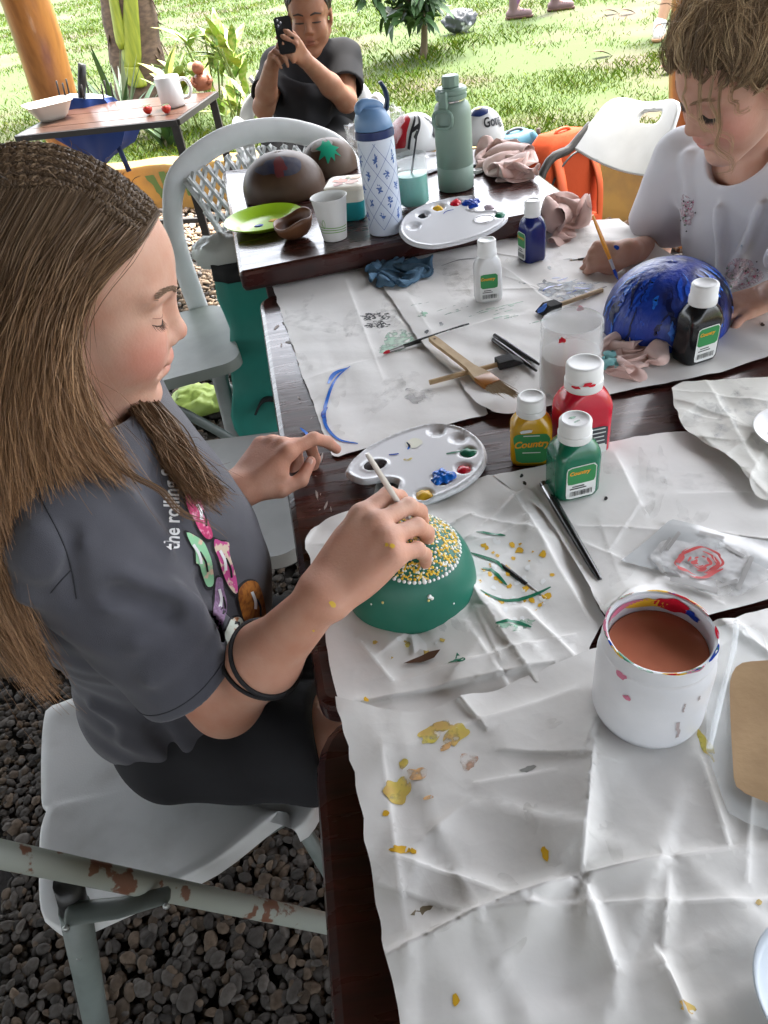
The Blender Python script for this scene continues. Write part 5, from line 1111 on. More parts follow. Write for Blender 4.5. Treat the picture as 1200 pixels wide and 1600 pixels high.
# chair behind the child
def back_chair():
    t = thing('folding_chair', 'white folding chair with a slotted back behind the curly child', 'chair', (.80, 2.15, 0))
    q = {k: aty(x, y, d) for k, (x, y, d) in dict(bl=(893, 230, 2.22), tl=(958, 146, 2.30), tr=(1068, 150, 2.10), br=(1030, 277, 2.02)).items()}
    P00, P10, P01, P11 = q['bl'], q['br'], q['tl'], q['tr']
    U = lambda s, r: (P00 * (1 - s) * (1 - r) + P10 * s * (1 - r) + P01 * (1 - s) * r + P11 * s * r)
    nrmv = nrm(np.cross(P10 - P00, P01 - P00)); nrmv = nrmv if nrmv.dot(CAM - P00) > 0 else -nrmv
    out = np.array(roundpoly([(0, 0), (1, 0), (1.0, 1), (0.0, 1)], [.03, .03, .22, .30], 10)); hole = np.array(roundpoly([(.50, .68), (.80, .68), (.80, .88), (.50, .88)], .08, 5))
    v2, f = sheet2d(out, .022, 2, [hole]); v = np.array([U(a, b) for a, b in v2]) - np.outer(.030 * np.sin(v2[:, 0] * math.pi), nrmv)
    o = obj('backrest', v, f, pw, t, world=True); md = o.modifiers.new('thickness', 'SOLIDIFY'); md.thickness = .012; md.offset = 0
    def leg(a, dx):
        pass
    for s, nm in ((0.0, 'side_tube'), (1.0, 'side_tube')):
        top = U(s, .45) - nrmv * .008; dn = nrm(U(s, 0) - U(s, 1)); seatp = U(s, 0) + dn * .16; ft = seatp + nrm(V3((dn[0], dn[1], 0)) * .6 + V3((0, 0, -1))) * .01
        hor = nrm(V3((nrmv[0], nrmv[1], 0))); foot = V3((seatp[0] + hor[0] * .22, seatp[1] + hor[1] * .22, .012)); obj(nm, *tubeg(smooth_path(np.array([top, U(s, 0), seatp, foot]), 6), .0125, 12), darkm, t, world=True)
        r0 = seatp + hor * .10 + V3((0, 0, -.03)); obj('rear_leg', *tubeg([r0, V3((seatp[0] - hor[0] * .12, seatp[1] - hor[1] * .12, .012))], .0115, 10), darkm, t, world=True)
    s0 = (U(0, 0) + U(1, 0)) / 2 + nrm(U(0, 0) - U(0, 1)) * .17 + hor * .2; v, f = curved_slab(.37, .38, .028, .05); an = math.atan2(hor[1], hor[0]); A = np.array(Matrix.Translation((s0[0], s0[1], .45)) @ Matrix.Rotation(an, 4, 'Z')); obj('seat', v @ A[:3, :3].T + A[:3, 3], f, pw, t, sharp=50, world=True)
back_chair()
# ---- white lattice-backed plastic chair
def lattice_chair(label, base, rz, arms=False, lattice=True, hz=1.0, sdp=.46, fy=-.42):
    t = thing('plastic_chair', label, 'chair', base, rz); W2 = .25
    hoop = smooth_path(np.array([(-W2 - .015, 0, .40), (-W2 - .025, .015, .58), (-W2 - .015, .04, .70), (-W2 + .03, .06, .79), (-.11, .075, .845), (0, .08, .86), (.11, .075, .845), (W2 - .03, .06, .79), (W2 + .015, .04, .70), (W2 + .025, .015, .58), (W2 + .015, 0, .40)]) * np.array([1, 1, hz]), 6)
    sec = np.array([(math.cos(a) * .5, math.sin(a)) for a in np.linspace(0, 6.283, 14, endpoint=False)])
    T_, U_, W_ = frames(hoop); v = []; n = 14
    ctr = np.array([0, 0, .5])
    for i, p in enumerate(hoop):
        rad = nrm(p - ctr - np.array([0, p[1], 0])); fw_ = nrm(np.cross(T_[i], rad))
        for a, b in sec: v.append(p + rad * b * .030 + fw_ * a * .030)
    f = [(i * n + j, i * n + (j + 1) % n, (i + 1) * n + (j + 1) % n, (i + 1) * n + j) for i in range(len(hoop) - 1) for j in range(n)] + [tuple(range(n)), tuple((len(hoop) - 1) * n + j for j in range(n))[::-1]]
    obj('back_hoop', np.array(v), f, pw, t)
    for s in (-1, 1):
        obj('leg', *loftg([([(s * (W2 + .045) + x * k, .10 + y * k) for x, y in rrect(.050, .035, .008, 3)], z) if False else ([(s * (W2 + .03 - (z / .42) * .015) + x * k, .085 * (1 - z / .42) + y * k) for x, y in rrect(.052, .034, .010, 3)], z) for z, k in ((0, .85), (.2, 1), (.42, 1.12))]), pw_shaded, t, sharp=50)
        obj('leg', *loftg([([(s * (W2 - .02 + (1 - z / .42) * .03) + x * k, fy - (1 - z / .42) * .02 + y * k) for x, y in rrect(.045, .034, .010, 3)], z) for z, k in ((0, .8), (.42, 1.1))]), pw_shaded, t, sharp=50)
        # inner posts of the lattice
        obj('back_post', *tubeg(smooth_path(np.array([(s * .10, -.01, .42), (s * .125, .01, .55), (s * .165, .04, .68), (s * .205, .055, .775)]), 5), .021, 10, True, np.array([(math.cos(a) * .45, math.sin(a)) for a in np.linspace(0, 6.283, 10, endpoint=False)])), pw, t)
        if arms:
            obj('armrest', *tubeg(smooth_path(np.array([(s * (W2 + .02), .02, .60), (s * (W2 + .04), -.10, .645), (s * (W2 + .045), -.28, .64), (s * (W2 + .03), -.40, .60), (s * (W2), -.43, .42)]), 6), .026, 12, True, np.array([(math.cos(a), math.sin(a) * .55) for a in np.linspace(0, 6.283, 12, endpoint=False)])), pw, t)
    v, f = curved_slab(.48 if arms else .42, sdp, .035, .07, .012); obj('seat', v + np.array([0, -sdp / 2 + .03, .43]), f, pw, t, sharp=50)
    # lattice: thin crossing slats inside the arch
    def top(x): return .815 - .9 * x * x - (abs(x) > .18) * 0
    def side(z): return np.interp(z, [.42, .55, .68, .79], [.10, .125, .165, .20])
    if lattice:
        sp = .031; slope = 1.9
        for sgn in (1, -1):
            for k in range(-22, 23):
                c = k * sp; P = []
                for z in np.linspace(.44, .83, 60):
                    x = c + sgn * (z - .6) / slope
                    if abs(x) < side(z) + .005 and z < top(x) + .01: P.append((x, .0 + .075 * (z - .42) / .42 * (1 - .6 * (x / .22) ** 2) + .002 * sgn, z))
                if len(P) > 3: obj('slat', *tubeg(np.array(P)[[0, len(P) // 3, 2 * len(P) // 3, -1]], .0088, 4, True, np.array([(.45, 1), (-.45, 1), (-.45, -1), (.45, -1)])), pw, t, smooth=False)
    else:
        for x in np.linspace(-.15, .15, 7): obj('slat', *tubeg([(x * .8, .0, .44), (x, .04, .62), (x * 1.15, .068, top(x * 1.1))], .012, 6, True, np.array([(math.cos(a) * .4, math.sin(a)) for a in np.linspace(0, 6.283, 6, endpoint=False)])), pw, t)
    return t
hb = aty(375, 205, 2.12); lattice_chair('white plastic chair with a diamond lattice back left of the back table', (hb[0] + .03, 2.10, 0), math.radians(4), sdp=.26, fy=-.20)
# ---- tall teal shopping bag and a lime bag on the gravel
def teal_bag():
    a = aty(322, 402, 1.90); t = thing('shopping_bag', 'tall teal fabric bag with a black band standing against the tables', 'bag', (-.27, 1.86, 0))
    P = [(aty(352, 655, 1.78), .0), (aty(345, 560, 1.82), .3), (aty(330, 470, 1.87), .6), (aty(322, 408, 1.90), .9)]
    z0 = .02; zt = a[2]; w, d = .42, .16; secs = []; rg = np.random.RandomState(3)
    base = rrect(1, 1, .12, 5)
    for k in range(16):
        u = k / 15; z = z0 + (zt - z0) * u; sx = w * (1.0 - .03 * u); sy = d * (1 - .25 * u); xl = aty(366 - 34 * u, 655 - 250 * u, 1.86)[0]
        secs.append(([(xl + sx / 2 + x * sx + .012 * math.sin(9 * y + u * 8 + x * 14) + .006 * math.sin(u * 23 + y * 7), 1.86 + y * sy + .014 * math.sin(x * 9 + u * 7) + .007 * math.sin(x * 23 + u * 13) + .005 * math.sin(u * 31 + x * 6)) for x, y in base], z))
    k0 = 3; dark = mat('black_bag_fabric', (.012, .012, .013), .8)
    obj('bottom', *loftg(secs[:k0 + 1]), dark, t, world=True); obj('body', *loftg(secs[k0:15], False), mat('teal_fabric', (.014, .17, .135), .5, col2=(.018, .21, .165), vscale=9, bump=.3, bscale=30), t, world=True); 
    o = obj('band', *loftg([(inset2d(np.array(s), -.002), z + .002) for s, z in secs[14:]], True), dark, t, world=True)
    c_ = at(342, 392, zt); s = MB(); v, f = ballg((0, 0, 0), (.085, .05, .05), 24, 14); v = v * (1 + .25 * np.array([noise.noise(Vector(p * 40)) for p in v])[:, None]); obj('packed_wrap', v + V3((c_[0] + .03, 1.87, zt + .015)), f, mat('crumpled_wrap', (.62, .66, .64), .35, bump=.4, bscale=80), t, world=True)
    h = smooth_path(np.array([aty(400, 645, 1.77), aty(412, 625, 1.765), aty(436, 628, 1.765), aty(440, 650, 1.77)]), 5); obj('handle', *tubeg(h, .012, 8, True, np.array([(.25, 1), (-.25, 1), (-.25, -1), (.25, -1)])), dark, t, world=True)
teal_bag()
def lump_bag(label, c, r, m, seed, name='cloth_bag', cat='bag'):
    t = thing(name, label, cat, (c[0], c[1], c[2])); v, f = ballg((0, 0, r[2]), r, 40, 24); dv = np.array([noise.noise(Vector((p[0] * 16 + seed, p[1] * 22, p[2] * 16))) + .5 * noise.noise(Vector(p * 60)) for p in v]); v = v * (1 + .28 * dv[:, None]); v[:, 2] = np.maximum(v[:, 2], .001); obj('fabric', v, f, m, t); return t
c = at(312, 640, .02); lump_bag('crumpled lime green bag lying on the dark gravel', (c[0], c[1], .006), (.13, .07, .045), mat('lime_nylon', (.33, .45, .10), .5, bump=.3, bscale=60), 4)
P = np.array([at(446, 580, .6), at(458, 640, .55), at(470, 715, .52), at(462, 742, .5), at(474, 748, .53), at(478, 735, .57)]); t = thing('drawstring', 'thin yellow cord hanging beside the middle table near the free hand', 'cord', P[0]); obj('cord', *tubeg(smooth_path(P - P[0], 6), .0022, 6), mat('yellow_cord', (.5, .48, .10), .5), t)
# ---- backpacks by the kerb
def backpack(label, c, w, d, h, m, m2, rz, seed):
    t = thing('backpack', label, 'backpack', c, rz); secs = []
    for k in range(17):
        u = k / 16; s = (math.sin(min(1, .25 + u * 1.5) * math.pi / 2) if u < .5 else 1) * (1 if u < .65 else math.cos((u - .65) / .35 * 1.25) ** .6); secs.append(([(x * w * s + .012 * math.sin(u * 9 + y * 5 + seed), y * d * s + .008 * math.sin(x * 12 + u * 7)) for x, y in rrect(1, 1, .3, 6)], h * u))
    obj('body', *loftg(secs), m, t)
    ps = [([(x * w * .72 * q, y * d * .35 * q - d * .52) for x, y in rrect(1, 1, .3, 5)], h * z) for q, z in ((.8, .06), (1, .10), (1, .40), (.9, .47), (.6, .50))]; obj('front_pocket', *loftg(ps), m, t)
    for s in (-1, 1): obj('strap', *tubeg(smooth_path(np.array([(s * w * .26, -d * .30, h * .90), (s * w * .30, -d * .56, h * .70), (s * w * .32, -d * .60, h * .45), (s * w * .33, -d * .56, h * .12)]), 6), .020, 8, True, np.array([(math.cos(a) * .3, math.sin(a)) for a in np.linspace(0, 6.283, 8, endpoint=False)])), m2, t)
    obj('top_loop', *tubeg(smooth_path(np.array([(-.04, 0, h * .93), (-.03, 0, h * 1.01), (.03, 0, h * 1.01), (.04, 0, h * .93)]), 5), .006, 8), m2, t)
    obj('zip', *tubeg(smooth_path(np.array([(-w * .42, -d * .30, h * .35), (-w * .40, -d * .40, h * .72), (0, -d * .42, h * .90), (w * .40, -d * .40, h * .72), (w * .42, -d * .30, h * .35)]), 6), .004, 6), mat('zip_dark', (.03, .03, .03), .5), t)
    mb = MB()
    obj('zip_pull', *tubeg([(w * .2, -d * .72, h * .44), (w * .3, -d * .80, h * .40)], .004, 6), m2, t)
c = at(886, 352, 0); cb = aty(888, 300, 2.75); backpack('orange backpack leaning on the kerb behind the back table', (cb[0] - .0, 2.85, 0), .30, .20, aty(890, 210, 2.8)[2], mat('orange_nylon', (.40, .055, .014), .8, spec=.2, bump=.4, bscale=60), mat('orange_strap', (.50, .075, .012), .6), math.radians(25), 1)
cb = aty(808, 240, 2.9); backpack('teal blue backpack with grey straps beside the orange one', (cb[0] + .02, 3.02, 0), .26, .20, aty(808, 208, 3.0)[2], mat('petrol_nylon', (.008, .10, .16), .5, bump=.2, bscale=60), mat('grey_strap', (.10, .11, .12), .6), math.radians(20), 2)
# short iron stub on the kerb
p = at(841, 212, .26); t = thing('iron_stub', 'short rusty iron stub sticking out of the kerb', 'pipe', (p[0], p[1], .24)); obj('rod', *tubeg([(0, 0, 0), (0, 0, .055)], .012, 8), mat('rust_iron', (.05, .035, .028), .8), t)

# ---- small wooden table at the back left
def side_table():
    z = .72; C = [at(25, 212, z), at(276, 186, z), at(337, 143, z), at(108, 166, z)]; cc = np.mean(C, 0)
    t = thing('side_table', 'small wooden topped table with thin iron legs at the back left', 'table', (cc[0], cc[1], 0)); C2 = [c[:2] for c in C]
    pm = mat('side_table_wood', (.115, .055, .034), .30, col2=(.075, .034, .021), vscale=6, stretch=(1, 8, 1), bump=.15, bscale=20)
    n = 5
    for k in range(n):                            # boards along the length
        a0, a1 = k / n + .004, (k + 1) / n - .004; L = lambda s, r: C2[0] * (1 - s) * (1 - r) + C2[1] * s * (1 - r) + C2[2] * s * r + C2[3] * (1 - s) * r
        obj('board', *prismg([L(.008, a0), L(.992, a0), L(.992, a1), L(.008, a1)], z - .016, z + .0006 * (k % 2)), pm, t, smooth=False, world=True)
    iron = mat('black_iron', (.03, .026, .024), .55); F_ = []
    for i in range(4): obj('rim', *tubeg([(*C2[i], z - .012), (*C2[(i + 1) % 4], z - .012)], .011, 4, True, np.array([(1, 1), (-1, 1), (-1, -1), (1, -1)])), iron, t, smooth=False, world=True)
    for i in range(4):
        p = C2[i] + (cc[:2] - C2[i]) * .05; obj('leg', *tubeg([(p[0], p[1], 0), (p[0], p[1], z - .02)], .016, 4, True, np.array([(1, 1), (-1, 1), (-1, -1), (1, -1)])), iron, t, smooth=False, world=True); F_.append(p)
    for a, b in ((0, 1), (1, 2), (2, 3), (3, 0)): obj('stretcher', *tubeg([(*F_[a], .16), (*F_[b], .16)], .011, 4, True, np.array([(1, 1), (-1, 1), (-1, -1), (1, -1)])), iron, t, smooth=False, world=True)
    return z
zs = side_table() + .001
c = at(83, 186, zs); t = thing('square_bowl', 'white square bowl at the left end of the small wooden table', 'bowl', (c[0], c[1], zs), .5)
S_ = [(rrect(.10, .10, .03, 5), 0), (rrect(.13, .13, .03, 5), .015), (rrect(.185, .185, .035, 5), .062), (rrect(.20, .20, .035, 5), .068), (rrect(.196, .196, .035, 5), .0695), (rrect(.178, .178, .033, 5), .062), (rrect(.12, .12, .03, 5), .018), (rrect(.09, .09, .03, 5), .006)]; obj('dish', *loftg(S_), mat('cream_melamine', (.68, .66, .60), .35), t, sharp=60)
c = at(272, 166, zs); t = thing('mug', 'white coffee mug on the small wooden table', 'mug', (c[0], c[1], zs), 0); Rm = .052
obj('cup', *latheg([(0, .004), (Rm - .006, 0), (Rm - .002, .004), (Rm, .012), (Rm, .112), (Rm - .002, .1145), (Rm - .005, .112), (Rm - .006, .02), (0, .012)], 40), plastic_w, t, sharp=60); obj('handle', *tubeg(smooth_path(np.array([(Rm - .003, 0, .095), (Rm + .025, 0, .092), (Rm + .038, 0, .06), (Rm + .025, 0, .03), (Rm - .002, 0, .026)]), 6), .0075, 10), plastic_w, t)
sr = mat('strawberry_red', (.45, .03, .02), .35, bump=.4, bscale=150); sg = mat('strawberry_leaf', (.06, .12, .03), .6)
for lab, px, py in (('single cut strawberry lying left of the other fruit on the table', 233, 179), ('strawberry with its leaves beside the white mug', 262, 178)):
    c = at(px, py, zs); t = thing('strawberry', lab, 'fruit', (c[0], c[1], zs), .7); obj('fruit', *latheg([(0, 0), (.010, .004), (.018, .014), (.020, .024), (.014, .032), (0, .034)], 16), sr, t)
    for k in range(5): a = k * 1.257; obj('leaf', [(0, 0, .034), (.012 * math.cos(a - .4), .012 * math.sin(a - .4), .036), (.024 * math.cos(a), .024 * math.sin(a), .033), (.012 * math.cos(a + .4), .012 * math.sin(a + .4), .036)], [(0, 1, 2, 3)], sg, t)
c = at(319, 140, zs); t = thing('clay_figure', 'small brown clay figurine at the far corner of the small table', 'figurine', (c[0], c[1], zs), 0); cl = mat('brown_clay', (.28, .10, .05), .5)
obj('torso', *latheg([(0, 0), (.035, 0), (.042, .02), (.040, .045), (.026, .062), (0, .066)], 20), cl, t); obj('head', *ballg((-.004, 0, .088), (.028, .027, .028), 18, 12), cl, t)
for s in (-1, 1): obj('arm', *tubeg([(s * .034, -.01, .055), (s * .044, -.02, .035), (s * .03, -.036, .025)], .010, 8), cl, t)
# ---- blue umbrella hanging behind the small table
def umbrella():
    top = aty(128, 100, 3.98); t = thing('umbrella', 'half closed blue umbrella with a black handle hung behind the small table', 'umbrella', (top[0], top[1], .30)); base = np.array(t.location)
    hv = aty(128, 160, 3.98); obj('handle', *tubeg([top - base, (top + hv) / 2 - base, hv - base], [.018, .019, .017], 10), mat('umbrella_handle', (.012, .012, .012), .5), t)
    cen = aty(135, 150, 4.0); low = aty(158, 262, 4.02); mb = MB(); n = 16; v = []; f = []; up = nrm(cen - low); A_ = nrm(np.cross(up, [0, 1, 0])); B_ = np.cross(up, A_)
    R_ = [.09, .15, .17, .14, .06, .006]
    for i, r in enumerate(R_):
        p = cen + (low - cen) * (i / 5)
        for k in range(n * 2):
            a = k * math.pi / n; q = r * (1 + .18 * (1 if k % 4 == 0 else -.5 if k % 4 == 2 else 0)); v.append(p + (A_ * math.cos(a) * 1.15 + B_ * math.sin(a) * .5) * q)
    m = n * 2; f = [(i * m + j, i * m + (j + 1) % m, (i + 1) * m + (j + 1) % m, (i + 1) * m + j) for i in range(5) for j in range(m)]
    obj('canopy', np.array(v) - base, f, mat('umbrella_blue', (.012, .045, .21), .5, bump=.2, bscale=50), t, sharp=60)
    obj('lining', np.array(v[:m] + [cen + up * .0]) - base, [(j, (j + 1) % m, m) for j in range(m)], mat('umbrella_grey', (.22, .25, .30), .5), t)
    for k in range(0, m, 4):
        p = v[k]; obj('rib', *tubeg([p - base, p + up * .06 - base], .004, 6), darkm, t)
    a, b = aty(182, 222, 3.99), aty(202, 268, 3.97); obj('strap', *tubeg([a - base, (a + b) / 2 - base, b - base], .012, 6, True, np.array([(1, .3), (-1, .3), (-1, -.3), (1, -.3)])), mat('umbrella_strap', (.015, .03, .10), .6), t)
    obj('shaft', *tubeg([hv - base, low - base], .006, 8), darkm, t)
umbrella()
# white painted bowl behind at the left edge
c = aty(45, 232, 4.25); t = gourd_bowl('white bucket shaped bowl with a black line at the far left', (c[0], c[1], 0.19), 0, .13, .14, wh, 0, 3); g = dome_map(.13, .14); P = np.stack([np.linspace(-2.6, -.5, 14), .62 + .12 * np.cos(np.linspace(-1.5, 1.5, 14))], 1); v2, f = ribbon_mesh(P, .05); obj('painted_line', g(v2[:, 0], v2[:, 1], .002), f, blk_line, t)
st = thing('stool', 'low stone block under the white bowl by the log post', 'stool', (c[0], c[1], 0)); obj('block', *loftg([(rrect(.34, .3, .03, 3), 0), (rrect(.32, .28, .04, 3), .188)]), mat('grey_stone', (.22, .21, .2), .8, bump=.3, bscale=60), st)

# ---- plants
def leaf_geo(L, W, n=8, fold=.25, droop=.6, tw=0.0):
    s = np.linspace(0, 1, n); w = W * np.sin(np.clip(s * 1.02, 0, 1) ** .75 * math.pi) ** .8 + .0006; x = L * s; z = -droop * L * s ** 2 * .5
    v = np.vstack([np.stack([x, -w / 2, z + fold * w / 2], 1), np.stack([x, 0 * w, z], 1), np.stack([x, w / 2, z + fold * w / 2], 1)]); f = []
    for i in range(n - 1): f += [(i, n + i, n + i + 1, i + 1), (n + i, 2 * n + i, 2 * n + i + 1, n + i + 1)]
    return v, f
def put_leaf(t, name, p, yaw, pitch, L, W, m, **k):
    v, f = leaf_geo(L, W, **k); A = np.array(Matrix.Rotation(yaw, 3, 'Z') @ Matrix.Rotation(-pitch, 3, 'Y')); return obj(name, v @ A.T + np.array(p), f, m, t)
sword = [mat('sword_leaf_a', (.05, .10, .045), .45), mat('sword_leaf_b', (.075, .13, .055), .45), mat('sword_leaf_pale', (.28, .32, .24), .5)]
def sword_plant(label, c, n, L, seed):
    t = thing('sword_plant', label, 'plant', c); rg = np.random.RandomState(seed)
    for k in range(n): put_leaf(t, 'leaf', (rg.randn() * .03, rg.randn() * .03, 0), rg.rand() * 6.28, rg.uniform(.75, 1.5), L * rg.uniform(.6, 1.15), .045 * rg.uniform(.7, 1.2), sword[0 if rg.rand() < .5 else 1 if rg.rand() < .8 else 2], droop=rg.uniform(.1, .7), n=9)
c = at(212, 205, LAWN); sword_plant('clump of long sword shaped leaves in front of the palm trunk', (c[0], c[1] - .3, LAWN), 40, .62, 1)
c = at(262, 232, LAWN); sword_plant('low clump of dark strap leaves below the small wooden table', (c[0], c[1] + .05, LAWN), 30, .34, 2)
vm = [mat('broad_leaf_green', (.12, .24, .035), .4, col2=(.34, .38, .14), vscale=30, vlo=.45, vhi=.6), mat('broad_leaf_lime', (.24, .36, .05), .4, col2=(.42, .44, .18), vscale=35, vlo=.45, vhi=.6), mat('broad_leaf_yellow', (.42, .36, .05), .45, col2=(.2, .26, .05), vscale=30)]; stm = mat('plant_stem', (.16, .20, .06), .6)
def broad_plant(label, c, h, stems, seed, L=.22):
    t = thing('leafy_plant', label, 'plant', c); rg = np.random.RandomState(seed)
    for s in range(stems):
        a = rg.rand() * 6.28; ht = h * rg.uniform(.55, 1); e = V3((math.cos(a) * .12, math.sin(a) * .12, ht)); P = smooth_path(np.array([(0, 0, 0), e * .5 + V3((.01, 0, .02)), e]), 5); obj('stem', *tubeg(P + V3((rg.randn() * .04, rg.randn() * .04, 0)), np.linspace(.009, .005, len(P)), 7), stm, t)
        for k in range(rg.randint(4, 7)): u = rg.uniform(.55, 1); put_leaf(t, 'leaf', P[int(u * (len(P) - 1))], rg.rand() * 6.28, rg.uniform(.5, 1.35), L * rg.uniform(.6, 1.2), L * rg.uniform(.24, .36), vm[rg.choice(3, p=[.45, .42, .13])], droop=rg.uniform(.2, .9), fold=.35)
for lab, px, py, h, st_, sd in (('tall lime and cream variegated plant in the middle of the bed', 348, 196, .62, 5, 1), ('variegated plant with striped leaves right of the mug', 300, 205, .42, 4, 2), ('broad leaved plant with one upright pale leaf beside the man', 396, 196, .60, 4, 3), ('yellowing low leafy plant between the side table and the man', 375, 215, .34, 5, 4)):
    c = at(px, py, LAWN); broad_plant(lab, (c[0], c[1], LAWN), h, st_, sd, .24 if sd != 4 else .18)
c = at(371, 190, LAWN); t = thing('dark_stake', 'thin dark stake standing among the variegated leaves', 'stake', (c[0], c[1], LAWN)); e = aty(380, 112, c[1]); obj('rod', *tubeg([(0, 0, 0), tuple(e - V3((c[0], c[1], LAWN)))], .012, 7), darkm, t)
# palm trunk with split yellow sheaths
def palm():
    b = at(226, 158, LAWN); yb = b[1]; t = thing('palm_tree', 'young palm trunk with yellow green leaf sheaths and brown husk', 'tree', (b[0], b[1], LAWN)); base = np.array(t.location)
    top = aty(186, -70, yb); P = np.array([base + (top - base) * s for s in np.linspace(-.02, 1, 24)]) - base; sc = yb / 1120; r0 = 33 * sc
    rr_ = r0 * (1.08 - .12 * np.linspace(0, 1, 24) + .03 * np.sin(np.linspace(0, 24, 24))); brown = mat('palm_husk', (.15, .095, .06), .9, col2=(.08, .05, .035), vscale=14, stretch=(1, 1, 3), bump=.8, bscale=25)
    v, f = tubeg(P, rr_, 24); v = v * (1 + .0 * v); obj('trunk', v, f, brown, t)
    d = nrm(P[-1] - P[0]); S_ = nrm(np.cross(d, [0, 1, 0])); Fw = np.cross(S_, d); Fw = Fw if Fw[1] < 0 else -Fw; ym = mat('palm_sheath', (.34, .36, .04), .5, col2=(.22, .26, .03), vscale=10, stretch=(4, 4, .6), bump=.15, bscale=20)
    for k, (x0, x1, w0, w1, u0, u1, l) in enumerate([(.10, -.55, .75, .32, .27, 1.0, .04), (.30, .30, .45, .26, .42, 1.0, .055), (-.05, .10, .70, .50, .16, .30, .05)]):
        n = 14; L_ = []; 
        for u in np.linspace(u0, u1, n):
            p = P[0] + (P[-1] - P[0]) * u; q = (u - u0) / (u1 - u0); x = x0 + (x1 - x0) * q; w = (w0 + (w1 - w0) * q) * math.sin(min(1, q * 6 + .25) * 1.57)
            for e in np.linspace(-.5, .5, 7): a = np.clip(x + e * w, -1.2, 1.2); L_.append(p + (S_ * math.sin(a) + Fw * math.cos(a)) * (r0 * (1.06 - .1 * u) + l * (1 - (2 * e) ** 2) * .5 + .006))
        ff = [(i * 7 + j, i * 7 + j + 1, (i + 1) * 7 + j + 1, (i + 1) * 7 + j) for i in range(n - 1) for j in range(6)]; o = obj('leaf_sheath', L_, ff, ym, t); md = o.modifiers.new('thickness', 'SOLIDIFY'); md.thickness = .006
    rg = np.random.RandomState(2)
    for k in range(16): u = rg.uniform(.2, .9); a = rg.choice([-1.5, 1.5]) + rg.randn() * .3; p = P[0] + (P[-1] - P[0]) * u + (S_ * math.sin(a) + Fw * math.cos(a)) * r0; e = p + S_ * np.sign(a) * rg.uniform(.02, .07) - d * rg.uniform(.02, .15); obj('husk_strip', *tubeg([p, (p + e) / 2, e], [.02, .016, .004], 5, True, np.array([(math.cos(a_) * .3, math.sin(a_)) for a_ in np.linspace(0, 6.283, 5, endpoint=False)])), brown, t)
    # the crown above the frame
    for k in range(9): put_leaf(t, 'frond', P[-1] + d * .25, k * .7, .9, 1.6, .35, vm[0], droop=1.1, n=10)
    obj('trunk_top', *tubeg([P[-1], P[-1] + d * .3], [rr_[-1], rr_[-1] * .5], 16), ym, t)
palm()
# small sapling on the lawn
def sapling():
    b = at(661, 92, LAWN); t = thing('sapling', 'small tree with dark narrow leaves growing on the lawn', 'tree', (b[0], b[1], LAWN)); sc = b[1] / 1120; bark = mat('sapling_bark', (.12, .09, .05), .8, bump=.3, bscale=60); rg = np.random.RandomState(4); tp = aty(658, 0, b[1]) - np.array(t.location); tp2 = aty(650, -120, b[1]) - np.array(t.location)
    P = smooth_path(np.array([(0, 0, -.02), tp * .5 + V3((.02, 0, 0)), tp, tp2]), 6); obj('trunk', *tubeg(P, np.linspace(.035, .016, len(P)), 10), bark, t); V = []; F = []; C = []; n = 0
    lv, lf = leaf_geo(.17, .055, n=5, fold=.2)
    for k in range(34):
        u = rg.uniform(.52, 1); p = P[int(u * (len(P) - 1))]; a = rg.rand() * 6.28; L = rg.uniform(.22, .62) * (1.15 - .4 * u); e = p + V3((math.cos(a) * L, math.sin(a) * L, L * rg.uniform(-.05, .6))); B_ = smooth_path(np.array([p, (p + e) / 2 + V3((0, 0, .06)), e]), 4); obj('branch', *tubeg(B_, np.linspace(.010, .004, len(B_)), 6), bark, t)
        for q in range(30):
            s = B_[rg.randint(2, len(B_))] + rg.randn(3) * .03; A = np.array(Matrix.Rotation(rg.rand() * 6.28, 3, 'Z') @ Matrix.Rotation(rg.uniform(-.6, 1.0), 3, 'Y') @ Matrix.Rotation(rg.uniform(-.8, .8), 3, 'X')); V.append(lv * rg.uniform(.7, 1.2) @ A.T + s); F += [tuple(i + n for i in w_) for w_ in lf]; n += len(lv); C.append(np.tile(np.array([.035, .075, .022]) * rg.uniform(.6, 1.6), (len(lv), 1)))
    obj('crown', np.vstack(V), F, mat('sapling_leaf', (.05, .1, .03), .45, attr=True), t, col=np.vstack(C))
sapling()
# odds and ends on the lawn
c = at(718, 52, LAWN); lump_bag('dark grey and white crumpled bundle dropped on the lawn', (c[0], c[1], LAWN), (.16, .11, .10), mat('dark_bundle', (.05, .055, .06), .5, col2=(.45, .46, .47), vscale=9, vlo=.55, vhi=.6, bump=.4, bscale=30), 9, 'bundle', 'bundle')
c = at(706, 118, LAWN); 
for k, (px, py) in enumerate([(942, 25), (968, 25), (70, 40), (1028, 118), (925, 92)]):
    c = at(px, py, LAWN); v, f = leaf_geo(.16, .08); o = obj('fallen_leaf', v + np.array([c[0], c[1], LAWN + .045]), f, mat('fallen_leaf', (.10, .045, .02), .8)); tag(o, ['dry brown leaf on the bare patch left of the white sneaker', 'second dry leaf on the muddy patch, further right', 'pale dry leaf on the lawn left of the palm', 'dry leaf on the grass below the white sneaker', 'dry leaf on the grass left of the slotted chair'][k], 'leaf', 'fallen leaves on the lawn')
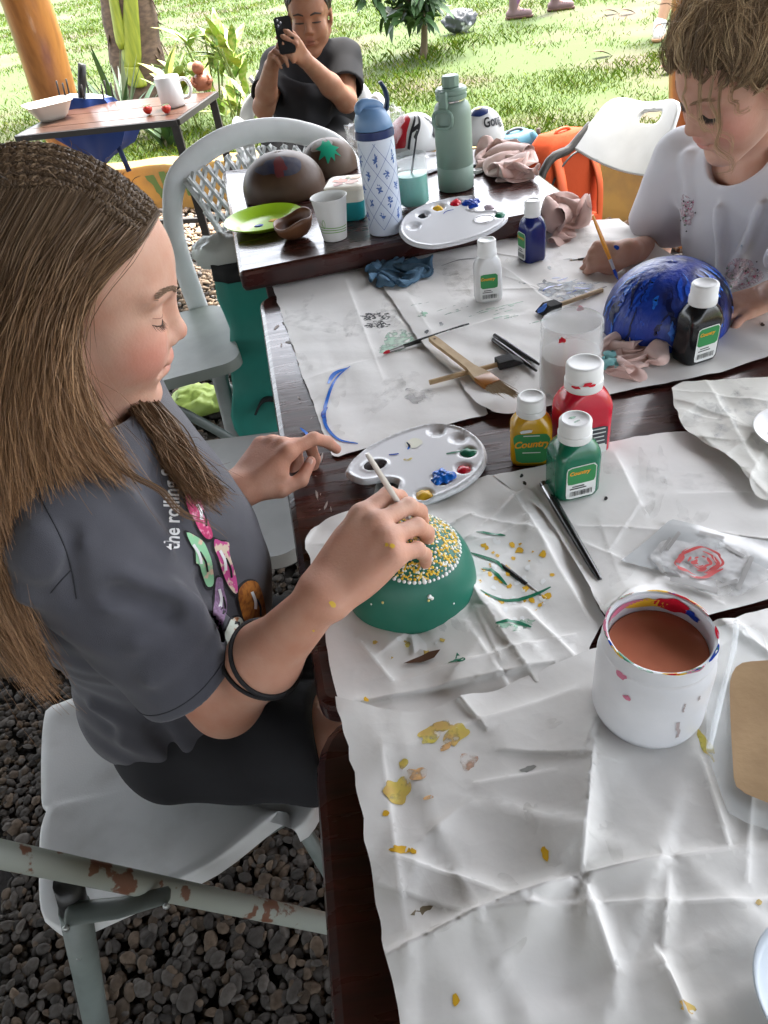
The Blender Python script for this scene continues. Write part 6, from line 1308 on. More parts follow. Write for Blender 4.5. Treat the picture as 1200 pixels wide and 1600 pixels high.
# ================================================================== PEOPLE
# ---- signed-distance modelling: smooth unions of tapered limbs and ellipsoids, meshed with surface nets
class RC:                                         # tapered capsule
    def __init__(s, a, b, ra, rb): s.a, s.b, s.ra, s.rb = V3(a), V3(b), ra, rb; s.c = (s.a + s.b) / 2; s.R = np.linalg.norm(s.b - s.a) / 2 + max(ra, rb)
    def d(s, P):
        ab = s.b - s.a; L = ab.dot(ab) + 1e-12; t = np.clip(((P - s.a) @ ab) / L, 0, 1); return np.linalg.norm(P - s.a - t[:, None] * ab, axis=1) - (s.ra + t * (s.rb - s.ra))
class EL:                                         # oriented ellipsoid; A has the axes as columns
    def __init__(s, c, r, A=None): s.c, s.r, s.A = V3(c), V3(r), (np.eye(3) if A is None else np.array(A)); s.R = max(r)
    def d(s, P):
        q = (P - s.c) @ s.A; k0 = np.linalg.norm(q / s.r, axis=1); k1 = np.linalg.norm(q / (s.r ** 2), axis=1); return k0 * (k0 - 1) / (k1 + 1e-9)
class CC(RC):                                     # tapered limb cut off square at its end b
    def __init__(s, a, b, ra, rb, n=None): RC.__init__(s, a, b, ra, rb); s.n = nrm(s.b - s.a) if n is None else nrm(n)
    def d(s, P): return -smin(-RC.d(s, P), -((P - s.b) @ s.n), .004)
class DF:                                         # one solid with another taken out of it
    def __init__(s, a, b): s.A_, s.B_ = a, b; s.c, s.R = a.c, a.R
    def d(s, P): return -smin(-s.A_.d(P), s.B_.d(P), .003)
class PL:                                         # half space, inside where n.(p-o) < 0
    def __init__(s, o, n): s.o, s.n = V3(o), nrm(n); s.c = V3(o); s.R = 99
    def d(s, P): return (P - s.o) @ s.n
class GR:                                         # a group with a blend radius of its own
    def __init__(s, items, k):
        s.items, s.k = items, k; C = np.array([i.c for i in items]); s.c = C.mean(0); s.R = max(np.linalg.norm(i.c - s.c) + i.R for i in items)
    def d(s, P):
        r = None
        for i in s.items:
            e = i.d(P); r = e if r is None else smin(r, e, s.k)
        return r
def smin(a, b, k):
    if k <= 0: return np.minimum(a, b)
    h = np.clip(.5 + .5 * (b - a) / k, 0, 1); return b * (1 - h) + a * h - k * h * (1 - h)
class Field:
    def __init__(s): s.ops = []
    def u(s, p, k=.01): s.ops.append(('u', p, k)); return s
    def sub(s, p, k=.004): s.ops.append(('s', p, k)); return s
    def cut(s, p, k=.004): s.ops.append(('i', p, k)); return s
    def eval(s, P, c=None, R=0, disp=None):
        d = np.full(len(P), 1.0)
        for o, p, k in s.ops:
            if c is not None and np.linalg.norm(p.c - c) - p.R - R > k + .02 and o != 'i': continue
            e = p.d(P)
            if o == 'u': d = smin(d, e, k)
            elif o == 's': d = -smin(-d, e, k)
            else: d = -smin(-d, -e, k)
        if disp is not None: d = d - disp(P)
        return d
def mesh_field(F, h, disp=None, lo=None, hi=None):
    if lo is None:
        B = [(p.c - p.R, p.c + p.R) for o, p, k in F.ops if o == 'u']; lo = np.min([b[0] for b in B], 0) - .02; hi = np.max([b[1] for b in B], 0) + .02
    lo, hi = V3(lo), V3(hi); nb = 16; n = (np.ceil((hi - lo) / (h * nb)).astype(int)) * nb
    D = np.ones(n + 1, np.float32); g = np.arange(nb + 1) * h; br = h * nb * .87
    I = np.stack(np.meshgrid(*[np.arange(0, k, nb) for k in n], indexing='ij'), -1).reshape(-1, 3); Cc = lo + (I + nb / 2) * h
    act = np.abs(F.eval(Cc)) < br * 1.9 + .004
    X = np.stack(np.meshgrid(g, g, g, indexing='ij'), -1).reshape(-1, 3)
    for i, c in zip(I[act], Cc[act]):
        D[i[0]:i[0] + nb + 1, i[1]:i[1] + nb + 1, i[2]:i[2] + nb + 1] = F.eval(X + lo + i * h, c, br, disp).reshape(nb + 1, nb + 1, nb + 1)
    S = D < 0
    cs = [(a, b, c) for a in (0, 1) for b in (0, 1) for c in (0, 1)]; sh = [k for k in n]
    cnt = np.zeros(sh, np.int8)
    for a, b, c in cs: cnt += S[a:sh[0] + a, b:sh[1] + b, c:sh[2] + c]
    A = np.argwhere((cnt > 0) & (cnt < 8)); vid = np.full(sh, -1, np.int32); vid[A[:, 0], A[:, 1], A[:, 2]] = np.arange(len(A))
    cv = {q: D[A[:, 0] + q[0], A[:, 1] + q[1], A[:, 2] + q[2]] for q in cs}; acc = np.zeros((len(A), 3)); w = np.zeros(len(A))
    for q in cs:
        for ax in range(3):
            if q[ax]: continue
            r = list(q); r[ax] = 1; r = tuple(r); a, b = cv[q], cv[r]; m = (a < 0) != (b < 0); t = np.where(m, a / (a - b + 1e-12), 0); p = np.zeros((len(A), 3)) + np.array(q, float); p[:, ax] = t; acc += p * m[:, None]; w += m
    V = lo + (A + acc / w[:, None]) * h; Fs = []
    for ax in range(3):
        u, v = (ax + 1) % 3, (ax + 2) % 3; s0 = [slice(1, -1)] * 3; s0[ax] = slice(0, -1); s1 = list(s0); s1[ax] = slice(1, None)
        a, b = S[tuple(s0)], S[tuple(s1)]; E = np.argwhere(a != b); st = a[E[:, 0], E[:, 1], E[:, 2]]; off = np.ones(3, int); off[ax] = 0; E = E + off
        q = []
        for du, dv in ((-1, -1), (0, -1), (0, 0), (-1, 0)):
            e = E.copy(); e[:, u] += du; e[:, v] += dv; q.append(vid[e[:, 0], e[:, 1], e[:, 2]])
        q = np.stack(q, 1); q[~st] = q[~st][:, ::-1]; Fs.append(q[(q >= 0).all(1)])
    return V, np.vstack(Fs)
def colour(V, base, spots):
    C = np.tile(np.array(base, float), (len(V), 1))
    for c, r, col, s in spots:
        q = (V - V3(c)) / np.broadcast_to(np.array(r, float), (3,)); w = s * np.clip(1.6 - 1.6 * np.linalg.norm(q, axis=1), 0, 1)[:, None]; w = np.minimum(w, 1) ; C = C * (1 - w) + np.array(col) * w
    return C
def frame(X, Zh):
    X = nrm(X); Z_ = nrm(V3(Zh) - X * np.dot(Zh, X)); return X, np.cross(Z_, X), Z_
def hand(O, X, Zh, s, side, flex, thumb, spread=(6, 1, -4, -9), rs=1.0):
    """a hand from the wrist at O; flex = (mcp, pip, dip) degrees for index..little; thumb = three joints in the hand frame"""
    X, Y, Z_ = frame(X, Zh); Y = Y if side == 'R' else -Y; O = V3(O); w = lambda p: O + (X * p[0] + Y * p[1] + Z_ * p[2]) * s
    ys = (.027, .009, -.009, -.0255); xs = (.081, .084, .080, .071); ln = ((.038, .023, .019), (.042, .026, .020), (.038, .024, .019), (.030, .019, .017)); tips = []
    pal = [RC(w((.004, y * .55, 0)), w((x - .004, y, -.001)), .0125 * s, .0112 * s * rs) for x, y in zip(xs, ys)]
    pal += [RC(w((.012, .010, -.006)), w((.05, .028, -.011)), .014 * s, .0115 * s), EL(w((.045, -.014, -.008)), np.array([.034, .016, .012]) * s, np.stack([X, Y, Z_], 1))]
    fg = []
    for i in range(4):
        p = np.array([xs[i] - .004, ys[i], .0005]); a = 0; sp = math.radians(spread[i]); c = []; r = (.0090, .0082, .0076, .0064) if i < 3 else (.0080, .0072, .0066, .0056)
        for j in range(3):
            a += math.radians(flex[i][j]); q = p + ln[i][j] * np.array([math.cos(a) * math.cos(sp), math.cos(a) * math.sin(sp), -math.sin(a)]); c.append(RC(w(p), w(q), r[j] * s * rs, r[j + 1] * s * rs)); p = q
        d = np.array([math.cos(a) * math.cos(sp), math.cos(a) * math.sin(sp), -math.sin(a)]); up = np.array([math.sin(a), 0, math.cos(a)]); tips.append((w(p + up * (.0052 if i < 3 else .0045) - d * .0015), nrm(X * up[0] + Y * up[1] + Z_ * up[2]), nrm(X * d[0] + Y * d[1] + Z_ * d[2])))
        fg.append(GR(c, .0035 * s))
    T_ = [np.array(t) for t in thumb]; tr = (.0125, .0100, .0088, .0068); pts = [np.array([.012, .016, -.008])] + T_
    tg = GR([RC(w(pts[j]), w(pts[j + 1]), tr[j] * s * rs, tr[j + 1] * s * rs) for j in range(3)], .004 * s); fg.append(tg); td = nrm(pts[3] - pts[2]); tu = nrm(np.array([0, .5, .8]) - td * np.dot(np.array([0, .5, .8]), td)); tips.append((w(pts[3] + tu * .0056 - td * .002), nrm(X * tu[0] + Y * tu[1] + Z_ * tu[2]), nrm(X * td[0] + Y * td[1] + Z_ * td[2])))
    return GR(pal, .012 * s), GR(fg, .0012 * s), tips
def head_ops(F, M, s, lids=True, smile=0.0, ears=True, wide=1.0, eyes=True, jaw=1.0, neck=None, open_eye=False):
    """a head in the frame M (x face, y left, z up, metres at s = 1)"""
    R = M[:3, :3]; A = R; w = lambda p: R @ (V3(p) * s) + M[:3, 3]
    E = lambda c, r: EL(w(c), V3(r) * s, A); Cn = lambda a, b, ra, rb: RC(w(a), w(b), ra * s, rb * s)
    F.u(E((-.014, 0, .032), (.096, .074 * wide, .086)), .01); F.u(E((.030, 0, .030), (.062, .062 * wide, .060)), .02)
    F.u(E((.030, 0, -.045), (.056, .053 * wide, .068)), .025)
    for y in (-1, 1):
        F.u(Cn((-.004, y * .050 * wide, -.052), (.056, y * .020, -.100), .020 * jaw, .016), .024)
        F.u(E((.054, y * .035, -.036), (.033, .027, .034)), .022)
        F.u(Cn((.083, y * .012, .018), (.070, y * .046, .020), .008, .007), .014)
    F.u(E((.068, 0, -.104), (.019, .022, .016)), .020)
    F.u(E((.070, 0, -.062), (.022, .030, .024)), .018)
    for y in (-1, 1): F.sub(E((.099, y * .032, -.001), (.016, .019, .0115)), .013)
    for y in (-1, 1):
        if lids: F.u(E((.0705, y * .0315, -.002), (.0125, .0155, .0125)), .004)
    F.u(Cn((.082, 0, .010), (.0965, 0, -.024), .0085, .0085), .013); F.u(E((.0995, 0, -.0295), (.0092, .0100, .0088)), .008)
    for y in (-1, 1): F.u(E((.0900, y * .0112, -.0350), (.0090, .0070, .0068)), .006); F.sub(E((.094, y * .0060, -.0405), (.0046, .0028, .0026)), .003)
    F.u(E((.0875, 0, -.0575), (.0095, .021, .0062)), .006); F.u(E((.0855, 0, -.0705), (.0092, .0185, .0068)), .006)
    F.sub(E((.098, 0, -.0640 ), (.018, .0235, .0013)), .0035); F.sub(E((.093, 0, -.084), (.010, .016, .006)), .012)
    for y in (-1, 1): F.sub(E((.0885, y * .0265, -.064 + smile), (.006, .005, .0035)), .008)
    if ears:
        for y in (-1, 1):
            F.u(GR([E((-.010, y * .074 * wide, -.006), (.017, .006, .029)), Cn((-.002, y * .072 * wide, -.026), (0, y * .070 * wide, -.036), .006, .006)], .008), .006)
            F.sub(E((-.006, y * .082 * wide, -.004), (.010, .006, .018)), .004); F.u(Cn((.003, y * .075 * wide, .004), (.001, y * .077 * wide, -.010), .0035, .0035), .003)
    if neck is not None: F.u(RC(w((-.030, 0, -.055)), neck[0], .044 * s, neck[1]), .022)
    spots = [(w((.089, 0, -.0575)), V3((.020, .026, .009)) * s, (.50, .17, .15), .75), (w((.088, 0, -.0705)), V3((.020, .023, .010)) * s, (.52, .18, .16), .75)]
    return w, spots
def rotm(yaw, pitch, roll):
    """x axis to yaw (about z), nose down by pitch, roll about the face axis"""
    return np.array(Matrix.Rotation(yaw, 3, 'Z') @ Matrix.Rotation(pitch, 3, 'Y') @ Matrix.Rotation(roll, 3, 'X'))
def strands(guides, n, seed, r=.0004, K=22, jit=.006, wave=.003, cols=((.1, .06, .03),), ends=.15, us=None, fly=0.0, clump=14, grow=1.0, tip=(1, 1, 1)):
    """hair: n fine tubes spread between neighbouring guide curves"""
    rg = np.random.RandomState(seed); G = np.array([resample_n(smooth_path(V3(g), 6), K) for g in guides]); m = len(G)
    u = rg.rand(n) * (m - 1) * .9999 if us is None else us(rg, n); a = u.astype(int); t = (u - a)[:, None, None]
    S = G[a] * (1 - t) + G[np.minimum(a + 1, m - 1)] * t
    s = np.linspace(0, 1, K)[None, :, None]
    cl = rg.randint(0, max(1, n // clump), n); co = rg.randn(n // clump + 1, 1, 3) * jit; fo = rg.randn(n, 1, 3) * jit * .45
    S = S + (co[cl] + fo) * (.25 + s * grow)
    ph = rg.rand(n // clump + 1, 1, 3) * 6.28; fr = rg.uniform(3, 7, (n // clump + 1, 1, 1)); S = S + wave * np.sin(ph[cl] + fr[cl] * s * 3.0 + rg.randn(n, 1, 1) * .25) * s ** .8
    if fly: S = S + (rg.rand(n, 1, 1) < .08) * rg.randn(n, 1, 3) * fly * s ** 1.5
    L = 1 - ends * rg.rand(n, 1, 1); x = s * L * (K - 1); i0 = np.clip(x.astype(int), 0, K - 2); fx = x - i0; ii = np.broadcast_to(i0, (n, K, 1))[..., 0]
    S = np.take_along_axis(S, ii[..., None].repeat(3, 2), 1) * (1 - fx) + np.take_along_axis(S, ii[..., None].repeat(3, 2) + 1, 1) * fx
    Tn = np.gradient(S, axis=1); Tn /= np.linalg.norm(Tn, axis=2, keepdims=True) + 1e-9
    ref = np.array([.31, .52, .79]); U = np.cross(Tn, ref); U /= np.linalg.norm(U, axis=2, keepdims=True) + 1e-9; W = np.cross(Tn, U)
    rad = (r * 1.25 * rg.uniform(.7, 1.3, (n, 1, 1)) * (1 - .6 * s ** 3)); an = rg.rand(n, 1, 1) * 6.28; D = math.cos(0) * (np.cos(an) * U + np.sin(an) * W)
    V = np.stack([S - rad * D, S + rad * D], 2).reshape(-1, 3)
    b = (np.arange(n)[:, None] * K + np.arange(K - 1)[None]).reshape(-1) * 2; Fq = np.stack([b, b + 1, b + 3, b + 2], 1)
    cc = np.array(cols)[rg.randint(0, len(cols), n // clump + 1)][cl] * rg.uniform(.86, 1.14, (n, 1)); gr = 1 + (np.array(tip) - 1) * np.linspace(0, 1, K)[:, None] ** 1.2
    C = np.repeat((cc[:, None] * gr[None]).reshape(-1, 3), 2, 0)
    return V, Fq, C
def resample_n(P, n):
    s = np.concatenate([[0], np.cumsum(np.linalg.norm(np.diff(P, axis=0), axis=1))]); t = np.linspace(0, s[-1], n); return np.stack([np.interp(t, s, P[:, k]) for k in range(3)], 1)
def hair_obj(name, parts, m, root):
    V = np.vstack([p[0] for p in parts]); C = np.vstack([p[2] for p in parts]); n = 0; Fs = []
    for p in parts: Fs.append(p[1] + n); n += len(p[0])
    return obj(name, V, np.vstack(Fs), m, root, col=C, world=True)
def nails(root, tips, s, m):
    for p, up, d in tips:
        y = np.cross(up, d); A = np.stack([d, y, up], 1); v, f = ballg((0, 0, 0), (.0052 * s, .0043 * s, .0013 * s), 14, 8); obj('nail', v @ A.T + p, f, m, root, world=True)
nail_m = mat('finger_nail', (.62, .40, .33), .28)
skin_m = mat('skin', (.6, .4, .3), .45, attr=True, sss=.16, bump=.16, bscale=420, bdetail=6, spec=.3, col2=(.88, .72, .66), vscale=30, vdetail=10, vlo=.36, vhi=.80, rough2=.62)
hair_m = mat('hair_strand', (.1, .06, .03), .52, attr=True, spec=.28)
lash_m = mat('lash', (.03, .02, .015), .6); brow_m = mat('brow_hair', (.16, .09, .05), .7)
# ------------------------------------------------------------------ the girl painting the green bowl
def girl():
    root = thing('person', 'girl in a dark grey printed t-shirt dotting the green bowl with a brush', 'person', (-.35, .56, .45))
    SKIN = (.60, .365, .28)
    Wr = at(500, 938, .868); El = at(352, 1094, .722); Sh = V3((-.268, .458, .925)); Ls = V3((-.285, .715, .93)); Nb = V3((-.283, .592, .955))
    Wl = at(370, 768, .80); Ell = V3((-.31, .76, .735))
    hc = atd(112, 452, .70); MH = np.eye(4); MH[:3, :3] = rotm(math.radians(8), math.radians(21), math.radians(0)); MH[:3, 3] = hc; hs = .90
    F = Field()
    w, spots = head_ops(F, MH, hs, lids=True, ears=False, neck=(Nb + V3((.005, 0, -.02)), .050))
    F.u(RC(Nb + V3((0, -.06, -.03)), Nb + V3((0, .06, -.03)), .04, .04), .02)
    # right arm
    F.u(RC(Sh, El, .038, .032), .01); F.u(RC(El, El + (Wr - El) * .45, .0315, .0305), .02); F.u(RC(El + (Wr - El) * .45, Wr, .0305, .0195), .02)
    kn = V3((-.006, .445, .9)); pal, fin, tips = hand(Wr + nrm(kn - Wr) * .004, kn - Wr, (-.30, -.42, .85), .93, 'R', ((30, 42, 18), (36, 42, 20), (42, 40, 22), (46, 38, 22)), [(.040, .034, -.022), (.066, .034, -.036), (.088, .026, -.044)])
    F.u(pal, .014); F.u(fin, .006)
    # left arm
    F.u(RC(Ls, Ell, .043, .036), .01); F.u(RC(Ell, Ell + (Wl - Ell) * .45, .0315, .0300), .02); F.u(RC(Ell + (Wl - Ell) * .45, Wl, .0300, .0195), .02)
    kn2 = at(418, 712, .822); pal2, fin2, tips2 = hand(Wl, kn2 - Wl, (-.25, -.10, .95), .93, 'L', ((22, 42, 18), (48, 62, 30), (55, 68, 35), (58, 66, 35)), [(.036, .034, -.024), (.062, .040, -.034), (.088, .036, -.030)])
    F.u(pal2, .014); F.u(fin2, .006)
    # hips, thighs, shins
    K1, K2 = V3((-.03, .475, .53)), V3((-.03, .66, .53))
    for hp, kk in ((V3((-.285, .52, .55)), K1), (V3((-.285, .63, .55)), K2)):
        F.u(RC(hp, kk, .066, .052), .03); F.u(RC(kk, kk + V3((-.03, 0, -.22)), .052, .048), .02); F.u(RC(kk + V3((-.03, 0, -.22)), kk + V3((-.05, 0, -.475)), .048, .032), .02); F.u(RC(kk + V3((-.06, 0, -.493)), kk + V3((.11, 0, -.497)), .030, .025), .02)
    F.u(RC(V3((-.30, .58, .56)), Nb + V3((-.01, 0, -.06)), .08, .065), .04)
    V, Q = mesh_field(F, .0024)
    sp = spots + [(w((.068, -.044, -.040)), .034, (.60, .22, .18), .55), (w((.068, .044, -.040)), .034, (.60, .22, .18), .55), (w((.106, 0, -.032)), .014, (.60, .27, .21), .5)]
    # scalp under the hair
    L = (V - hc) @ MH[:3, :3] / hs; C = colour(V, SKIN, sp)
    zz = L[:, 2] - .02; line = .006 + np.where(zz > 0, zz * .85, zz * .6)
    sc = np.clip((line - L[:, 0]) / .008, 0, 1) * (np.linalg.norm(L, axis=1) < .17) * (L[:, 2] > -.06); C = C * (1 - sc[:, None]) + np.array([.10, .062, .038]) * sc[:, None]
    arm = np.clip((.93 - V[:, 2]) / .06, 0, 1)[:, None]; C = C * (1 - arm) + C * np.array([.92, .84, .78]) * arm       # arms are more tanned than the face
    for p, up, d in tips + tips2: k = np.clip(1.4 - np.linalg.norm(V - p, axis=1) / .014, 0, 1)[:, None] * .35; C = C * (1 - k) + np.array([.60, .27, .21]) * k
    body = decimate(obj('body', V, Q, skin_m, root, col=C, world=True), .36)
    bv = BVHTree.FromPolygons(V.tolist(), Q.tolist()); nails(root, tips + tips2, .93, nail_m)
    yp = paint('skin_paint_yellow', (.66, .42, .05))
    for px, py, r in ((521, 944, 5), (612, 853, 4), (604, 852, 3), (500, 1012, 2.5), (490, 985, 2)):
        v2, f = sheet2d(blob2d((px, py), r, px, n=14, rough=.4), 3); obj('paint_speck', cast(bv, v2, .0006), [q[::-1] for q in f], yp, root, world=True)
    # lowered eyelid: lash line and brow, near and far side
    for y in (-1, 1):
        rg = np.random.RandomState(3); lid = lambda t: V3((.0835 - .009 * max(t, 0) ** 2 - .003 * t * t, y * (.0310 + t * .0150), -.0060 - .0050 * (1 - t * t)))
        def snap(q, l=.0004): h = bv.find_nearest(Vector(w(q))); return np.array(h[0]) + np.array(h[1]) * l
        mb = MB(); mb.tube([snap(lid(t)) for t in np.linspace(-.55, 1, 15)], [.0002] + [.00042] * 13 + [.0002], 6)
        for t in np.linspace(-.45, 1, 18):
            a = snap(lid(t)); d = MH[:3, :3] @ (V3((.0042, y * (.0035 * t + .001), -.0036)) * rg.uniform(.75, 1.15)); mb.tube([a, a + d * .55 + MH[:3, :3] @ V3((.0003, 0, -.0006)), a + d], [.00022, .00017, .00006], 4)
        mb2 = MB(); mb2.tube([snap(lid(t) + V3((0, 0, .0085 - .002 * t * t)), .0001) for t in np.linspace(-.25, .95, 11)], .0004, 5); mb2.build('eyelid_crease', mat('lid_crease', (.30, .14, .10), .6), root, world=True)
        mb.build('eyelashes', lash_m, root, world=True)
        mb = MB()
        for k in range(150):
            t = rg.rand(); c0 = V3((.0925 - .020 * t ** 1.7, y * (.012 + .036 * t), .0185 + .007 * math.sin(t * 2.6) + rg.uniform(-.0022, .0022))); h = bv.find_nearest(Vector(w(c0)))
            p = np.array(h[0]) + np.array(h[1]) * .0006; d = MH[:3, :3] @ V3((-.0018 - .002 * t, y * .0052, .0016)); mb.tube([p, p + d * .6 + np.array(h[1]) * .0004, p + d], [.00035, .0003, .0001], 3)
        mb.build('eyebrow', brow_m, root, world=True)
    # ---- t-shirt
    S = Field(); ad = nrm(El - Sh)
    S.u(EL((-.278, .590, .835), (.112, .150, .150), np.array(Matrix.Rotation(math.radians(14), 3, 'Y'))), .01)
    S.u(RC((-.292, .592, .77), (-.292, .585, .63), .102, .104), .05); S.u(EL((-.288, .580, .585), (.122, .116, .070)), .05)
    S.u(EL((-.232, .598, .745), (.092, .115, .135)), .05)
    S.u(RC(Sh + V3((.004, .02, .0)), Ls, .056, .054), .045)
    S.u(DF(CC(Sh + V3((0, .012, -.004)), Sh + ad * .168, .053, .058, ad), RC(Sh + ad * .156, Sh + ad * .26, .049, .056)), .02); S.u(RC(Ls, Ls + nrm(Ell - Ls) * .165, .058, .056), .035)
    S.u(RC(Nb + V3((-.004, -.03, -.012)), Nb + V3((-.004, .03, -.012)), .052, .052), .03)
    # cloth folds: raised soft ridges and hollows
    def ridge(a, b, r, k=.02): S.u(RC(a, b, r, r * .6), k)
    def groove(a, b, r, k=.016): S.sub(RC(a, b, r, r * .7), k)
    P = lambda x, y, t: atd(x, y, t)
    sv, sq = mesh_field(S, .004); b0 = BVHTree.FromPolygons(sv.tolist(), sq.tolist())
    def on(x, y, l=0.0):
        h = b0.ray_cast(Vector(CAM), Vector(ray(x, y))); 
        return (np.array(h[0]) + np.array(h[1]) * l) if h[0] is not None else None
    for A, B_, r, l in (((190, 905), (275, 935), .005, -.001), ((275, 935), (340, 1000), .006, 0), ((120, 850), (60, 890), .004, 0), ((330, 1010), (300, 1150), .006, 0), ((140, 1010), (230, 1180), .006, .001), ((60, 960), (150, 1090), .005, 0), ((330, 900), (375, 1050), .005, 0), ((260, 1150), (380, 1190), .007, 0), ((200, 780), (260, 850), .004, 0), ((300, 965), (215, 1005), .0045, 0), ((305, 985), (235, 1060), .0045, 0), ((295, 950), (170, 950), .004, 0), ((335, 905), (405, 985), .004, 0), ((345, 940), (400, 1060), .0045, 0), ((150, 1100), (260, 1150), .005, 0), ((200, 1150), (330, 1170), .005, 0), ((60, 830), (40, 930), .004, 0)):
        p_, q_ = on(*A, l), on(*B_, l)
        if p_ is not None and q_ is not None and abs(np.linalg.norm(p_ - CAM) - np.linalg.norm(q_ - CAM)) < .07: ridge(p_, q_, r)
    for A, B_, r, l in (((185, 925), (262, 955), .007, .004), ((315, 905), (352, 1000), .007, .004), ((245, 1140), (300, 1200), .007, .004), ((90, 980), (160, 1120), .006, .004), ((350, 1090), (420, 1190), .008, .004), ((110, 835), (112, 900), .0018, .0016), ((112, 900), (120, 935), .0018, .0016)):
        p_, q_ = on(*A, l), on(*B_, l)
        if p_ is not None and q_ is not None and abs(np.linalg.norm(p_ - CAM) - np.linalg.norm(q_ - CAM)) < .07: groove(p_, q_, r)
    # the sleeve is open at its hem, the neck at the collar
    S.sub(RC(Nb + V3((.006, 0, -.012)), Nb + V3((.03, 0, .08)), .046, .062), .006)
    dsp = lambda P_: .0016 * np.sin(P_[:, 0] * 60 + 3 * np.sin(P_[:, 2] * 21)) * np.sin(P_[:, 1] * 40 + P_[:, 2] * 33) + .0011 * np.sin(P_[:, 2] * 150 + 5 * np.sin(P_[:, 0] * 26 + P_[:, 1] * 19)) * np.clip(np.sin(P_[:, 0] * 31 + P_[:, 1] * 23 + 1), 0, 1)
    sv, sq = mesh_field(S, .0027, dsp)
    shirt_m = mat('charcoal_cotton', (.050, .050, .063), .88, col2=(.060, .060, .073), vscale=30, bump=.25, bscale=1400, sheen=.25)
    shirt = decimate(obj('t_shirt', sv, sq, shirt_m, root, world=True), .4); sb = BVHTree.FromPolygons(sv.tolist(), sq.tolist())
    # hem stitch of the sleeve
    X_, Y_, Z2 = frame(ad, (0, 1, .3)); ring = [Sh + ad * .155 + (Y_ * math.cos(a) + Z2 * math.sin(a)) * .09 for a in np.linspace(0, 6.283, 72)]
    pts = []
    for q in ring:
        c_ = Sh + ad * .155; h = sb.ray_cast(Vector(q), Vector(c_ - q)); pts.append(np.array(h[0]) + np.array(h[1]) * .0002 if h[0] is not None else q)
    mb = MB(); mb.tube(np.array(pts), .0006, 5, False); o = mb.build('hem_stitch', mat('dark_thread', (.03, .03, .037), .9), shirt); o.location = -Vector(root.location)
    for nm, L_ in (('shoulder_seam', [(45, 742), (70, 790), (96, 842), (112, 890), (120, 935)]), ('shoulder_seam', [(112, 890), (96, 906), (80, 926)])):
        P2 = smooth_path(np.array(L_, float), 6); mb = MB(); mb.tube(cast(sb, P2, .0002), .0007, 5, False); o = mb.build(nm, mat('dark_thread', (.03, .03, .037), .9), shirt); o.location = -Vector(root.location)
    # ---- printed motif: cursive lettering and five coloured tongue shapes
    def decal(poly, m, nm, lift=.0010, step=4.0):
        v2, f = sheet2d(np.array(poly, float), step); o = obj(nm, cast(sb, v2, lift), [q[::-1] for q in f], m, shirt); o.location = -Vector(root.location); return o
    white_ink = mat('white_print', (.72, .72, .72), .7)
    v2, f = text_geo('the rolling Stones', 1.0, .45, .018, 'LEFT'); 
    k = 30.0; a = np.array([-.27, -.96]); a /= np.linalg.norm(a); a = np.array([.03, -1.0]); n_ = np.array([-1.0, .30])
    base = np.array([268.0, 862.0])
    x = v2[:, 0] * k * .86; y = v2[:, 1] * k * 1.15
    Ppx = base + np.outer(x, a) + np.outer(y, n_) + np.stack([-(x / 150) ** 2 * 10 - x * .0, np.zeros(len(x))], 1)
    keep = x < 168; idx = {i: j for j, i in enumerate(np.flatnonzero(keep))}; f = [tuple(idx[i] for i in q) for q in f if all(keep[i] for i in q)]
    o = obj('lettering', cast(sb, Ppx[keep], .0011), f, white_ink, shirt); o.location = -Vector(root.location)
    mats = [mat('print_pink', (.55, .045, .16), .7, col2=(.75, .3, .42), vscale=180, vlo=.5, vhi=.62), mat('print_mint', (.30, .62, .36), .7, col2=(.75, .55, .4), vscale=120, vlo=.52, vhi=.6), mat('print_magenta_cream', (.68, .55, .42), .7, col2=(.55, .07, .26), vscale=110, vlo=.45, vhi=.52),
            mat('print_purple', (.20, .11, .20), .75, col2=(.34, .22, .36), vscale=260), mat('print_orange', (.42, .15, .02), .7, col2=(.24, .07, .01), vscale=150, vlo=.45, vhi=.6), mat('print_striped', (.60, .66, .58), .7, col2=(.42, .16, .06), vscale=70, vlo=.5, vhi=.56)]
    shapes = [([(288, 775), (300, 772), (312, 782), (318, 800), (326, 820), (331, 838), (322, 842), (310, 828), (302, 812), (294, 800)], 0),
              ([(290, 832), (302, 836), (316, 846), (324, 862), (330, 880), (333, 905), (330, 916), (322, 916), (316, 900), (310, 882), (305, 880), (304, 862), (297, 850)], 1),
              ([(334, 842), (345, 846), (356, 848), (357, 865), (364, 888), (368, 905), (370, 925), (364, 926), (354, 912), (346, 892), (340, 872), (334, 858)], 2),
              ([(338, 902), (346, 904), (348, 920), (353, 940), (351, 965), (345, 985), (338, 980), (333, 960), (334, 935), (335, 915)], 3),
              ([(374, 918), (386, 908), (400, 910), (408, 926), (413, 950), (414, 972), (406, 983), (392, 980), (380, 968), (374, 948), (371, 930)], 4),
              ([(362, 966), (374, 964), (380, 976), (378, 990), (382, 1010), (385, 1022), (372, 1032), (352, 1036), (354, 1010), (352, 990), (356, 978)], 5)]
    hi_m = mat('print_highlight', (.80, .80, .80), .6); bk = mat('print_black', (.012, .012, .014), .7)
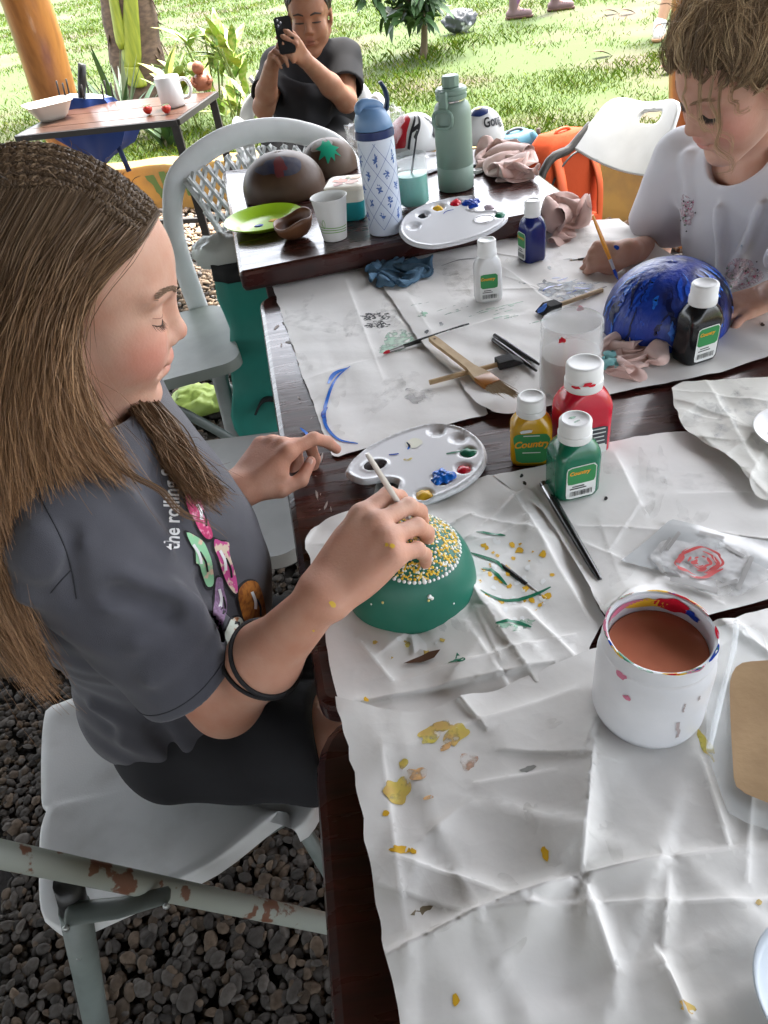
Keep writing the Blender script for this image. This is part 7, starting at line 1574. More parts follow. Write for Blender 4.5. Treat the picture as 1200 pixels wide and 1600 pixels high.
    for poly, mi in shapes:
        P2 = np.array(poly, float); c = P2.mean(0); out = smooth_path(P2, 4, True)
        decal(c + (out - c) * 1.10 + np.array([-1.5, 1.0]), bk, 'print_outline', .0008); decal(out, mats[mi], 'printed_tongue', .0013)
        ax = P2[np.argmax(P2[:, 1])] - P2[np.argmin(P2[:, 1])]; q0 = P2[np.argmin(P2[:, 1])] + ax * .22 + np.array([1, 0])
        ln = np.array([q0, q0 + ax * .18 + np.array([2.0, 0]), q0 + ax * .36 + np.array([-1.5, 0])]); v2, f = ribbon_mesh(smooth_path(ln, 4), 4.5); o = obj('print_shine', cast(sb, v2, .0018), f, hi_m, shirt); o.location = -Vector(root.location)
        v2, f = ribbon_mesh(smooth_path(ln + ax * .14 + np.array([5, 0]), 4), 3.2); o = obj('print_line', cast(sb, v2, .0017), f, bk, shirt); o.location = -Vector(root.location)
    # ---- shorts
    B = Field()
    for y, kk in ((.520, K1), (.63, K2)):
        e = V3((-.285, y, .552)); B.u(RC(e, e + (kk - e) * .60, .074, .072), .03)
    B.u(EL((-.290, .578, .55), (.10, .115, .072)), .04); B.cut(PL((-.115, .5, .52), (1, 0, .05)), .004); B.cut(PL((0, 0, .476), (0, 0, -1)), .01)
    bv_, bq = mesh_field(B, .005, lambda P_: .002 * np.sin(P_[:, 0] * 70 + P_[:, 1] * 40))
    obj('shorts', bv_, bq, mat('black_shorts', (.012, .012, .015), .85, bump=.2, bscale=900), root, world=True)
    # ---- two black hair bands on the wrist
    for s_, tl, rr in ((.48, .10, .0345), (.40, -.14, .0365)):
        c_ = El + (Wr - El) * s_; d = nrm(Wr - El); X_, Y_, Z2 = frame(d, (0, -1, .2)); pts = []
        for a in np.linspace(0, 6.283, 48):
            q = c_ + (Y_ * math.cos(a) + Z2 * math.sin(a)) * (rr + .0012) + d * tl * .05 * math.cos(a + 1); pts.append(q)
        h_pts = []
        for q in pts:
            h = bv.ray_cast(Vector(q + (q - c_) * .5), Vector(c_ - q)); h_pts.append(np.array(h[0]) + np.array(h[1]) * .0013 if h[0] is not None else q)
        mb = MB(); mb.tube(np.array(h_pts), .0021, 8, False); mb.build('hair_band', mat('black_elastic', (.014, .013, .014), .8), root, world=True)
    # ---- hair
    cols = ((.098, .062, .038), (.122, .078, .047), (.084, .053, .033), (.148, .098, .060), (.185, .125, .078))
    def gp(L_):
        o_ = []
        for x, y, t in L_:
            h = bv.ray_cast(Vector(CAM), Vector(ray(x, y))); tt = t
            if h[0] is not None and h[3] - .005 < t: tt = h[3] - .006
            o_.append(atd(x, y, tt))
        return o_
    def root_at(x, y): h = bv.ray_cast(Vector(CAM), Vector(ray(x, y))); return h[3] - .002 if h[0] is not None else .67
    front = [[(246, 332), (206, 384, .66), (146, 440, .635), (112, 505, .625), (114, 580, .626), (138, 642, .630), (176, 705, .630), (222, 765, .628)],
             [(236, 322), (178, 385, .645), (118, 455, .622), (90, 540, .612), (94, 630, .615), (118, 690, .618), (168, 745, .620)],
             [(205, 312), (145, 390, .63), (95, 490, .608), (75, 590, .605), (82, 680, .610), (92, 720, .612), (118, 762, .616)],
             [(160, 305), (95, 400, .62), (50, 510, .605), (35, 620, .603), (36, 710, .608), (48, 780, .614)],
             [(105, 300), (45, 410, .62), (10, 530, .61), (-5, 640, .608), (-5, 740, .612), (15, 830, .618)],
             [(50, 298), (-5, 410, .625), (-30, 540, .62), (-40, 660, .62), (-35, 770, .625), (-15, 870, .635), (30, 980, .655), (80, 1075, .68)],
             [(-10, 300), (-70, 430, .64), (-90, 600, .64), (-90, 780, .645), (-50, 930, .66), (40, 1050, .68), (95, 1105, .70)]]
    front = [[(q[0], q[1], root_at(q[0], q[1])) if len(q) == 2 else q for q in g] for g in front]
    G = [gp(g) for g in front]
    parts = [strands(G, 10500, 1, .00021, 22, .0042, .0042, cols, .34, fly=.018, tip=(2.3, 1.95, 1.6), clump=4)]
    parts.append(strands([np.array(g) + np.array(nrm(hc - CAM)) * .012 for g in G], 1500, 2, .0006, 20, .004, .002, ((.085, .053, .031), (.12, .076, .045)), .2))
    far_ = [[(182, 596, .82), (214, 645, .72), (252, 700, .695), (284, 745, .672), (312, 778, .655)], [(196, 600, .83), (232, 650, .725), (266, 702, .695), (294, 745, .672), (328, 784, .652)], [(208, 606, .84), (248, 655, .735), (278, 705, .705), (304, 748, .68), (342, 786, .66)], [(220, 616, .84), (260, 660, .75), (288, 705, .715), (312, 750, .688), (352, 784, .668)]]
    def over(q):
        hh = sb.ray_cast(Vector(CAM), Vector(ray(q[0], q[1]))); return atd(q[0], q[1], min(q[2], hh[3] - .006) if hh[0] is not None else q[2])
    parts.append(strands([[over(q) for q in g] for g in far_], 3000, 3, .00021, 18, .0042, .005, cols, .35, fly=.016, tip=(2.0, 1.75, 1.5), clump=4))
    parts.append(strands([[np.array(over(q)) + np.array([0, .006, 0]) for q in g] for g in far_], 500, 4, .0006, 16, .004, .002, ((.10, .063, .037), (.13, .085, .05)), .3))
    # thin loose lock over the print
    lock = [(96, 610, .612), (132, 680, .618), (188, 742, .622), (244, 772, .624), (262, 796, .625), (285, 812, .63), (322, 826, .632), (352, 850, .632)]
    h_ = []
    for x, y, t in lock:
        hh = sb.ray_cast(Vector(CAM), Vector(ray(x, y))); h_.append(atd(x, y, min(t, hh[3] - .004) if hh[0] is not None else t))
    parts.append(strands([h_, np.array(h_) + V3((.006, .0, .004))], 26, 5, .0003, 24, .0016, .0022, cols, .4, tip=(2, 1.8, 1.6)))
    # wisps on the crown and a few fly-aways
    wisps = []
    # braided rows on the crown
    rows = []; rg = np.random.RandomState(12)
    for y0 in (-.046, -.034, -.022, -.010, .002, .014, .026):
        pth = []
        for a in np.linspace(math.radians(38), math.radians(168), 40):
            q = np.array([math.cos(a) * .13 - .01, y0 * (1.0 + .12 * math.sin(a)), math.sin(a) * .14 + .02]); h = bv.ray_cast(Vector(w(q)), Vector(w((-.01, y0 * .6, .02)) - w(q)))
            if h[0] is not None: pth.append(np.array(h[0]) + np.array(h[1]) * .0012)
        pth = resample_n(np.array(pth), 120); T_, U_, W_ = frames(pth)
        nn = np.array([np.array(bv.find_nearest(Vector(p))[1]) for p in pth]); sd = np.cross(nn, np.gradient(pth, axis=0)); sd /= np.linalg.norm(sd, axis=1)[:, None]
        for s_ in range(3):
            ph = s_ * 2.094; th = np.linspace(0, 38 * 2 * math.pi * .5, 120)
            c_ = pth + sd * (.0040 * np.sin(th + ph))[:, None] + nn * (.0010 + .0017 * np.cos(2 * (th + ph)))[:, None]
            v, f = tubeg(c_, .0024, 7); rows.append((v, np.array([q for q in f if len(q) == 4]), np.tile(np.array(cols[rg.randint(3)]) * .75, (len(v), 1))))
            parts.append(strands([c_ + nn * .0020, c_ + nn * .0012 + sd * .002, c_ + nn * .0012 - sd * .002], 40, 60 + s_, .00035, 60, .0005, .0004, cols, .05))
    parts += rows
    # small hairs along the parting and hairline, lying back on the scalp
    fly = []
    for k in range(90):
        q = V3((rg.uniform(-.09, .05), rg.uniform(-.05, .02), .115)); h = bv.ray_cast(Vector(w(q)), Vector(-MH[:3, 2]))
        if h[0] is None: continue
        p = np.array(h[0]); d = MH[:3, :3] @ V3((rg.uniform(-.02, .012), rg.uniform(-.012, .012), rg.uniform(.004, .014))); fly.append([p, p + d * .5 + MH[:3, 2] * .004, p + d])
    for g in fly: parts.append(strands([g, np.array(g) + .0006], 2, rg.randint(999), .0002, 8, .0004, .0006, cols[:4], .1, clump=1))
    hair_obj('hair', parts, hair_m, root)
    # the under-mass of the hair behind the neck
    Hm = Field(); pts = [w((-.055, .015, .0)), w((-.07, -.005, -.07)), Nb + V3((-.07, -.04, .02)), V3((-.37, .53, .88)), V3((-.385, .50, .78))]
    for a, b_, ra, rb in zip(pts[:-1], pts[1:], (.058, .056, .052, .045), (.056, .052, .045, .03)): Hm.u(RC(a, b_, ra, rb), .02)
    hv, hq = mesh_field(Hm, .005, lambda P_: .003 * np.sin(P_[:, 1] * 260 + P_[:, 0] * 90 + 4 * np.sin(P_[:, 2] * 30)))
    obj('hair_mass', hv, hq, mat('hair_under', (.075, .045, .026), .5, col2=(.12, .075, .042), vscale=60, stretch=(6, 6, .5), bump=.4, bscale=120), root, world=True)
    # ---- the brush in her right hand, a thing of its own
    tip = gb + V3((.012, -.012, HG + .0075 - .0)); end = at(573, 708, .955); mid = tip + (end - tip) * .5
    bt = thing('paint_brush', 'thin clear handled brush held over the dotted green bowl', 'brush', tip); d = end - tip
    mb = MB(); mb.tube([d * .0, d * .05, d * .10], [.0008, .0022, .0018], 8); mb.build('bristle_tip', P_yel, bt)
    mb = MB(); mb.tube([d * .10, d * .27], [.0020, .0026], 10); mb.build('ferrule', steel, bt)
    mb = MB(); mb.tube([d * .27, d * .6, d * .97, d], [.0024, .0028, .0022, .0015], 10); mb.build('handle', mat('pearl_acrylic', (.55, .50, .46), .15, coat=.5), bt)
    a = at(404, 720, .808); b_ = at(446, 716, .806); bt = thing('paint_brush', 'short yellow brush pinched in the free hand of the girl', 'brush', a)
    mb = MB(); mb.tube([(0, 0, 0), (b_ - a) * .5 + V3((0, 0, .004)), b_ - a], [.0016, .0026, .002], 8); mb.build('handle', P_yel, bt)
    return MH
girl()
# ------------------------------------------------------------------ the small child with the blue bowl
def kid():
    root = thing('person', 'small child with messy blond hair in a white t-shirt painting the blue bowl', 'person', (.66, 1.12, .45)); SK = (.56, .345, .265)
    hc = atd(1160, 108, 1.19); MH = np.eye(4); MH[:3, :3] = rotm(math.radians(186), math.radians(30), math.radians(-6)); MH[:3, 3] = hc; hs = .83
    Nb = V3((.622, 1.105, .945)); Rs = V3((.585, 1.225, .905)); Lsh = V3((.685, .965, .905))
    El = aty(1018, 392, 1.285); Wr = at(982, 394, .815); Ell = at(1262, 440, .85); Wl = at(1206, 460, .808)
    F = Field(); w, spots = head_ops(F, MH, hs, ears=True, neck=(Nb, .036), wide=1.0); F.u(RC(Nb + V3((0, -.04, -.03)), Nb + V3((0, .04, -.03)), .032, .032), .02)
    F.u(RC(Rs, El, .034, .030), .01); F.u(RC(El, Wr, .030, .0195), .015); pal, fin, tips = hand(Wr, at(948, 398, .812) - Wr, (-.15, -.55, .8), .72, 'R', ((55, 62, 30), (62, 72, 35), (66, 76, 35), (66, 74, 35)), [(.040, .032, -.020), (.062, .022, -.040), (.074, .006, -.050)], rs=1.1); F.u(pal, .012); F.u(fin, .004)
    F.u(RC(Lsh, Ell, .034, .030), .01); F.u(RC(Ell, Wl, .030, .0195), .015); pal2, fin2, tips2 = hand(Wl, at(1150, 480, .802) - Wl, (-.1, -.2, 1), .72, 'L', ((12, 28, 15), (14, 32, 18), (16, 34, 18), (18, 34, 18)), [(.036, .034, -.012), (.060, .040, -.018), (.080, .036, -.022)], spread=(10, 2, -7, -16), rs=1.1); F.u(pal2, .012); F.u(fin2, .004)
    F.u(RC(Nb + V3((.035, 0, -.07)), (.68, 1.12, .55), .045, .08), .03)
    for y in (1.06, 1.20): F.u(RC((.68, y, .53), (.50, y - .02, .53), .062, .048), .03); F.u(RC((.50, y - .02, .53), (.52, y - .02, .10), .045, .03), .02); F.u(RC((.53, y - .02, .045), (.42, y - .02, .035), .028, .022), .02)
    V, Q = mesh_field(F, .0025); C = colour(V, SK, spots + [(w((.060, .046, -.034)), .036, (.58, .24, .20), .55), (w((.060, -.046, -.034)), .036, (.58, .24, .20), .5), (w((-.008, .076, -.004)), .028, (.55, .22, .17), .6)])
    L = (V - hc) @ MH[:3, :3] / hs; zz = L[:, 2] - .02; line = .022 + np.where(zz > 0, zz * .85, zz * .35); sc = np.clip((line - L[:, 0]) / .008, 0, 1) * (np.linalg.norm(L, axis=1) < .17) * (L[:, 2] > .0); C = C * (1 - sc[:, None]) + np.array([.12, .085, .055]) * sc[:, None]
    C = C
    decimate(obj('body', V, Q, skin_m, root, col=C, world=True), .4); bv = BVHTree.FromPolygons(V.tolist(), Q.tolist())
    nails(root, tips + tips2, .74, mat('dark_nail', (.12, .05, .08), .3))
    v2, f = sheet2d(blob2d((963, 386), 4, 4, rough=.4), 3); obj('paint_speck', cast(bv, v2, .0006), [q[::-1] for q in f], P_blu, root, world=True)
    rg = np.random.RandomState(5)
    for y in (-1, 1):
        mb = MB()
        for t in np.linspace(-.95, .95, 30):
            a = V3((.0805 - abs(t) * .004 - (.005 if t > 0 else 0) * t, y * (.0315 + t * .0165), -.0085 - .0035 * (1 - t * t))); a = np.array(bv.find_nearest(Vector(w(a + V3((.002, 0, .001)))))[0]); b_ = a + MH[:3, :3] @ (V3((.0055, y * .004 * t + y * .001, -.0045)) * rg.uniform(.8, 1.15)); mb.tube([a, b_], [.0007, .0002], 4)
        mb.build('eyelashes', lash_m, root, world=True); mb = MB()
        for k in range(90):
            t = rg.rand(); c0 = V3((.0925 - .020 * t ** 1.7, y * (.012 + .036 * t), .0185 + .007 * math.sin(t * 2.6) + rg.uniform(-.002, .002))); h = bv.find_nearest(Vector(w(c0))); p = np.array(h[0]) + np.array(h[1]) * .0006; d = MH[:3, :3] @ V3((-.0018 - .002 * t, y * .0052, .0016)); mb.tube([p, p + d], [.0003, .0001], 3)
        mb.build('eyebrow', mat('blond_brow', (.30, .20, .12), .7), root, world=True)
    # t-shirt
    S = Field(); S.u(EL((.645, 1.110, .845), (.068, .125, .125), rotm(math.radians(186), 0, 0)), .01); S.u(RC((.655, 1.115, .80), (.675, 1.12, .58), .082, .10), .05); S.u(RC(Rs + V3((.01, 0, .0)), Lsh, .046, .046), .04)
    for a, e in ((Rs, El), (Lsh, Ell)): d = nrm(e - a); S.u(DF(CC(a, a + d * .125, .052, .060, d), RC(a + d * .108, a + d * .2, .048, .056)), .02)
    S.u(RC(Nb + V3((.0, -.03, -.02)), Nb + V3((.0, .03, -.02)), .044, .044), .03)
    S.sub(RC(Nb + V3((-.004, 0, -.012)), hc + V3((-.01, 0, -.06)), .045, .062), .006)
    for A, B_, r in (((.570, 1.20, .90), (.575, 1.10, .74), .007), ((.565, 1.17, .93), (.566, 1.13, .82), .006), ((.57, 1.06, .88), (.58, 1.02, .74), .006), ((.60, 1.0, .9), (.59, 1.03, .76), .006)): S.u(RC(A, B_, r, r * .6), .02)
    sv, sq = mesh_field(S, .0032, lambda P_: .0016 * np.sin(P_[:, 0] * 50 + 4 * np.sin(P_[:, 2] * 25)) * np.sin(P_[:, 1] * 48 + P_[:, 2] * 20)); shm = mat('white_cotton', (.60, .60, .64), .85, bump=.2, bscale=1200, sheen=.2); sh = decimate(obj('t_shirt', sv, sq, shm, root, world=True), .5); sb = BVHTree.FromPolygons(sv.tolist(), sq.tolist())
    # soft pink printed patches
    for k, (x, y, r, ax) in enumerate([(1074, 330, 16, (.7, 1.5)), (1158, 428, 30, (1.0, .75))]):
        v2, f = sheet2d(blob2d((x, y), r, 40 + k, rough=.25, ax=ax), 4); o = obj('printed_patch', cast(sb, v2, .001), [q[::-1] for q in f], mat('faded_pink_print', (.60, .48, .53), .85, ragged=(160, .42, .6, .0)), sh); o.location = -Vector(root.location)
        for q in range(22): v2, f = sheet2d(blob2d((x + rg.randn() * r * .5 * ax[0], y + rg.randn() * r * .5 * ax[1]), 1.7, q + 9 * k, n=9, rough=.5), 3); o = obj('printed_fleck', cast(sb, v2, .0016), [q_[::-1] for q_ in f], [mat('print_rose', (.42, .12, .2), .8), mat('print_dark_green', (.12, .2, .14), .8), bkp][q % 3], sh); o.location = -Vector(root.location)
    v2, f = sheet2d(blob2d((1160, 386), 2.6, 3, n=10, rough=.3, ax=(.7, 1.4)), 2); o = obj('paint_speck', cast(sb, v2, .0012), [q[::-1] for q in f], P_bw, sh); o.location = -Vector(root.location)
    # shorts
    B = Field()
    for y in (1.06, 1.20): B.u(RC((.68, y, .53), (.58, y - .01, .53), .075, .066), .03)
    bv_, bq = mesh_field(B, .006); obj('shorts', bv_, bq, mat('child_shorts', (.25, .18, .22), .8), root, world=True)
    # hair: cap of swept strands to a loose knot, plus curls round the face
    cols = ((.22, .155, .095), (.30, .215, .13), (.16, .11, .07), (.42, .31, .19), (.52, .40, .25)); bun = w((-.105, .01, .075))
    parts = []; o0 = V3((-.02, 0, .02))
    def scalp(q, lift):
        dirv = nrm(q - o0); h = bv.ray_cast(Vector(w(o0 + dirv * .2)), Vector(-(MH[:3, :3] @ dirv))); return (np.array(h[0]) if h[0] is not None else w(q)) + MH[:3, :3] @ dirv * lift
    for k in range(230):                           # tousled locks swept back from the hairline to the knot
        a = rg.uniform(-2.5, 2.5); s0 = rg.uniform(-.03, .55) if k % 3 else rg.uniform(-.04, .06); lf = rg.uniform(.003, .020); cw = rg.uniform(-.03, .03); ph = rg.rand() * 6; ln = rg.uniform(.35, .8)
        q0 = V3((.052 * math.cos(a * .62) + .012, .082 * math.sin(a * .66), .060 - .060 * abs(a / 2.5) ** 1.5)); q1 = V3((-.095, .0, .075)); pts = []
        for s in np.linspace(0, 1, 7):
            u = min(1, s0 + s * ln); q = q0 * (1 - u) + q1 * u; q[2] += .052 * math.sin(np.clip(u, 0, 1) * math.pi) * (1 - .35 * abs(a) / 2.5); q[1] *= 1 + .30 * math.sin(np.clip(u, 0, 1) * math.pi); q = q + V3((.012 * math.sin(ph + s * 5), cw * math.sin(s * 3.1) + .010 * math.sin(ph * 2 + s * 6), .004 * math.sin(ph + s * 7))); pts.append(scalp(q, .002 + lf * math.sin(s * 2.6 + .25) + (.012 if u > .8 else 0)))
        parts.append(strands([pts, np.array(pts) + rg.randn(3) * .004], 40, 300 + k, .00021, 16, .0062, .006, cols if k % 4 else cols[:3], .25, fly=.02, tip=(1.4, 1.35, 1.3), clump=6))
    under = []
    for a in np.linspace(-2.45, 2.45, 15):
        q0 = V3((.045 * math.cos(a * .62) + .006, .080 * math.sin(a * .66), .066 - .055 * abs(a / 2.45) ** 1.5)); under.append([scalp(q0 * (1 - s) + V3((-.095, 0, .075)) * s + V3((0, 0, .05 * math.sin(s * 3.14))), .002) for s in np.linspace(0, 1, 6)])
    parts.append(strands(under, 1100, 2, .0008, 14, .0025, .003, ((.09, .06, .037), (.13, .09, .055)), .05))
    for k in range(16):                            # curls of the knot on the crown
        a = rg.rand() * 6.28; r = rg.uniform(.012, .036); c_ = bun + rg.randn(3) * .010; ax = nrm(rg.randn(3)); X_, Y_, Z2 = frame(ax, (0, .3, 1)); lp = [c_ + (Y_ * math.cos(t) + Z2 * math.sin(t)) * r + ax * (t - 3) * .004 for t in np.linspace(a, a + 5.2, 8)]; parts.append(strands([lp, np.array(lp) + ax * .006], 70, 30 + k, .00042, 22, .0028, .002, cols, .15, fly=.01))
    curls = [[(.066, .050, .058), (.085, .062, .030), (.088, .066, .0), (.078, .072, -.022), (.086, .074, -.046), (.074, .072, -.060)], [(.070, .030, .064), (.096, .046, .036), (.104, .056, .004), (.094, .064, -.018), (.100, .068, -.034)], [(.045, .066, .050), (.058, .080, .022), (.050, .086, -.004), (.036, .088, -.016)], [(.025, .070, .052), (.030, .090, .02), (.014, .094, -.004), (.018, .092, -.026)], [(.0, .070, .050), (-.004, .094, .020), (-.016, .094, -.01), (-.008, .090, -.036)],
             [(.072, .0, .072), (.104, .014, .044), (.110, .026, .016), (.100, .034, .004)], [(-.03, .07, .05), (-.05, .098, .02), (-.06, .094, -.02), (-.045, .086, -.05)], [(.060, .060, .050), (.088, .080, .012), (.098, .080, -.02), (.080, .078, -.050), (.094, .074, -.072), (.110, .064, -.076)]]
    for k, g in enumerate(curls): gg = [w(q) for q in g]; parts.append(strands([gg, np.array(gg) + MH[:3, :3] @ V3((.006, .004, .003))], 14, 60 + k, .00026, 24, .0040, .005, ((.34, .245, .145), (.44, .33, .20), (.28, .19, .11)), .25, fly=.006, tip=(1.4, 1.35, 1.3)))
    for k in range(70):                            # loose fly-aways round the crown
        d = nrm(V3((rg.uniform(-.8, .7), rg.uniform(-1, 1), rg.uniform(.2, 1)))); p = w(d * V3((.10, .085, .105)) + V3((-.014, 0, .03))); e = p + MH[:3, :3] @ (d * rg.uniform(.006, .03) + rg.randn(3) * .022); m_ = (p + e) / 2 + rg.randn(3) * .008; parts.append(strands([[p, m_, e], [p, m_ + .001, e]], 2, 200 + k, .00028, 10, .001, .002, cols[1:], .1, clump=1))
    hair_obj('hair', parts, hair_m, root)
    # brush held by the child
    tip = at(966, 438, .805); end = at(926, 336, .905); t = thing('paint_brush', 'orange handled brush with a blue tip held by the small child', 'brush', tip); d = end - tip
    mb = MB(); mb.tube([d * 0, d * .10, d * .18], [.0006, .0028, .0022], 8); mb.build('bristle_tip', P_blu, t); mb = MB(); mb.tube([d * .18, d * .34], [.0023, .0027], 10); mb.build('ferrule', steel, t); mb = MB(); mb.tube([d * .34, d * .5, d * .96, d], [.0029, .0034, .0022, .0014], 10); mb.build('handle', mat('orange_lacquer', (.62, .24, .015), .25, coat=.4), t)
bkp = mat('print_soft_black', (.05, .05, .055), .8)
kid()
# ------------------------------------------------------------------ the man with the phone
def man():
    root = thing('person', 'man in a dark grey t-shirt looking at his phone in a white plastic chair', 'person', (-.05, 3.25, .45)); SK = (.30, .155, .095)
    Z3 = lambda x, y, t: atd(x, y, t)
    hc = Z3(484, 22, 3.34); MH = np.eye(4); MH[:3, :3] = rotm(math.radians(262), math.radians(7), math.radians(-3)); MH[:3, 3] = hc; hs = 1.06
    Nb = Z3(484, 86, 3.36); Rs = Z3(436, 105, 3.36); Ls = Z3(538, 92, 3.36); Er = Z3(412, 168, 3.22); El = Z3(541, 158, 3.20); Wr = Z3(424, 104, 3.06); Wl = Z3(477, 94, 3.03); ph = Z3(445, 55, 2.98)
    F = Field(); w, spots = head_ops(F, MH, hs, ears=True, neck=(Nb, .060), wide=1.02, jaw=1.05)
    for a, e, h_ in ((Rs, Er, Wr), (Ls, El, Wl)): F.u(RC(a, e, .045, .039), .02); F.u(RC(e, e + (h_ - e) * .4, .038, .038), .02); F.u(RC(e + (h_ - e) * .4, h_, .038, .026), .02)
    k1 = Z3(434, 72, 2.99); k2 = Z3(458, 72, 2.97)
    p1, f1, _ = hand(Wr, k1 - Wr, (-.6, .6, .3), 1.0, 'R', ((20, 30, 10), (45, 55, 25), (50, 55, 30), (55, 55, 30)), [(.04, .036, -.02), (.07, .042, -.03), (.098, .036, -.03)]); p2, f2, _ = hand(Wl, k2 - Wl, (.35, -.85, .2), 1.0, 'L', ((40, 55, 20), (45, 55, 25), (48, 55, 25), (50, 55, 25)), [(.04, .036, -.02), (.068, .044, -.03), (.096, .046, -.036)])
    for p, f in ((p1, f1), (p2, f2)): F.u(p, .012); F.u(f, .004)
    F.u(RC(Nb + V3((0, .02, -.08)), (-.06, 3.30, .58), .10, .12), .03); hp = [(V3((-.14, 3.24, .55)), Z3(428, 262, 2.86)), (V3((.05, 3.24, .55)), Z3(545, 250, 2.86))]
    for a, k in hp: k[2] = .53; F.u(RC(a, k, .085, .060), .03); F.u(RC(k, V3((k[0], k[1] + .06, .07)), .058, .036), .02); F.u(RC((k[0], k[1] + .04, .045), (k[0], k[1] - .13, .04), .036, .03), .02)
    V, Q = mesh_field(F, .0055); C = colour(V, SK, [(c, r, (.24, .085, .065), .7) for c, r, _, s in spots]); obj('body', V, Q, skin_m, root, col=C, world=True); bv = BVHTree.FromPolygons(V.tolist(), Q.tolist())
    for y in (-1, 1):
        mb = MB(); mb.tube([w((.086, y * .015, -.007)), w((.0885, y * .030, -.0065)), w((.080, y * .046, -.007))], [.0016, .0030, .0014], 6); mb.build('eyelashes', lash_m, root, world=True)
        mb = MB(); mb.tube([w((.093, y * .012, .017)), w((.091, y * .030, .022)), w((.078, y * .050, .017))], [.0025, .0034, .0016], 6); mb.build('eyebrow', lash_m, root, world=True)
    H = Field(); H.u(EL(w((-.018, 0, .052)), V3((.098, .086, .085)) * hs, MH[:3, :3]), .01); H.u(EL(w((.052, 0, .088)), V3((.045, .062, .032)) * hs, MH[:3, :3]), .02)
    H.sub(EL(w((.075, 0, .0)), V3((.070, .095, .068)) * hs, MH[:3, :3]), .008); H.cut(PL(w((0, 0, -.012)), -MH[:3, 2]), .006)
    hv, hq = mesh_field(H, .004, lambda P_: .004 * np.sin(P_[:, 0] * 210) * np.sin(P_[:, 2] * 190 + P_[:, 1] * 160)); obj('hair', hv, hq, mat('short_black_hair', (.012, .011, .011), .5, bump=.6, bscale=160), root, world=True)
    S = Field(); ch = (Nb + V3((-.0, .01, -.17)) + V3((-.03, 3.28, .70))) / 2
    S.u(EL(Nb + V3((-.01, .01, -.16)), (.170, .110, .17)), .01); S.u(RC(Nb + V3((-.015, .005, -.20)), (-.05, 3.27, .60), .135, .145), .06); S.u(RC(Rs, Ls, .066, .066), .05); S.u(RC(Nb + V3((-.05, .01, -.02)), Nb + V3((.05, .01, -.02)), .060, .060), .04)
    for a, e in ((Rs, Er), (Ls, El)): d = nrm(e - a); S.u(CC(a, a + d * .15, .066, .072, d), .03); S.sub(RC(a + d * .13, a + d * .26, .058, .075), .005)
    S.sub(RC(Nb + V3((0, -.005, .012)), hc + V3((0, -.01, 0)), .058, .07), .006)
    fr = lambda x, y: Z3(x, y, 3.25)
    for k in range(7): a = Z3(446 + k * 3, 122 + k * 11, 3.245); b_ = Z3(482, 136 + k * 10, 3.225); c_ = Z3(520 - k * 2, 124 + k * 10, 3.245); S.u(RC(a, b_, .006, .008), .03); S.u(RC(b_, c_, .008, .006), .03)
    sv, sq = mesh_field(S, .0065, lambda P_: .003 * np.sin(P_[:, 2] * 70 + 3 * np.sin(P_[:, 0] * 15)) * np.cos(P_[:, 0] * 12)); obj('t_shirt', sv, sq, mat('dark_grey_jersey', (.021, .0212, .023), .85, spec=.12), root, world=True)
    B = Field()
    for a, k in hp: B.u(RC(a, a + (k - a) * .92, .105, .090), .04)
    B.u(EL((-.045, 3.26, .56), (.20, .14, .10)), .05); bv_, bq = mesh_field(B, .008, lambda P_: .004 * np.sin(P_[:, 0] * 40 + P_[:, 1] * 25)); obj('shorts', bv_, bq, mat('charcoal_shorts', (.018, .018, .019), .85, spec=.15), root, world=True)
    t = thing('smartphone', 'black phone with a camera bump held up by the man', 'phone', ph); X_ = nrm(Z3(455, 50, 2.93) - Z3(433, 54, 2.93)); up = nrm(Z3(441, 36, 2.96) - Z3(449, 68, 2.93)); Y_ = np.cross(up, X_); A = np.array([X_, up, -Y_ if np.dot(-Y_, CAM - ph) > 0 else Y_]).T; up2 = nrm(up - X_ * np.dot(up, X_)); nn = np.cross(X_, up2); nn = nn if nn.dot(CAM - ph) > 0 else -nn; A = np.array([X_, up2, nn]).T
    A = A * .80; v, f = loftg([(rrect(.072, .148, .012, 4), -.004), (rrect(.072, .148, .012, 4), .004)]); obj('body', v @ A.T, f, mat('phone_black', (.012, .012, .013), .3), t, sharp=40)
    v, f = loftg([(rrect(.030, .045, .008, 4), .0042), (rrect(.030, .045, .008, 4), .0065)]); obj('camera_bump', (v + np.array([-.016, .046, 0])) @ A.T, f, mat('phone_bump', (.03, .03, .032), .25), t, sharp=40)
    for k, (x, y) in enumerate(((-.022, .058), (-.022, .036), (-.010, .047))): v, f = latheg([(0, .0066), (.006, .0066), (.006, .0085), (0, .0085)], 14); obj('lens', (v + np.array([x, y, 0])) @ A.T, f, mat('lens_glass', (.1, .1, .12), .1), t)
man()
lattice_chair('white plastic armchair in which the man sits', (-.045, 3.40, 0.03), math.radians(2), True, lattice=False, hz=.86)
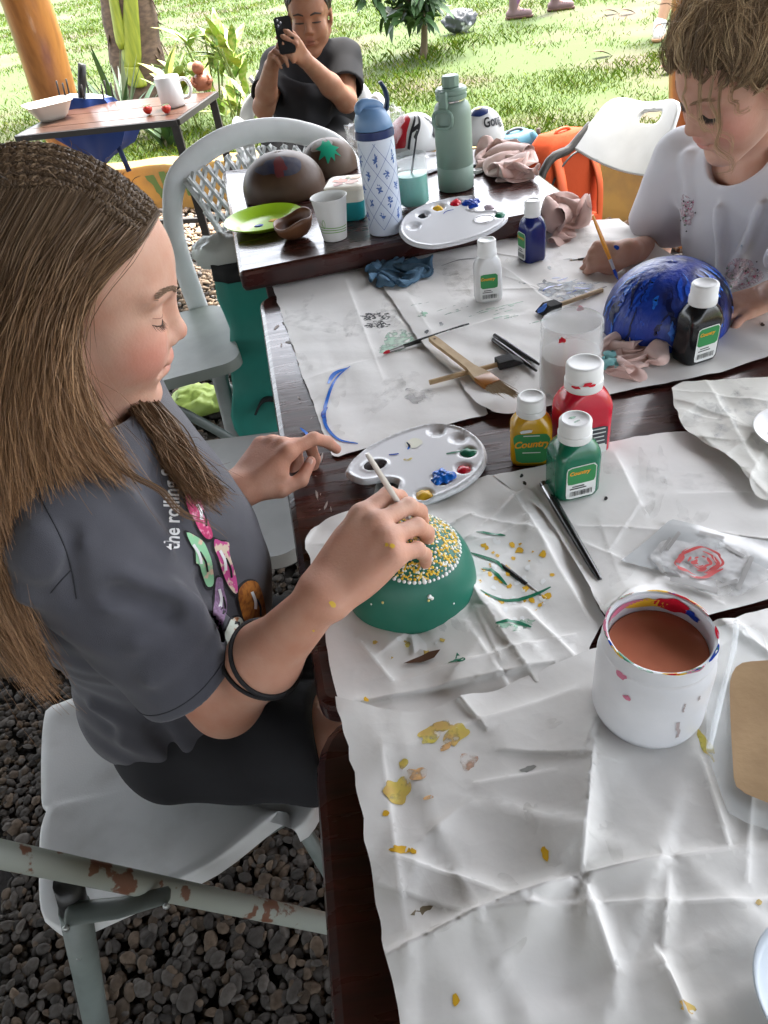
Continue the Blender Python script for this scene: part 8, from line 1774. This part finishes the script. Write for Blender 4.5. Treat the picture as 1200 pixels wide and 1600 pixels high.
# ------------------------------------------------------------------ people on the lawn, feet and shins in view
def walker(label, feet, h, pants, shoe, skin, bare, seed, top, stride):
    c = np.mean(feet, 0); root = thing('person', label, 'person', (c[0], c[1], LAWN)); B = Field(); hip = V3((c[0], c[1], LAWN + .52 * h)); nb = hip + V3((0, 0, .30 * h)); dirn = nrm(stride); sd = np.array([-dirn[1], dirn[0], 0]); P = Field(); kn = []
    for s, ft in zip((1, -1), feet):
        k = (V3(ft) + hip) / 2 + dirn * .05 + sd * s * .03; k[2] = LAWN + .28 * h; kn.append(k); hp = hip + sd * s * .08; an = V3(ft) + V3((0, 0, .09)); B.u(RC(hp, k, .075, .052), .03); B.u(RC(k, k + (an - k) * .35, .052, .054), .02); B.u(RC(k + (an - k) * .35, an, .054, .036), .02); B.u(RC(an, V3(ft) + V3((0, 0, .05)) + dirn * .10, .034, .028), .02)
    B.u(RC(hip, nb, .12, .10), .05); B.u(RC(nb - sd * .15, nb + sd * .15, .05, .05), .05); B.u(EL(nb + V3((0, 0, .20)), (.08, .08, .11)), .02); B.u(RC(nb, nb + V3((0, 0, .12)), .05, .05), .03)
    for s in (1, -1): B.u(RC(nb + sd * s * .17, nb + sd * s * .22 + V3((0, 0, -.26)), .045, .038), .02); B.u(RC(nb + sd * s * .22 + V3((0, 0, -.26)), nb + sd * s * .22 + dirn * .1 + V3((0, 0, -.5)), .038, .026), .02)
    V, Q = mesh_field(B, .012); obj('body', V, Q, mat('walker_skin_%d' % seed, skin, .5), root, world=True)
    S = Field(); S.u(RC(hip + V3((0, 0, .04)), nb, .145, .125), .05); S.u(RC(nb - sd * .16, nb + sd * .16, .065, .065), .05); V, Q = mesh_field(S, .014); obj('shirt', V, Q, mat('walker_top_%d' % seed, top, .8), root, world=True)
    L_ = Field()
    for s, ft, k in zip((1, -1), feet, kn): hp = hip + sd * s * .08; an = V3(ft) + V3((0, 0, .09)); L_.u(RC(hp, k, .088, .068 if bare else .062), .03); 
    if not bare:
        for ft, k in zip(feet, kn): L_.u(RC(k, V3(ft) + V3((0, 0, .13)), .062, .048), .02)
    V, Q = mesh_field(L_, .010); obj('leggings' if not bare else 'shorts', V, Q, pants, root, world=True)
    for ft in feet:
        S = Field(); a = V3(ft); S.u(RC(a + V3((0, 0, .045)) - dirn * .04, a + V3((0, 0, .040)) + dirn * .15, .045, .038), .01); S.u(RC(a + V3((0, 0, .05)), a + V3((0, 0, .10 if bare else .17)), .047, .050), .02); S.cut(PL(a + V3((0, 0, .018)), (0, 0, -1)), .004); V, Q = mesh_field(S, .007); b = obj('shoe', V, Q, shoe, root, world=True)
        S = Field(); S.u(RC(a + V3((0, 0, .03)) - dirn * .045, a + V3((0, 0, .03)) + dirn * .16, .050, .044), .01); S.cut(PL(a + V3((0, 0, .026)), (0, 0, 1)), .003); S.cut(PL(a + V3((0, 0, .0)), (0, 0, -1)), .003); V, Q = mesh_field(S, .007); o = obj('sole', V, Q, mat('sole_%d' % seed, (.10, .05, .035) if not bare else (.36, .2, .1), .7), b, world=False); o.data.transform(Matrix.Translation(-Vector(root.location)))
        for q in range(4): z = a + V3((0, 0, .085 - q * .004)) + dirn * (.05 + q * .022); obj('lace', *tubeg([z - sd * .03 + V3((0, 0, -.005)) - V3(root.location), z + V3((0, 0, .004)) - V3(root.location), z + sd * .03 + V3((0, 0, -.005)) - V3(root.location)], .005, 5), mat('lace_%d' % seed, (.5, .48, .46) if bare else (.3, .16, .26), .8), b)
fa, fb = at(803, 30, LAWN), at(868, 17, LAWN)
walker('walking person in purple patterned leggings and brown hiking boots, far on the lawn', (fa, fb), 1.65, mat('purple_leggings', (.16, .07, .15), .8, col2=(.42, .12, .22), vscale=25, vlo=.5, vhi=.6), mat('brown_boot', (.14, .085, .085), .7, bump=.3, bscale=60), (.4, .25, .18), False, 1, (.2, .2, .22), (.9, -.35, 0))
fc = at(1029, 60, LAWN); fd = at(1075, 40, LAWN); walker('bare legged person in white sneakers standing on the lawn near the right post', (fc, fd), 1.6, mat('dark_shorts', (.03, .03, .035), .8), mat('white_sneaker', (.62, .60, .57), .6), (.50, .28, .18), True, 2, (.25, .25, .28), (-.45, -.9, 0))
